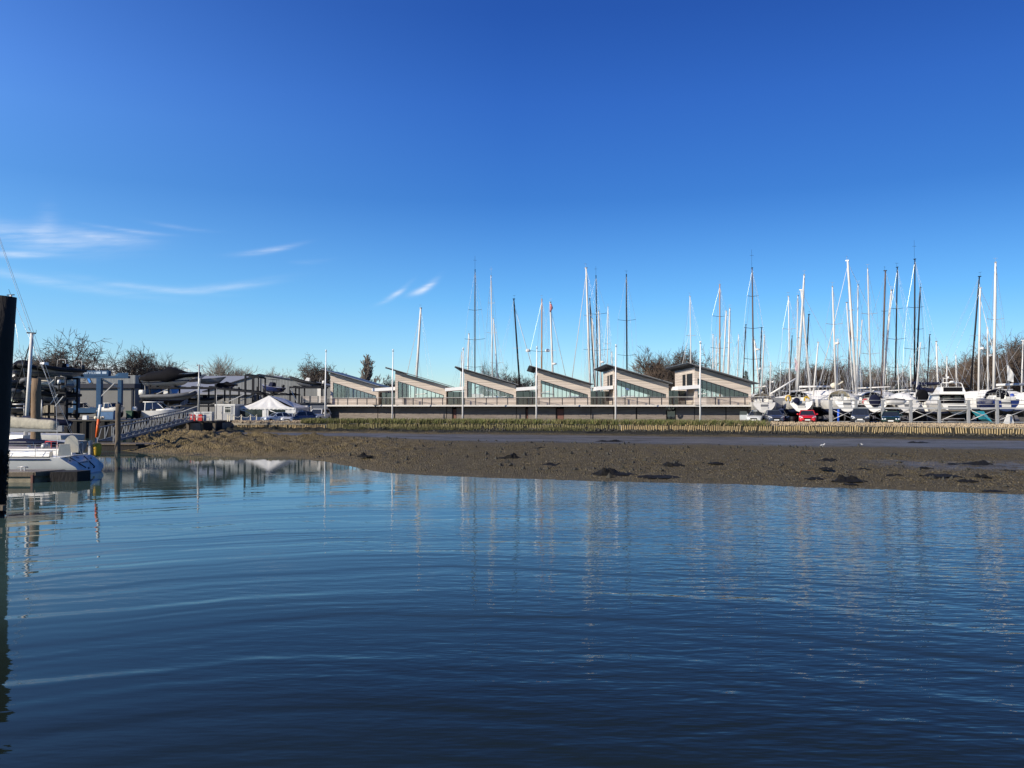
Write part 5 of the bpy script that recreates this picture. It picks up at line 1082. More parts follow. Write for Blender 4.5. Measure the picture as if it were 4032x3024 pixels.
# ------------------------------------------------------------------ cars (nose towards -Y)
def car(label, px, D, rz, paint, kind='hatch', z=1.45, group='cars parked along the waterfront'):
    W_, Hh, Ln = {'hatch': (1.82,1.46,4.3), 'suv': (1.84,1.72,4.4), 'saloon': (1.86,1.38,4.8), 'estate': (1.80,1.50,4.6)}[kind]
    r_ = thing('parked_car', label, 'car', (wx(px, D), D, z), rz, group); hw = W_/2; hood = .62*Hh if kind != 'suv' else .60*Hh
    b = MB(); rg = []
    for t_, wf, zt, zb in ((0,.80,hood*.62,.30),(.02,.92,hood*.82,.24),(.08,.97,hood*.93,.2),(.24,1.0,hood*1.02,.2),(.5,1.0,hood*1.04,.2),(.8,1.0,hood*1.07,.2),(.95,.96,hood*1.05,.24),(1,.88,hood*.9,.32)):
        y = -Ln/2+Ln*t_; w = hw*wf
        rg.append([Vector(p) for p in ((-w*.90,y,zb),(-w,y,zb+.12),(-w*1.0,y,lerp(zb,zt,.62)),(-w*.93,y,zt*.97),(-w*.55,y,zt*1.015),(w*.55,y,zt*1.015),(w*.93,y,zt*.97),(w*1.0,y,lerp(zb,zt,.62)),(w,y,zb+.12),(w*.90,y,zb))])
    b.loft(rg, smooth=True); b.build('body', paint, r_)
    z0, z1 = hood*1.0, Hh-.05; y0, y1, y2, y3 = {'hatch': (-.9,-.15,1.25,1.95), 'suv': (-.85,-.3,1.8,2.1), 'saloon': (-.75,.05,1.1,1.8), 'estate': (-.9,-.1,1.8,2.2)}[kind]
    wb_, wt = hw*.90, hw*.70
    gl = MB(); gl.add([(-wb_,y0,z0),(wb_,y0,z0),(wb_,y3,z0),(-wb_,y3,z0),(-wt,y1,z1),(wt,y1,z1),(wt,y2,z1),(-wt,y2,z1)], [(0,1,5,4),(1,2,6,5),(2,3,7,6),(3,0,4,7)]); gl.build('window', K['glassdark'], r_)
    rf = MB(); rf.loft([[Vector((x*wt*1.04, y, z1+zz)) for x, zz in ((-1,-.02),(-.85,.045),(.85,.045),(1,-.02))] for y in (y1-.04, (y1+y2)/2, y2+.06)], closed=True, smooth=True)
    for sg in (-1, 1):
        rf.bar((sg*wb_*1.0,y0,z0),(sg*wt*1.0,y1,z1), .09, .07); rf.bar((sg*wb_,y3,z0),(sg*wt,y2,z1), .13, .09); ym = (y1+y2)/2; rf.bar((sg*wb_*1.005,ym+.1,z0),(sg*wt*1.01,ym,z1), .07, .05)
    if kind == 'suv':
        for sg in (-1, 1): rf.bar((sg*wt*.9,y1+.2,z1+.10),(sg*wt*.9,y2,z1+.10), .04)
    rf.build('roof', paint, r_)
    gr = MB(); gr.box(-hw*.42,hw*.42,-Ln/2-.035,-Ln/2+.1,hood*.52,hood*.68); gr.build('grille', K['rubber'], r_)
    lo = MB(); lo.box(-hw*.62,hw*.62,-Ln/2-.03,-Ln/2+.1,.26,.38); lo.build('lower_grille', K['rubber'], r_)
    if kind == 'suv': bb = MB(); bb.box(-hw*.98,hw*.98,-Ln/2-.07,-Ln/2+.15,.30,.62); bb.build('bumper', K['darksteel'], r_); bb = MB(); bb.bar((-hw*.5,-Ln/2-.1,.30),(-hw*.42,-Ln/2-.1,.48),.05); bb.bar((hw*.5,-Ln/2-.1,.30),(hw*.42,-Ln/2-.1,.48),.05); bb.bar((-hw*.42,-Ln/2-.1,.48),(hw*.42,-Ln/2-.1,.48),.05); bb.bar((-hw*.5,-Ln/2-.1,.30),(hw*.5,-Ln/2-.1,.30),.05); bb.build('bull_bar', K['steel'], r_)
    pt = MB(); pt.box(-.26,.26,-Ln/2-(.14 if kind == 'suv' else .06),-Ln/2+.02,hood*.38 if kind != 'suv' else .50,hood*.38+.12 if kind != 'suv' else .62); pt.build('number_plate', K['white'], r_)
    for sg in (-1, 1):
        hl = MB()
        if kind == 'saloon':
            for dx in (.56,.82): hl.ball((sg*hw*dx,-Ln/2+.03,hood*.66), .085, 10, sc=(1,.6,1))
        else: hl.loft([[Vector((sg*hw*x, -Ln/2+yy, hood*zz)) for x, yy, zz in ((.52,-.02,.66),(.56,-.03,.80),(.93,.14,.90),(.955,.16,.76))], [Vector((sg*hw*x, -Ln/2+yy+.12, hood*zz)) for x, yy, zz in ((.52,-.02,.66),(.56,-.03,.80),(.93,.14,.90),(.955,.16,.76))]])
        hl.build('headlight', mat_head, r_)
        mi = MB(); mi.ball((sg*(hw+.10), y0+.35, z0+.10), .13, 8, sc=(.9,.6,.7)); mi.build('wing_mirror', paint, r_)
        for yy in (-Ln*.30, Ln*.31):
            w_ = MB(); n = 16; rr = .32 if kind != 'suv' else .36
            w_.loft([[Vector((xx, math.cos(2*math.pi*k/n)*q, math.sin(2*math.pi*k/n)*q)) for k in range(n)] for q, xx in ((.2,-.11),(rr-.03,-.11),(rr,-.07),(rr,.07),(rr-.03,.11),(.2,.11))], smooth=True); wo_ = w_.build('wheel', K['rubber'], r_); wo_.location = (sg*(hw-.09), yy, rr)
            ri = MB(); ri.lathe([(.03,-.05),(.19,-.06),(.21,.0),(.05,.02)], 12); q = ri.build('rim', K['steel'], wo_); q.rotation_euler = (0, R(90)*sg, 0); q.location = (sg*.09, 0, 0)
    return r_
mat_head = mat('headlight_glass', (.62,.64,.66), .12, var=.1, spec=.9)
P = lambda n, c: mat(n, c, .3, .2, var=.05, coat=.8)
car('bright red hatchback facing the water below the black hooded yacht', 3178, 91.5, R(-19), P('red_car_paint', (.62,.012,.018)), 'hatch', 1.60)
car('dark off roader with pale front guard parked at the second steel post', 3387, 88.6, R(-24), P('dark_grey_car_paint', (.05,.06,.075)), 'suv', 1.55)
car('dark green saloon with four round headlights at the third steel post', 3507, 87.2, R(-25), P('bottle_green_car_paint', (.008,.028,.022)), 'saloon', 1.60)
car('dark blue grey car facing the water left of the red hatchback', 3046, 94.0, R(-10), P('dark_blue_grey_car_paint', (.045,.055,.085)), 'estate', 1.55)
car('silver car with its door open at the end of the timber building', 2982, 97.0, R(-28), P('silver_car_paint', (.50,.51,.50)), 'hatch', 1.5)
car('dark car tucked behind the blue grey one near the building end', 3062, 100.5, R(-5), P('black_car_paint', (.02,.022,.026)), 'estate', 1.5)
car('silver blue hatchback turned sideways at the corner of the white marquee', 1090, 103.4, R(-48), P('silver_blue_car_paint', (.36,.42,.52)), 'hatch', 1.42).scale = (.86,.86,.86)
car('pale car with headlights to the water second from the marquee', 1133, 104.2, R(12), P('pale_grey_car_paint', (.48,.50,.52)), 'hatch', 1.38).scale = (.84,.84,.84)
car('dark blue car half hidden by grass in front of the site cabin', 1172, 106, R(-50), P('dark_blue_car_paint', (.03,.05,.12)), 'estate', 1.30)
car('white car with red tail half hidden by grass right of the dark blue one', 1196, 110, R(150), P('white_car_paint', (.66,.66,.66)), 'estate', 1.45)
car('white off roader nearest the left end of the timber building', 1254, 109, R(-12), P('white_suv_paint', (.68,.68,.66)), 'suv', 1.40)

# the silver car's open door
sc_ = [o for o in bpy.data.objects if o.get('label', '').startswith('silver car with its door')][0]
b = MB(); b.box(-1.0,.0,-.03,.03,.35,.95); do_ = b.build('door', K['steel'], sc_); do_.data.materials[0] = sc_.children[0].data.materials[0]; do_.location = (-.92,-.55,0); do_.rotation_euler = (0,0,R(8))
b = MB(); b.add([(-1.0,0,.95),(0,0,.95),(-.25,0,1.38),(-.95,0,1.38)], [(0,1,2,3)]); b.bar((-1.0,0,.95),(-.95,0,1.38),.04); b.bar((-.95,0,1.38),(-.25,0,1.38),.04); b.bar((-.25,0,1.38),(0,0,.95),.04); b.build('door_window', K['glassdark'], do_)
# ------------------------------------------------------------------ left: sheds
GZ = 1.9
K['ribgrey'] = mat('ribbed_grey_sheeting', (.20,.21,.21), .55, var=.1, scale=.5, stripe=('x', .24, .78, (.13,.14,.145)))
K['ribbeige'] = mat('ribbed_beige_sheeting', (.26,.22,.15), .6, var=.12, scale=.5, stripe=('x', .30, .62, (.15,.13,.095)))
K['plaingrey'] = mat('plain_grey_wall', (.17,.172,.165), .7, var=.08, scale=.6)
K['roofgrey'] = mat('pale_grey_roof_sheet', (.27,.28,.29), .5, var=.08, scale=.4)
K['bluedark'] = mat('slate_blue_fascia', (.032,.036,.05), .65, spec=.2, var=.15)
def lx(px, D, px0, D0): return wx(px, D)-wx(px0, D0)
ws = thing('workshop_shed', 'grey workshop with lettered ribbed parapet and long pale roof behind the boat hoist', 'shed', (wx(150,122), 122, GZ))
def q(px, D=122): return wx(px, D)-wx(150, 122)
b = MB(); b.box(q(150), q(531), 0, 14, 0, 4.2); b.build('wall', K['plaingrey'], ws)
b = MB(); b.box(q(150), q(531), .05, 13.9, 4.86, wz(1477,122)-GZ); pa = b.build('parapet', K['ribgrey'], ws)
b = MB(); b.box(q(146), q(534), -.4, 14.2, 4.202, 4.858); b.build('fascia', K['bluedark'], ws)
for t_, px, py, sz in (('H', 292, 1491, .95), ('Y', 311, 1491, .95), ('S', 330, 1491, .95), ('yacht care', 318, 1505, .32)):
    lettering(t_, sz, K['darkletter'], ws, (q(px), .02, wz(py,122)-GZ))
b = MB(); b.prism([(0,.55),(.35,.62),(.75,.1),(1.15,-.62),(.75,-.75),(.30,-.25)], 'y', 0, .03, 0); lo = b.build('logo', K['darkletter'], ws); lo.location = (q(333), -.0, wz(1492,122)-GZ); b = MB(); b.prism([(.25,.50),(.55,.35),(.95,-.45),(.68,-.62),(.42,-.1)], 'y', -.035, -.005, 0); b.build('logo_flash', K['logoblue'], lo)
b = MB(); b.box(q(531)+.01, q(1000,128), 5.0, 22, 0, 3.5); b.build('side_wall', mat('ribbed_pale_sheeting', (.22,.222,.215), .6, var=.08, stripe=('x', .3, .75, (.13,.133,.135))), ws)
b = MB(); b.prism([(4.4,3.3),(22,6.6),(22,6.78),(4.4,3.48)], 'x', q(533), q(1000,128)); b.build('roof', K['roofgrey'], ws)
b = MB(); x_ = q(572,127); b.box(x_-.75, x_+.75, 4.93, 5.0, 1.1, 2.1); wf = b.build('window', K['bluedark'], ws); b = MB(); b.box(x_-.55, x_+.55, 4.90, 4.925, 1.25, 1.95); b.build('pane', K['glassdark'], wf)
b = MB(); b.box(q(521)-.12, q(521)+.12, -.12, -.005, 0, 4.2); b.build('downpipe', K['bluedark'], ws)
gs_ = thing('gabled_shed', 'large ribbed grey gabled shed behind the boat racks and marquee', 'shed', (wx(1022,128), 128, 1.6))
def q2(px): return wx(px,128)-wx(1022,128)
zp = wz(1475,128)-1.6
b = MB(); b.prism([(q2(800),0),(q2(1330),0),(q2(1330),wz(1526,128)-1.6),(0,zp),(q2(800),wz(1543,128)-1.6)], 'y', 0, 38); b.build('wall', K['ribgrey'], gs_)
b = MB(); b.bar((0,-.1,zp+.06),(q2(1332),-.1,wz(1526,128)-1.54), .3, .14); b.bar((0,-.1,zp+.06),(q2(798),-.1,wz(1543,128)-1.54), .3, .14); b.build('verge_trim', K['bluedark'], gs_)
b = MB(); b.box(-.1,.1,-.12,-.005,0,zp-.1); b.build('corner_trim', K['steel'], gs_)
b = MB(); b.box(q2(1258)-.3,q2(1258)+.3,-.14,-.004,0,wz(1528,128)-1.6); b.build('downpipe', K['white'], gs_)
bs = thing('beige_shed', 'beige ribbed shed with dark panels behind the stacked dinghies at far left', 'shed', (wx(60,112), 112, GZ))
b = MB(); b.box(0, wx(218,112)-wx(60,112), 0, 2.5, 0, wz(1545,112)-GZ); b.build('wall', K['ribbeige'], bs)
b = MB(); b.box(wx(218,112)-wx(60,112)-.02+.03, wx(282,112)-wx(60,112), -.3, .1, 0, wz(1520,112)-GZ); b.build('dark_panel', mat('dark_grey_panel', (.05,.05,.055), .7, var=.2), bs)

# ------------------------------------------------------------------ blue travelling boat hoist with its sign
hz = thing('boat_hoist', 'tall blue travelling boat hoist with a lettered top beam and motor boats in its slings', 'boat hoist', (wx(300,106), 106, GZ))
def q3(px, D=106.0): return wx(px, D)-wx(300, 106)
ZB0, ZB1 = wz(1488,106)-GZ, wz(1459,106)-GZ
b = MB(); b.box(q3(205), q3(431), -.35, .35, ZB0+.25, ZB1); b.build('sign_beam', K['hoistblue'], hz)
b = MB(); b.box(q3(225), q3(508), -.30, .30, ZB0-.05, ZB0+.248); b.build('beam', K['hoistblue'], hz)
b = MB(); b.prism([(q3(470),-.3),(q3(508),-.3),(q3(500,112.8),7.0),(q3(450,112.8),7.0)], 'z', ZB0+.25, ZB0+.65); b.build('cross_beam', K['hoistblue'], hz); b = MB(); b.prism([(q3(205),.36),(q3(240),.36),(q3(240,112.8),7.0),(q3(205,112.8),7.0)], 'z', ZB0-.05, ZB0+.245); b.build('cross_beam', K['hoistblue'], hz)
lettering('Hamble Yacht Services', .60, K['letter'], hz, (q3(305), -.362, ZB0+.68))
for px in (392, 415): b = MB(); b.box(q3(px)-.28, q3(px)+.28, -.37, -.352, ZB0+.52, ZB0+.80); b.build('sign_plate', K['letter'], hz)
for px, y, w in ((302,0,.42),(392,0,.42),(474,6.8,.36),(215,6.8,.36)):
    xq = q3(px, 106+y); b = MB(); b.box(xq-w*.7, xq+w*.7, y-w*.7, y+w*.7, .7, ZB0-.06); b.build('leg', K['hoistblue'], hz)
    w_ = MB(); n = 14; w_.loft([[Vector((xx, math.cos(2*math.pi*k/n)*rr, math.sin(2*math.pi*k/n)*rr)) for k in range(n)] for rr, xx in ((.2,-.2),(.55,-.2),(.6,-.1),(.6,.1),(.55,.2),(.2,.2))], smooth=True); o = w_.build('wheel', K['rubber'], hz); o.location = (xq, y, .6)
b = MB(); b.box(q3(262), q3(400), -.3, .3, .72, 1.35); b.build('chassis_beam', K['hoistblue'], hz)
b = MB(); b.bar((q3(394),-.2,2.6),(q3(455),-.2,ZB0-.6), .10); b.bar((q3(400),-.2,ZB0-.1),(q3(470,112),6,ZB0-1.2), .2); b.build('brace', K['steel'], hz)
b = MB()
for px in (335, 362, 415): b.box(q3(px)-.25, q3(px)+.25, -.25, .25, ZB1, ZB1+.18)
b.tube([(q3(275),0,ZB1+.28),(q3(432),0,ZB1+.12)], .05, 5); b.tube([(q3(245),.4,ZB1),(q3(250),.4,ZB1+.35),(q3(262),.4,ZB1+.35),(q3(267),.4,ZB1)], .05, 5); b.build('winch_gear', K['darksteel'], hz)

# ------------------------------------------------------------------ small power boats
def hullbox(L, B, FB, T, tr, top, bot, key, rake=1.3, flare=.12):
    def f():
        hb, dk_ = hull_mb(L, B, FB, T, tr, rake=rake, flare=flare, chine=True, sheer=.35); d = deck_mb(dk_, z=-.04)
        return hb.mesh('hull', [top, K['navy'], bot]), d.mesh('deck', K['offwhite'])
    return cached(('pb', L, B, key), f)
def outboard(parent, y, z, m, s=1.0):
    b = MB(); b.loft([[Vector((s*x*.17, y-s*.25+s*yy*.30, z+s*zz)) for x, yy in ((-1,-.8),(1,-.8),(1,.6),(.6,1),(-.6,1),(-1,.6))] for zz in (.05,.30,.50)]+[[Vector((s*x*.10, y-s*.25+s*yy*.2, z+s*.58)) for x, yy in ((-1,-.8),(1,-.8),(1,.6),(.6,1),(-.6,1),(-1,.6))]], smooth=True)
    o = b.build('outboard_engine', m, parent); b = MB(); b.box(-.06*s,.06*s,y-.33*s,y-.12*s,z-.75*s,z+.05*s); b.box(-.04*s,.04*s,y-.5*s,y-.12*s,z-.62*s,z-.55*s); b.tube([(0,y-.5*s,z-.72*s),(0,y-.12*s,z-.72*s)], .07*s, 6); b.build('engine_leg', K['darksteel'], o)
def pboat(kind, label, px, py, D, lpx, rz, name='power_boat', top='white', bot='offwhite', extra=None, cat='power boat', roll=0, pitch=0, engine='w', group=None):
    """py: photo row of the keel; lpx: photo length; rz turns the bow from +Y"""
    L = lpx/F*D/max(.35, abs(math.sin(rz))+.3*abs(math.cos(rz))*.0 if abs(math.sin(rz)) > .35 else .35); base = {'rib': 6.0, 'covered': 6.6, 'cuddy': 6.2, 'wake': 6.0, 'open': 5.6, 'bare': 6.4, 'wheelhouse': 8.0}[kind]; s = L/base
    r_ = thing(name, label, cat, (wx(px, D), D, wz(py, D)), rz, group); r_.scale = (s,)*3; r_.rotation_euler = (pitch, roll, rz)
    B, FB, T = {'rib': (1.7,.45,.45), 'covered': (2.4,.75,.55), 'cuddy': (2.4,.95,.5), 'wake': (2.3,.75,.5), 'open': (2.2,.75,.5), 'bare': (2.4,.8,.5), 'wheelhouse': (2.9,1.15,.6)}[kind]
    hm, dm = hullbox(base, B, FB, T, .85, K[top], K[bot], (top, bot, kind)); ho = place('hull', hm, r_); ho.location = (0,0,T); do = place('deck', dm, r_); do.location = (0,0,T)
    zd = T+FB; hL = base/2; em = K['white'] if engine == 'w' else K['carbon']
    if kind == 'rib':
        tb = MB(); pts = [(.92,-hL+.0),(.95,-1.5),(.95,.6),(.80,1.7),(.45,2.6),(0,2.95)]; z_ = lambda y: zd+.02+max(0, y)**2*.045
        full = [Vector((x, y, z_(y))) for x, y in pts]+[Vector((-x, y, z_(y))) for x, y in reversed(pts[:-1])]
        tb.tube(full, [.16]+[.25]*(len(full)-2)+[.16], 10); tb.build('inflatable_tube', extra or K['tubegrey'], r_)
        cb = MB(); wedge(cb, -.6, .35, .38, .30, zd-.05, zd+.85, .35); cb.build('console', K['white'] if engine == 'w' else K['blackcloth'], r_)
        fr = MB()
        for sg in (-1, 1): fr.tube([(sg*.7,-2.5,zd),(sg*.6,-2.6,zd+1.25),(0,-2.6,zd+1.35)], .035, 6)
        fr.build('a_frame', K['steel'], r_); st = MB(); st.box(-.3,.3,-1.7,-.8,zd-.05,zd+.45); st.build('jockey_seat', K['blackcloth'], r_); outboard(r_, -hL+.05, zd+.15, em, 1.1)
    if kind == 'covered':
        cv = MB(); cv.loft([[Vector((B/2*1.12*w*x, y, zd-.12+hh*z)) for x, z in ((-1.04,-.55),(-1.03,.25),(-.55,.85),(0,1),(.55,.85),(1.03,.25),(1.04,-.55))] for y, w, hh in ((-hL-.1,.80,.35),(-hL+.9,.96,.75),(-.9,1,.80),(-.1,1,1.22),(.7,.96,.95),(1.9,.75,.42),(hL+.15,.04,.30))], smooth=True)
        cv.build('canvas_cover', extra or K['blackcloth'], r_); outboard(r_, -hL-.05, T+.1, K['carbon'], .9)
    if kind in ('cuddy', 'wheelhouse'):
        k_ = 1.0 if kind == 'cuddy' else 1.25
        fd = MB(); fd.loft([[Vector((w*x, y, zd-.05+hh*z)) for x, z in ((-1,0),(-.8,.8),(0,1),(.8,.8),(1,0))] for y, w, hh in ((-.2*k_,.95*k_,.42),(.9,.88*k_,.40),(2.0*k_,.5*k_,.24),(2.7*k_,.1,.05))], smooth=True); fd.build('foredeck', K['white'], r_)
        wd = MB(); wd.add([(-.95*k_,-1.6*k_,zd+.1),(.95*k_,-1.6*k_,zd+.1),(.85*k_,.75,zd+.36),(-.85*k_,.75,zd+.36),(-.8*k_,-1.5*k_,zd+1.1*k_),(.8*k_,-1.5*k_,zd+1.1*k_),(.7*k_,-.2,zd+1.1*k_),(-.7*k_,-.2,zd+1.1*k_)], [(1,2,6,5),(2,3,7,6),(3,0,4,7)]); wd.build('wheelhouse_window', K['window'], r_)
        tp_ = MB(); tp_.loft([[Vector((x*.90*k_, y, zd+1.1*k_+z)) for x, z in ((-1,-.02),(-.9,.09),(.9,.09),(1,-.02))] for y in (-1.9*k_,-1.0,.05)], smooth=True); tp_.bar((-.95*k_,-1.6*k_,zd),(-.82*k_,-1.6*k_,zd+1.1*k_), .10); tp_.bar((.95*k_,-1.6*k_,zd),(.82*k_,-1.6*k_,zd+1.1*k_), .10)
        for sg in (-1, 1): tp_.bar((sg*.86*k_,.72,zd+.36),(sg*.71*k_,-.18,zd+1.1*k_), .06); tp_.bar((sg*.91*k_,-.6,zd+.2),(sg*.77*k_,-.7,zd+1.1*k_), .06)
        tp_.build('hard_top', K['white'], r_)
        rl = MB()
        for sg in (-1, 1): rl.tube([(sg*.95,.6,zd+.2),(sg*.75,1.6,zd+.55),(sg*.2,hL-.35,zd+.75),(0,hL-.15,zd+.75)], .018, 5); rl.tube([(sg*.75,1.6,zd+.1),(sg*.75,1.6,zd+.55)], .016, 5)
        rl.build('bow_rail', K['steel'], r_); 
        if kind == 'cuddy': outboard(r_, -hL, zd-.05, em, 1.0)
        else: b = MB(); b.box(-.8,.8,-hL+.2,-2.3,zd-.04,zd+.30); b.build('engine_box', K['white'], r_)
    if kind == 'wake':
        w2 = MB(); w2.loft([[Vector((B/2*.92*x, y, zd-.05+z*hh)) for x, z in ((-1,0),(-.7,1),(.7,1),(1,0))] for y, hh in ((-1.9,.25),(.2,.42),(1.6,.28))], smooth=True); w2.build('canvas_cover', K['navycloth'], r_)
        t2 = MB()
        for sg in (-1, 1):
            for dz in (0, .12): t2.tube([(sg*1.02,-1.0+dz*2.5,zd),(sg*.95,-1.35+dz*2.2,zd+.9-dz),(sg*.75,-1.2+dz*2,zd+1.45-dz),(0,-1.15+dz*2,zd+1.5-dz)], .035, 6)
            t2.tube([(sg*.75,-1.2,zd+1.45),(sg*1.0,.9,zd+.05)], .03, 6); t2.tube([(sg*.75,-1.0,zd+1.33),(sg*1.0,.2,zd+.05)], .03, 6)
        t2.build('wake_tower', K['steel'], r_)
    if kind == 'open':
        c2 = MB(); wedge(c2, -.7, .5, .48, .36, zd-.05, zd+.85, .3); c2.build('console', K['navycloth'], r_); t3 = MB()
        for sg in (-1, 1): t3.tube([(sg*.5,-.6,zd),(sg*.5,-.7,zd+1.35)], .03, 5)
        t3.box(-.7,.7,-1.3,.4,zd+1.35,zd+1.42); t3.build('tee_top', K['blackcloth'], r_); rl = MB()
        for sg in (-1, 1): rl.tube([(sg*.9,.8,zd+.2),(sg*.2,hL-.4,zd+.5)], .018, 5)
        rl.build('bow_rail', K['steel'], r_); outboard(r_, -hL, zd, em, 1.0)
    return r_
BR, BL_ = R(-90), R(90)                          # bow to the right / to the left
pboat('covered', 'black canvas covered powerboat high on the rack, the largest one', 678, 1523, 107.5, 222, BR, bot='offwhite', roll=0, pitch=R(4))
pboat('wake', 'powerboat with a white tubular tower behind the black covered one', 752, 1505, 111, 128, BR)
pboat('bare', 'pale grey hull with open deck beside the lamp post on the rack top', 838, 1512, 109.5, 108, R(-84), top='greyhull', bot='greyhull', pitch=R(3))
pboat('covered', 'dark blue covered boat low at the right end of the top rack', 893, 1532, 110, 84, R(-95), extra=K['blackcloth'], top='navy', bot='navy')
pboat('rib', 'grey inflatable with white seats and outboard on the middle rack', 668, 1592, 107.5, 205, BR, name='inflatable_boat', top='greyhull', bot='tubedark', engine='w', cat='inflatable boat')
pboat('rib', 'dark inflatable nosing out right of the lamp post on the middle rack', 812, 1592, 109.5, 125, R(-88), name='inflatable_boat', top='greyhull', bot='greyhull', engine='k', extra=K['tubedark'], cat='inflatable boat')
pboat('bare', 'small white dinghy hull lying right of the dark inflatable', 893, 1590, 109, 45, R(-92), top='cream', bot='white', name='dinghy', cat='dinghy')
pboat('cuddy', 'white sports boat with a hard top on the ground below the racks', 632, 1661, 97, 188, BR, bot='antifoul')
pboat('open', 'navy centre console boat on its own rack in front of the gabled shed', 1068, 1547, 118.5, 98, R(60), top='navy', bot='navy', engine='k', pitch=R(5))
pboat('rib', 'dark inflatable with white engine tipped on the rack right of the gabled shed peak', 1203, 1524, 118, 130, R(88), name='inflatable_boat', top='greyhull', bot='greyhull', extra=K['tubedark'], cat='inflatable boat', pitch=R(9))
pboat('wheelhouse', 'white motor boat with flat hard top in the hoist, left one', 342, 1632, 108, 108, R(-70), cat='motor boat', bot='antifoul')
pboat('wheelhouse', 'white wheelhouse boat with big dark windows in the hoist, right one', 447, 1634, 105, 112, R(-110), cat='motor boat', bot='antifoul')
LB = [(85,1484,'covered',94.3,66,'blackcloth'),(165,1486,'rib',94.3,72,None),(238,1486,'rib',94.3,66,None),(75,1540,'rib',94.3,78,None),(132,1542,'rib',94.3,72,None),(206,1543,'covered',94.3,64,'cream'),(252,1543,'rib',94.3,56,None),(85,1586,'rib',94.3,75,None),(125,1588,'bare',94.3,70,None),(205,1588,'rib',94.3,75,None),(95,1630,'rib',94.3,75,None)]
LL = ['black covered boat at the top left of the far left rack','inflatable with dark tubes on the rack top behind the white mast','inflatable at the right end of the far left rack top','inflatable with a pale cowl under the top shelf at far left','inflatable with a yellowish cowl left of the thick timber pile','cream covered boat on the rack right of the thick timber pile','small inflatable at the right end of the second shelf','inflatable on the third shelf left of the white mast','bare hull below the third shelf by the white mast','inflatable with a pale round cowl in front of the beige shed','inflatable on the lowest shelf at far left']
for (px, py, kd, D, lp, m), lab in zip(LB, LL): pboat(kd, lab, px, py, D, lp, R(rnd.choice((-14,-20,17,160,195))), name='inflatable_boat' if kd == 'rib' else 'power_boat', top='greyhull', bot='greyhull', engine='w' if rnd.random() < .7 else 'k', extra=K[m] if m else (K['tubedark'] if rnd.random() < .6 else K['tubegrey']), cat='inflatable boat' if kd == 'rib' else 'power boat', group='boats stacked on the far left rack')

# ------------------------------------------------------------------ steel boat racks
def rack(label, posts, beams, braces, D0, D1, m='darksteel', gz=GZ):
    r_ = thing('boat_rack', label, 'boat rack', (0, D0, gz))
    def pt(px, py, D): p = at(px, py, D); return (p.x, p.y-D0, p.z-gz)
    for px, yt in posts:
        for D in (D0, D1):
            p = pt(px, yt, D0); b = MB(); w = .085; b.box(p[0]-w, p[0]+w, D-D0-w, D-D0+w, 0, p[2]); b.build('post', K[m], r_)
    for px0, py0, px1, py1 in beams:
        for D in (D0, D1):
            a, c = pt(px0, py0, D0), pt(px1, py1, D0); b = MB(); b.bar((a[0], D-D0-.15, a[2]), (c[0], D-D0-.15, c[2]), .12, .22); b.build('beam', K[m], r_)
        a, c = pt(px0, py0, D0), pt(px1, py1, D0)
        for k in range(4):
            t_ = (k+.5)/4; b = MB(); x, z = lerp(a[0], c[0], t_), lerp(a[2], c[2], t_)+.16; b.bar((x, -.1, z), (x, D1-D0, z), .2, .14); b.build('bearer', K[m], r_)
    for px0, py0, px1, py1 in braces:
        a, c = pt(px0, py0, D0), pt(px1, py1, D0); b = MB(); b.bar((a[0], -.25, a[2]), (c[0], -.25, c[2]), .12, .08); b.build('brace', K['steel'], r_)
    return r_
rack('dark steel boat rack of three levels behind the white cabin and lamp post', [(590,1514),(664,1522),(783,1522),(848,1512),(906,1522),(965,1476)], [(585,1527,860,1527),(860,1530,1012,1546),(585,1597,980,1600),(590,1640,860,1640)], [(680,1575,783,1532),(700,1628,783,1598),(905,1580,965,1552),(600,1560,664,1532)], 107, 110.5)
rack('tall open portal frame at the right end of the main boat rack', [(967,1476),(1018,1484)], [(965,1477,1020,1487),(1012,1553,1020,1553)], [(950,1578,1012,1552)], 112, 115)
rack('dark steel boat rack carrying the navy console boat', [(1013,1522),(1050,1556),(1142,1521)], [(1012,1553,1162,1553)], [(1142,1522,1172,1585)], 117, 120, gz=1.5)
rack('dark steel boat rack carrying the tipped dark inflatable', [(1142,1522),(1178,1522),(1266,1522)], [(1140,1525,1275,1525)], [(1145,1530,1172,1583)], 116.5, 119.5, gz=1.5)
rack('crowded dark steel rack of dinghies at the far left', [(62,1455),(145,1480),(218,1490),(258,1490),(30,1470)], [(28,1488,265,1488),(28,1545,262,1547),(28,1590,262,1592),(28,1632,262,1634)], [(205,1590,232,1552),(70,1545,105,1565),(200,1510,218,1494),(222,1600,255,1560)], 93, 95.5)
b = MB()
for py in (1592, 1606): b.tube([at(38,py,91.5), at(98,py,91.5)], .09, 8)
for px in (40, 96): b.tube([at(px,1588,91.5), Vector((wx(px,91.5),91.5,2.0))], .06, 6)
tag(b.build('grey_railing', K['steel']), 'grey tubular guard rail on the quay at the far left', 'railing')

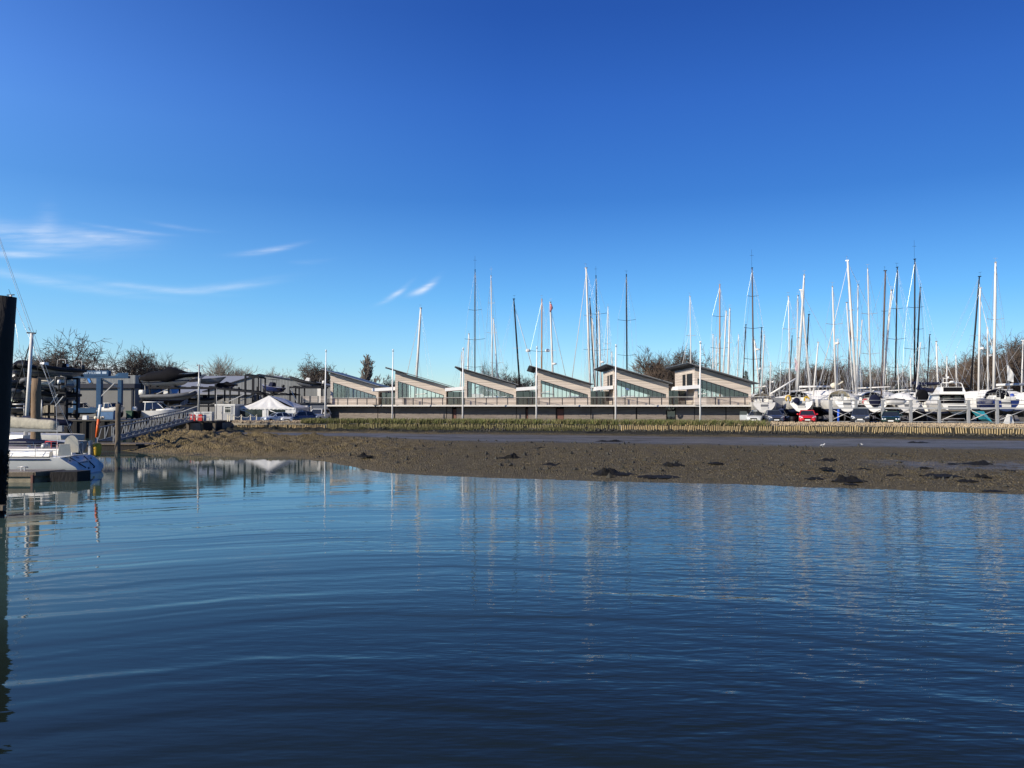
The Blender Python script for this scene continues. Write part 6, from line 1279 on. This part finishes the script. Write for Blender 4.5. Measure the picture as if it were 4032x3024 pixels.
# lamp posts
def lamp(label, px, D, ytop, w, arm=True, box=True, gz=GZ):
    r_ = thing('lighting_post', label, 'lamp post', (wx(px, D), D, gz)); hh = wz(ytop, D)-gz
    b = MB(); b.tube([(0,0,0),(0,0,hh*.55),(0,0,hh)], [w,w*.85,w*.6], 8); b.build('pole', K['steel'], r_)
    if arm: b = MB(); b.bar((-.22,0,hh-.05),(.38,0,hh-.1), .05); b.ball((-.24,0,hh-.08), .09, 6); b.ball((.40,0,hh-.16), .11, 6, sc=(1,1,.6)); b.build('lamp_head', K['steel'], r_)
    if box: b = MB(); zb_ = wz(1516,D)-gz; b.box(-.17,.17,-.16,.02,zb_-.12,zb_+.14); b.build('junction_box', K['steel'], r_); b = MB(); b.tube([(.13,-.05,zb_+.1),(.13,-.05,zb_+.8)], .035, 6); b.build('aerial', K['white'], r_)
lamp('tall grey lamp post with camera arms standing in front of the main boat rack', 783, 95.5, 1435, .13)
lamp('thin white aerial pole at the left corner of the white cabin', 853, 102, 1530, .05, False, False)
lamp('short grey post on the quay right of the thick timber pile', 165, 91, 1573, .10, False, False)

# ------------------------------------------------------------------ cabin, marquee, bins, skip, fences
cb = thing('portable_cabin', 'pale grey portable cabin with a white framed window left of the marquee', 'cabin', (wx(848,104), 104, 1.72)); cw = wx(924,104)-wx(848,104); ch = wz(1593,104)-1.72
b = MB(); b.box(0, cw, 0, 5, 0, ch-.14); b.build('wall', mat('pale_cabin_panel', (.36,.37,.38), .6, var=.06), cb); b = MB(); b.box(-.06, cw+.06, -.06, 5.06, ch-.138, ch+.06); b.build('roof', K['white'], cb)
b = MB(); b.box(.18, .88, -.05, -.003, .05, 1.75); dr = b.build('door', K['offwhite'], cb); b = MB(); b.bar((.80,-.08,.85),(.80,-.08,1.0), .03); b.build('handle', K['steel'], dr)
b = MB(); 
for xa, xb, za, zb2 in ((1.15,2.05,1.66,1.75),(1.15,2.05,.85,.94),(1.15,1.24,.94,1.66),(1.96,2.05,.94,1.66),(1.24,1.96,1.38,1.45)): b.box(xa, xb, -.06, -.003, za, zb2)
wf = b.build('window', K['white'], cb); b = MB(); b.box(1.24,1.96,-.03,-.01,.94,1.66); b.build('pane', K['glassdark'], wf)
b = MB(); b.box(cw-.04,cw+.03,-.03,.05,0,ch-.14); b.box(-.03,.05,-.03,.05,0,ch-.14); b.build('corner_post', K['white'], cb)
mq = thing('marquee', 'white peaked marquee with clear side windows', 'marquee', (wx(1045,106), 106, 1.58)); mw = 230/F*106/2; me_ = wz(1605,106)-1.58; ma_ = wz(1560,106)-1.58
b = MB(); n = 14; D_ = 8.0; ap = Vector((0, 1.6, ma_+.1)); rb_ = Vector((.9, 5.6, ma_-.25))
fr_ = [Vector((lerp(-mw, mw, i/n), 0, me_-.06*math.sin(i/n*math.pi)+.03*math.sin(i*2.2))) for i in range(n+1)]; rt = [Vector((mw, lerp(0, D_, i/6), me_)) for i in range(7)]; bk = [Vector((lerp(mw, -mw, i/6), D_, me_)) for i in range(7)]; lf = [Vector((-mw, lerp(D_, 0, i/6), me_)) for i in range(7)]
def fan(edge_, apx, wob=0):
    rows = 6; g = []
    for j in range(rows+1):
        for i, p in enumerate(edge_): t_ = j/rows; v = p.lerp(apx, t_); v.z -= .16*math.sin(math.pi*t_)*(1 if wob else .6)+wob*.20*math.sin(i*1.9+j*.3)*(1-t_)*math.sin(math.pi*min(1,t_*1.3)); g.append(v)
    m_ = len(edge_); b.add(g, [(j*m_+i, j*m_+i+1, (j+1)*m_+i+1, (j+1)*m_+i) for j in range(rows) for i in range(m_-1)], 0, True)
fan(fr_, ap, 1); fan(rt, rb_); b.add([fr_[-1], rb_, ap], [(0,1,2)]); fan(bk, rb_); fan(lf, ap); b.add([bk[-1], ap, rb_], [(0,1,2)]); b.build('roof', K['tent'], mq)
b = MB(); m_ = 60
def valance(pa, pc, nn):
    g = []
    for i in range(nn+1):
        p = pa.lerp(pc, i/nn); g += [(p.x, p.y-.04, p.z+.02), (p.x, p.y-.06-.02*math.sin(i*1.3), p.z-.16-.07*abs(math.sin(i*.78)))]
    b.add(g, [(i*2, i*2+1, i*2+3, i*2+2) for i in range(nn)])
valance(fr_[0], fr_[-1], 60); valance(Vector((mw+.04,0,me_)), Vector((mw+.04,D_,me_)), 50); b.build('valance', K['tent'], mq)
for x in (-mw, 0, mw):
    b = MB(); b.box(x-.16, x+.16, -.02, .12, 0, me_-.03); b.build('leg', K['tent'], mq)
for xa, xb in ((-mw+.17,-.17),(.17,mw-.17)):
    wl_ = MB(); wl_.box(xa, xb, .04, .07, 0, .52); wl_.box(xa, xa+.22, .04, .07, .52, me_-.1); wl_.box(xb-(.22 if xa < 0 else 1.0), xb, .04, .07, .52, me_-.1); wo2 = wl_.build('side_wall', K['tent'], mq)
    x1 = xb-(.22 if xa < 0 else 1.0)-.002; wn_ = MB(); wn_.box(xa+.222, x1, .05, .055, .522, me_-.12); wn_.build('clear_window', glass_mat('clear_pvc', (.30,.29,.28), .06, .12), wo2)
    fo = MB(); g = []
    for i in range(15): t_ = i/14; x = lerp(xa+.24, x1-.1, t_); z = me_-.2-1.1*math.sin(math.pi*t_*.5)**2 if xa < 0 else me_-.2-.9*t_; g += [(x, .02, z), (x+.06, .0, z-.12-.05*math.sin(i))]
    fo.add(g, [(i*2, i*2+1, i*2+3, i*2+2) for i in range(9)]); fo.build('loose_fold', K['tent'], wo2)
b = MB(); b.box(mw-.06, mw-.02, .13, D_, 0, me_-.05); b.box(-mw+.02, -mw+.06, .13, D_, 0, me_-.05); b.box(-mw+.07, mw-.07, D_-.05, D_, 0, me_-.05); b.build('side_wall', K['tent'], mq)
rf_ = thing('rope_fence', 'white posts with swagged white rope in front of the marquee', 'rope fence', (wx(898,101.8), 101.8, 1.7)); pxs = [897,905,921,951,987,1011]; hh_ = .62
for px in pxs: b = MB(); x = wx(px,101.8)-wx(898,101.8); b.box(x-.05, x+.05, -.05, .05, -.1, hh_+.12); b.build('post', K['cream'], rf_)
for a, c in zip(pxs, pxs[1:]):
    xa, xc = wx(a,101.8)-wx(898,101.8), wx(c,101.8)-wx(898,101.8); b = MB()
    for zo in (0, -.02): b.tube([(lerp(xa, xc, t_/8), -.06, hh_+.05-(.28*(xc-xa))*4*(t_/8)*(1-t_/8)) for t_ in range(9)], .035, 5)
    b.build('rope', K['white'], rf_)
def bin_(px, D, wpx, ytop, m, label, lid=None):
    w = wpx/F*D/2; r_ = thing('wheelie_bin', label, 'bin', (wx(px, D), D, GZ+.1)); hh = wz(ytop, D)-GZ-.1
    b = MB(); wedge(b, -w*.9, w*.9, w*.82, w, .12, hh-.08, 0); b.build('body', m, r_); b = MB(); b.loft([[Vector((x*w*1.06, y, hh-.06+z)) for x, z in ((-1,-.02),(-.9,.10),(.9,.10),(1,-.02))] for y in (-w*1.0,w*1.0)]); b.build('lid', lid or m, r_)
    for sg in (-1, 1): b = MB(); b.lathe([(.02,-.04),(.11,-.04),(.11,.04),(.02,.04)], 10); o = b.build('wheel', K['rubber'], r_); o.rotation_euler = (0, R(90), 0); o.location = (sg*w*.85, -w*.6, .11)
gb = mat('green_bin_plastic', (.02,.075,.035), .5, var=.2)
bin_(513, 95, 24, 1618, gb, 'dark green waste bin left of the two black ones by the sports boat'); bin_(538, 95.5, 26, 1619, K['blackcloth'], 'black waste bin next to the green one'); bin_(557, 97, 20, 1622, K['blackcloth'], 'smaller black waste bin nearest the sports boat')
sk = thing('waste_skip', 'blue waste skip on the quay in front of the boat hoist', 'skip', (wx(428,93.5), 93.5, 2.0)); b = MB(); b.add([(-.9,-.8,0),(.9,-.8,0),(.9,.8,0),(-.9,.8,0),(-.9,-.8,1.0),(.95,-.8,1.0),(.95,.8,1.0),(-.9,.8,1.0)], [(0,3,2,1),(0,1,5,4),(1,2,6,5),(2,3,7,6),(3,0,4,7)]); b.build('body', mat('faded_blue_skip', (.06,.14,.27), .6, var=.25), sk)
b = MB(); b.box(-.94,.99,-.86,-.80,.9,1.02); b.box(-.94,.99,.80,.86,.9,1.02); b.build('rim', K['steel'], sk)
b = MB(); r2 = random.Random(3)
for _ in range(9): b.ball((r2.uniform(-.75,.75), r2.uniform(-.2,.2), r2.uniform(.1,.25)), r2.uniform(.12,.25), 7, sc=(1,.8,.7))
o = b.build('sack_heap', K['cream']); o.location = (wx(392,92), 92, 2.0); tag(o, 'heap of pale sacks on the quay left of the blue skip', 'sacks')
b = MB(); wedge(b, -.25,.25,.25,.22,0,.45,0); o = b.build('fish_box', K['white']); o.location = (wx(338,92), 92, 2.0); tag(o, 'small white box on the quay edge below the hoist leg', 'box')
wbx = thing('storage_box', 'pale storage chest by the red lifebuoy stand at the top of the gangway', 'chest', (wx(815,93), 93, 1.75)); b = MB(); b.box(-.55,.55,0,.7,0,1.0); b.build('body', K['offwhite'], wbx); b = MB(); b.box(-.6,.6,-.05,.75,1.002,1.1); b.build('lid', K['white'], wbx)

# landing stage, gangway
ls = thing('landing_stage', 'timber landing stage on posts with a white handrail at the head of the gangway', 'landing stage', (wx(760,91), 91, 0)); xl0, xl1 = wx(690,91)-wx(760,91), wx(860,91)-wx(760,91)
b = MB(); b.box(xl0, xl1, -.6, 2.2, 1.72, 1.86); b.build('deck', K['darktimber'], ls)
for px in (696, 747, 800, 850): b = MB(); x = wx(px,91)-wx(760,91); b.box(x-.14, x+.14, -.5, -.2, -.8, 1.715); b.build('pile', K['timber'], ls)
b = MB(); b.bar((wx(700,91)-wx(760,91), -.3, -.1), (wx(745,91)-wx(760,91), -.3, 1.6), .14); b.build('brace', K['darktimber'], ls)
b = MB(); x0_, x1_ = wx(742,91)-wx(760,91), wx(832,91)-wx(760,91)
for zz in (2.30, 2.72): b.tube([(x0_,-.5,zz),(x1_,-.5,zz)], .035, 6)
for k in range(5): x = lerp(x0_, x1_, k/4); b.tube([(x,-.5,1.862),(x,-.5,2.72)], .035, 6)
b.build('handrail', K['furl'], ls)
for px, wpx, lab in ((756,24,'red equipment box on the landing stage behind the white handrail'),(787,18,'red lifebuoy stand on the landing stage nearest the pale chest')):
    b = MB(); w = wpx/F*91.6/2; b.box(-w,w,0,.35,0,.62); b.box(-w*.8,w*.8,.02,.3,.62,.72); o = b.build('lifebuoy_box', K['red']); o.location = (wx(px,91.6), 91.6, 1.865); tag(o, lab, 'safety box')
bo_ = MB(); bo_.box(-.35,.35,0,.04,0,.9); o = bo_.build('notice_board', K['white']); o.location = (wx(775,92.6), 92.6, 1.95); tag(o, 'white notice board behind the handrail of the landing stage', 'notice board')
gw = thing('gangway', 'long sloping aluminium gangway down to the pontoons', 'gangway', (0, 0, 0))
A = Vector((wx(418,68), 68, .62)); Bp = Vector((wx(738,90.2), 90.2, 1.95)); dirv = (Bp-A); side = Vector((dirv.y, -dirv.x, 0)).normalized()*.62
K['gangway'] = mat('galvanised_gangway', (.19,.20,.21), .55, .3, var=.15, scale=3)
b = MB(); b.bar(A, Bp, 1.15, .10); b.build('walkway', K['darksteel'], gw)
for sg in (-1, 1):
    a, c = A+side*sg, Bp+side*sg; b = MB(); b.bar(a, c, .12, .20); up_ = Vector((0,0,1.12)); b.bar(a+up_, c+up_, .09, .10); b.build('chord', K['gangway'], gw); n = 15
    for k in range(n+1):
        p = a.lerp(c, k/n); b = MB(); b.bar(p, p+up_, .075); b.build('upright', K['gangway'], gw)
        if k < n: b = MB(); b.bar(p, a.lerp(c, (k+.55)/n)+up_*.98, .055); b.build('brace', K['gangway'], gw)
def pile(label, px, D, r, ytop, m, z0=-1.5, lean=(0,0), cap=None):
    r_ = thing('timber_pile', label, 'mooring pile', (wx(px, D), D, 0)); zt = wz(ytop, D); b = MB(); n = 7
    b.tube([(lean[0]*lerp(z0, zt, k/n)/zt+.015*math.sin(k*2), lean[1]*lerp(z0, zt, k/n)/zt, lerp(z0, zt, k/n)) for k in range(n+1)], [r*(1.06-.10*k/n) for k in range(n+1)], 16); b.build('shaft', m, r_)
    return r_
pt1 = mat('brown_pile_timber', (.22,.145,.085), .85, var=.35, scale=2, bump=.5, stretch=(1,1,.15))
pile('thick brown timber pile behind the white sail cover of the near yacht', 142, 54, .29, 1490, pt1)
pile('slim timber pile standing in the water at the foot of the gangway', 466, 64.5, .20, 1590, K['timber'])
pl_ = MB(); pl_.box(-3.6, 3.2, -1.0, 1.0, -.15, .45); gp = thing('floating_pontoon', 'small dark pontoon at the foot of the gangway', 'pontoon', (wx(470,66.5), 66.5, 0)); pl_.build('float', K['darktimber'], gp); b = MB(); b.box(-3.7,3.3,-1.1,1.1,.452,.55); b.build('deck', K['timber'], gp)

# ------------------------------------------------------------------ foreground left: black pile, pontoon, moored yacht
fp = pile('huge black weed hung pile at the left edge, nearest the camera', -31, 26.8, .40, 1166, K['darktimber'], -2.5, (.30, 0))
b = MB(); r2 = random.Random(12)
for _ in range(900):
    a = r2.uniform(0, 6.28); z = r2.uniform(.1, 2.2); rr = .43; p = Vector((math.cos(a)*rr+.30*z/7.1, math.sin(a)*rr, z)); l = r2.uniform(.06, .22); t_ = Vector((-math.sin(a), math.cos(a), 0))*r2.uniform(.02,.06)
    o_ = Vector((math.cos(a), math.sin(a), 0))*r2.uniform(.0,.06); b.add([p-t_, p+t_, p+o_-Vector((0,0,l))], [(0,1,2)])
b.build('hanging_weed', K['weed'], fp)['kind'] = 'stuff'
b = MB(); b.box(-.9, .78, -.62, -.44, .28, .44); b.build('pile_guide', K['timber'], fp)
pn = thing('mooring_pontoon', 'long grey floating mooring pontoon with a cleat in front of the near yacht', 'pontoon', (-22.2, 39.0, 0)); K['pontdeck'] = mat('grey_pontoon_decking', (.24,.21,.17), .85, var=.25, scale=2, stripe=('x', .14, .9, (.06,.05,.04)))
b = MB(); b.prism([(-40,-.4),(0,-.4),(.6,1.1),(-40,1.1)], 'z', .40, .50); b.build('deck', K['pontdeck'], pn); b = MB(); b.prism([(-40,-.34),(-.06,-.34),(.5,1.0),(-40,1.0)], 'z', -.25, .398); b.build('float', mat('stained_pontoon_side', (.24,.21,.15), .85, var=.35, scale=1.5, bump=.3), pn)
b = MB(); b.box(-40,-.02,-.45,-.402,.28,.47); b.bar((.03,-.42,.38),(.63,1.1,.38), .08, .2); b.build('fender_strip', K['timber'], pn); b = MB(); b.prism([(.55,-.1),(1.7,.15),(1.9,1.0),(.62,1.0)], 'z', -.2, .47); b.build('finger_float', K['darktimber'], pn)
b = MB(); b.box(-.05,.05,-.62,-.46,-.1,.36); b.build('rusty_bracket', K['rustdoor'], pn)
for x, y in ((-.95,.3),(-8,.3)): b = MB(); b.tube([(x-.25,y,.66),(x,y,.68),(x+.25,y,.66)], .03, 6); b.bar((x-.08,y,.5),(x-.08,y,.66), .05); b.bar((x+.08,y,.5),(x+.08,y,.66), .05); b.build('cleat', K['steel'], pn)
# the near yacht: bow to the left, transom to the right
ny = thing('moored_yacht', 'near white moored yacht with open sloping stern and cream sail cover on its boom', 'yacht', (-28.95, 44.6, 0), R(88))
Ln_, Bn = 11.2, 3.7
hb, dk_ = hull_mb(Ln_, Bn, .90, .5, .80, n=24, rake=.9, rev=1.15, sheer=.12, ustern=.10); hb.build('hull', [K['bluegreyhull'], K['navy'], K['antifoul']], ny)
d = deck_mb(dk_, z=-.01); d.build('deck', K['white'], ny)
st_ = MB(); 
for sg in (-1, 1): st_.tube([(sg*(x+.02), y, z-.10) for x, y, z in dk_[1:-2]], .035, 5)
st_.build('hull_stripe', K['navy'], ny); st_ = MB()
for sg in (-1, 1): st_.tube([(sg*(x-.01), y, z+.03) for x, y, z in dk_[1:-2]], .03, 5)
st_.build('toe_rail', K['timber'], ny)
yS = -Ln_/2                                              # transom panel furniture: steps and name
tb_ = MB()
def tp3(u, v): # u across -1..1, v 0 bottom..1 top of the sloping stern
    return (u*Bn/2*.80*(.55+.42*v), yS-1.0*(1-v)-.04, .12+.76*v)
for u in (-.45,.45): b = MB(); b.tube([tp3(u,.22), tp3(u*1.05,.95)], .03, 5); b.build('stern_grab_rail', K['darksteel'], ny)
for u, v in ((-.8,.75),(.78,.75),(-.25,.18),(.3,.18)): b = MB(); b.ball(tp3(u,v), .05, 6); b.build('stern_fitting', K['darksteel'], ny)
nm = lettering('Noelle', .30, K['darkletter'], ny, Vector(tp3(0,.62))+Vector((0,-.015,0)), (math.atan2(.76,1.0), 0, 0), .004, 'boat_name'); lettering('Ka', .2, K['darkletter'], ny, Vector(tp3(-.05,.90))+Vector((0,-.015,0)), (math.atan2(.76,1.0), 0, 0), .004, 'boat_name')
c = MB(); zc = .92; c.loft([[Vector((sx_*w_, y, z)) for sx_, z in ((-1,zc-.1),(-.93,zc+h_*.8),(-.75,zc+h_),(.75,zc+h_),(.93,zc+h_*.8),(1,zc-.1))] for y, h_, w_ in ((-.9,.52,1.12),(1.2,.50,1.05),(2.8,.34,.75),(3.9,.05,.35))]); c.build('coachroof', K['white'], ny)
b = MB(); b.box(-.62,.62,-.965,-.905,zc+.0,zc+.50); b.build('companionway', K['glassdark'], ny)
b = MB()
for sg in (-1, 1): b.add([(sg*1.10,-.4,zc+.14),(sg*1.085,.8,zc+.14),(sg*1.065,.8,zc+.33),(sg*1.085,-.4,zc+.35)], [(0,1,2,3)])
b.build('cabin_window', K['window'], ny)
b = MB(); 
for sg in (-1, 1): b.loft([[Vector((sg*(.85+q_[0]), y, zc-.05+q_[1])) for q_ in ((0,0),(.05,.34),(.32,.30),(.42,0))] for y in (-4.9,-3,-1.0)])
b.box(-.84,.84,-4.7,-1.0,zc-.03,zc+.0); b.build('cockpit_coaming', K['white'], ny)
b = MB(); b.lathe([(.10,0),(.11,.02),(.08,.10),(.09,.16),(.02,.17)], 10, (-1.05,-2.4,zc+.30)); b.lathe([(.10,0),(.11,.02),(.08,.10),(.09,.16),(.02,.17)], 10, (1.05,-2.4,zc+.30)); b.build('winch', K['steel'], ny)
b = MB()
for sg in (-1, 1):
    for y, x in ((-5.3,1.25),(-4.3,1.45),(-2.2,1.75),(.3,1.82),(2.6,1.5)): b.tube([(sg*x,y,zc-.05),(sg*x,y,zc+.62)], .016, 5)
    for zz in (.62,.32): b.tube([(sg*1.25,-5.3,zc+zz),(sg*1.45,-4.3,zc+zz),(sg*1.75,-2.2,zc+zz),(sg*1.82,.3,zc+zz),(sg*1.5,2.6,zc+zz),(sg*.2,5.4,zc+zz+.1)], .013, 4)
b.tube([(-1.25,-5.3,zc+.62),(-.5,-5.5,zc+.62)], .018, 5); b.tube([(1.25,-5.3,zc+.62),(.5,-5.5,zc+.62)], .018, 5); b.build('guard_rail', K['steel'], ny)
mh = Vector((0, .35, 0)); b = MB(); b.tube([(0,.35,zc+.4),(0,.35,17.0)], [.10,.08], 10); mo_ = b.build('mast', K['silver'], ny)
b = MB(); b.bar((-1.0,.35,7),(1.0,.35,7), .06); b.bar((-.75,.35,12),(.75,.35,12), .06); b.build('spreader', K['silver'], mo_)
b = MB(); b.box(-.10,.10,-4.9,.1,2.18,2.50); bm2 = b.build('boom', K['greyhull'], ny)
b = MB(); n = 14; rg = []
for k in range(n+1):
    t_ = k/n; y = lerp(.35,-4.6,t_); zt = lerp(3.22,2.76,t_)+.02*math.sin(k*2.1); w = lerp(.22,.15,t_); zb = lerp(2.50,2.24,t_)
    rg.append([Vector((x*w, y, z)) for x, z in ((-.55,zb),(-.9,zb+.12+.03*math.sin(k*3)),(-1,lerp(zb,zt,.62)),(-.7,lerp(zb,zt,.92)),(0,zt),(.7,lerp(zb,zt,.92)),(1,lerp(zb,zt,.62)+.03*math.sin(k*2.3)),(.9,zb+.12),(.55,zb))])
b.loft(rg, smooth=True); b.build('sail_cover', K['sailgrey'], bm2)
b = MB()
for x_, y_ in ((-1.1,-5.3),(1.1,-5.3)): b.tube([(0,.35,16.9),(x_*.15,-4.6,3.6),(x_,y_,zc)], .011, 4, cap=False)
for sg in (-1, 1): b.tube([(0,.35,16.8),(sg*1.0,.35,7),(sg*1.75,.3,zc)], .011, 4, cap=False)
b.tube([(0,.35,16.9),(0,5.5,zc+.15)], .012, 4, cap=False); b.build('standing_rigging', K['wire'], ny)
Rn = Matrix.Rotation(R(88), 3, 'Z'); nyl = Vector((-28.95, 44.6, 0))
def on(p): return nyl+Rn@Vector(p)
# gear carried at its stern
def stern(name, label, cat, mb, m, p, rz=R(88)): o = mb.build(name, m); o.location = on(p); o.rotation_euler = (0,0,rz); return tag(o, label, cat)
b = MB(); b.loft([[Vector((x*.34, y, z)) for x, z in ((-1,0),(-1,.42),(-.85,.68),(-.45,.86),(0,.92),(.45,.86),(.85,.68),(1,.42),(1,0))] for y in (-.10,.12)], smooth=False); stern('horseshoe_cover', 'tall cream arched buoy cover on the near yacht stern rail', 'buoy cover', b, K['cream'], (-.2,-5.5,1.08), R(20))
b = MB(); wedge(b, -.2, .2, .32, .24, 0, .62, .08); stern('liferaft_bag', 'cream boxy canvas bag in front of the arched buoy cover', 'bag', b, K['cream'], (-.95,-5.55,.95), R(30))
b = MB(); b.loft([[Vector((x*w, y, z)) for x, y in ((-1,-.10),(1,-.10),(1,.10),(-1,.10))] for z, w in ((-.34,.10),(-.25,.17),(.1,.20),(.30,.19),(.36,.12))], smooth=True); stern('buoy_bag', 'mustard yellow buoy bag hanging at the far corner of the near yacht stern', 'lifebuoy', b, K['yellow'], (1.15,-6.15,1.15), R(60))
b = MB(); b.box(-.12,.12,-.06,.06,-.3,.45); stern('grey_locker', 'pale grey fitting beside the yellow horseshoe buoy', 'fitting', b, K['steel'], (1.0,-5.85,1.2))
dbn = thing('dan_buoy', 'leaning orange and white danbuoy pole at the near yacht stern', 'danbuoy', on((1.1,-6.1,1.5)), 0); dbn.rotation_euler = (R(4), R(8), 0)
b = MB(); b.tube([(0,0,.35),(0,0,1.35)], [.075,.085], 8); b.build('orange_sleeve', K['orange'], dbn); b = MB(); b.tube([(0,0,1.352),(0,0,2.15)], [.07,.085], 8); b.build('white_sleeve', K['white'], dbn); b = MB(); b.tube([(0,0,-.3),(0,0,.35)], .03, 6); b.build('pole', K['steel'], dbn)
b = MB(); b.lathe([(.03,0),(.14,0),(.16,.10),(.12,.25),(.03,.28)], 8, (-.13,0,0)); b.lathe([(.03,0),(.14,0),(.16,.10),(.12,.25),(.03,.28)], 8, (.15,0,0)); stern('grey_fenders', 'pair of small grey fenders standing in the near yacht cockpit', 'fenders', b, K['steel'], (-.4,-4.2,1.3))

# ------------------------------------------------------------------ boats moored behind it
mb2 = thing('moored_yacht', 'moored yacht with slim white mast and navy boom cover behind the near yacht', 'yacht', (-35.6, 60, 0), R(80)); hb, dk_ = hull_mb(9.2, 3.1, 1.05, .4, .75, rake=.9); hb.build('hull', [K['greyhull'], K['navy'], K['antifoul']], mb2); d = deck_mb(dk_); d.build('deck', K['offwhite'], mb2)
b = MB(); b.loft([[Vector((sx_*w_, y, z)) for sx_, z in ((-1,.95),(-.85,1.0+h_),(.85,1.0+h_),(1,.95))] for y, h_, w_ in ((-1.0,.45,1.0),(1.4,.42,.9),(3,.1,.45))]); b.build('coachroof', K['offwhite'], mb2)
p0, p1 = at(107,1640,60), at(122,1312,60); inv2 = Matrix.Rotation(-R(80),3,'Z'); L_ = lambda p: inv2@(Vector(p)-Vector((-35.6,60,0))); f_, t__ = L_(p0), L_(p1); f0 = t__.lerp(f_, 1.22); b = MB(); b.tube([f0, t__], [.135,.115], 8); mo2 = b.build('mast', K['silver'], mb2)
b = MB(); b.bar(t__-Vector((0,.3,0)), t__+Vector((0,.4,.05)), .10); b.tube([t__, t__+Vector((0,.3,.45))], .02, 4); b.tube([t__+Vector((0,-.35,0)), t__+Vector((0,-.35,.25))], .015, 4); b.build('masthead_fitting', K['darksteel'], mo2)
b = MB(); b.tube([t__-Vector((0,0,.3)), L_(at(38,1620,60.5))], .045, 5); b.tube([t__, L_(at(190,1700,60))], .02, 4); b.build('standing_rigging', K['darksteel'], mb2)
b = MB(); b.tube([f0+Vector((0,-.1,.75)), f0+Vector((0,-3.6,.75))], .10, 6); bo3 = b.build('boom', K['silver'], mb2); b = MB(); b.tube([f0+Vector((0,.1,1.1)), f0+Vector((0,-1.5,.98)), f0+Vector((0,-3.6,.85))], [.34,.28,.2], 8, flat=1.3); b.build('sail_cover', K['navycloth'], bo3)
mb3 = thing('moored_yacht', 'moored yacht at the far left edge whose masthead peeps over the black pile', 'yacht', (wx(20,68), 70, 0), R(75)); hb, dk_ = hull_mb(11, 3.5, 1.2, .4, .75, rake=.9); hb.build('hull', [K['offwhite'], K['navy'], K['antifoul']], mb3); d = deck_mb(dk_); d.build('deck', K['offwhite'], mb3)
p1 = at(37,1160,70); inv2 = Matrix.Rotation(-R(75),3,'Z'); t__ = inv2@(p1-mb3.location); b = MB(); b.tube([(t__.x,t__.y,1.0), t__], [.13,.10], 8); mo3 = b.build('mast', K['silver'], mb3); b = MB(); b.bar(t__-Vector((0,.35,0)), t__+Vector((0,.4,0)), .08); b.tube([t__, t__+Vector((0,.25,.5))], .02, 4); b.build('masthead_fitting', K['darksteel'], mo3)
b = MB(); b.tube([t__, (0,-5.3,1.2)], .02, 4); b.tube([t__*.97, (1.6,0,1.2)], .02, 4); b.tube([t__*.97, (-1.6,0,1.2)], .02, 4); b.build('standing_rigging', K['wire'], mb3)
rc = pboat('bare', 'moored launch with a bright red canvas cover behind the thick timber pile', 160, 1757, 56, 95, R(75), name='launch', top='greyhull', bot='antifoul', cat='launch'); rc.location.z = -.25
b = MB(); b.loft([[Vector((x*1.15*w, y, 1.18+z*hh)) for x, z in ((-1,0),(-.9,.7),(0,1),(.9,.7),(1,0))] for y, w, hh in ((-3.0,.85,.5),(-1,1,.62),(1,.95,.6),(2.2,.7,.4))], smooth=True); b.build('canvas_cover', K['red'], rc)
sb = pboat('cuddy', 'small pale blue cabin boat moored by the foot of the gangway', 352, 1757, 58, 70, R(-78), name='cabin_boat', top='bluegreyhull', bot='antifoul', cat='cabin boat'); sb.location.z = -.3
pu_ = thing('moored_launch', 'purple grey launch with dark cover at the far left behind the near yacht', 'launch', (wx(85,50.5), 50.5, -.05), R(85)); hb, dk_ = hull_mb(5.6, 2.2, 1.2, .3, .8, rake=.8); hb.build('hull', [mat('mauve_grey_gelcoat', (.20,.17,.22), .4), K['carbon'], K['antifoul']], pu_); d = deck_mb(dk_); d.build('deck', K['blackcloth'], pu_)
b = MB(); b.loft([[Vector((x*.85*w, y, 1.15+z*hh)) for x, z in ((-1,0),(-.85,.8),(0,1),(.85,.8),(1,0))] for y, w, hh in ((-2.4,.8,.3),(0,1,.5),(1.8,.7,.3))], smooth=True); b.build('canvas_cover', K['navycloth'], pu_)
rr_ = thing('red_pushpit', 'red tubular rail behind the cockpit of the near yacht', 'rail', (wx(205,49), 49, .9)); b = MB(); 
for zz in (0,.55): b.tube([(-.35,0,zz),(.35,0,zz)], .03, 6)
for x in (-.35,0,.35): b.tube([(x,0,-.5),(x,0,.55)], .03, 6)
b.build('rail', K['red'], rr_)
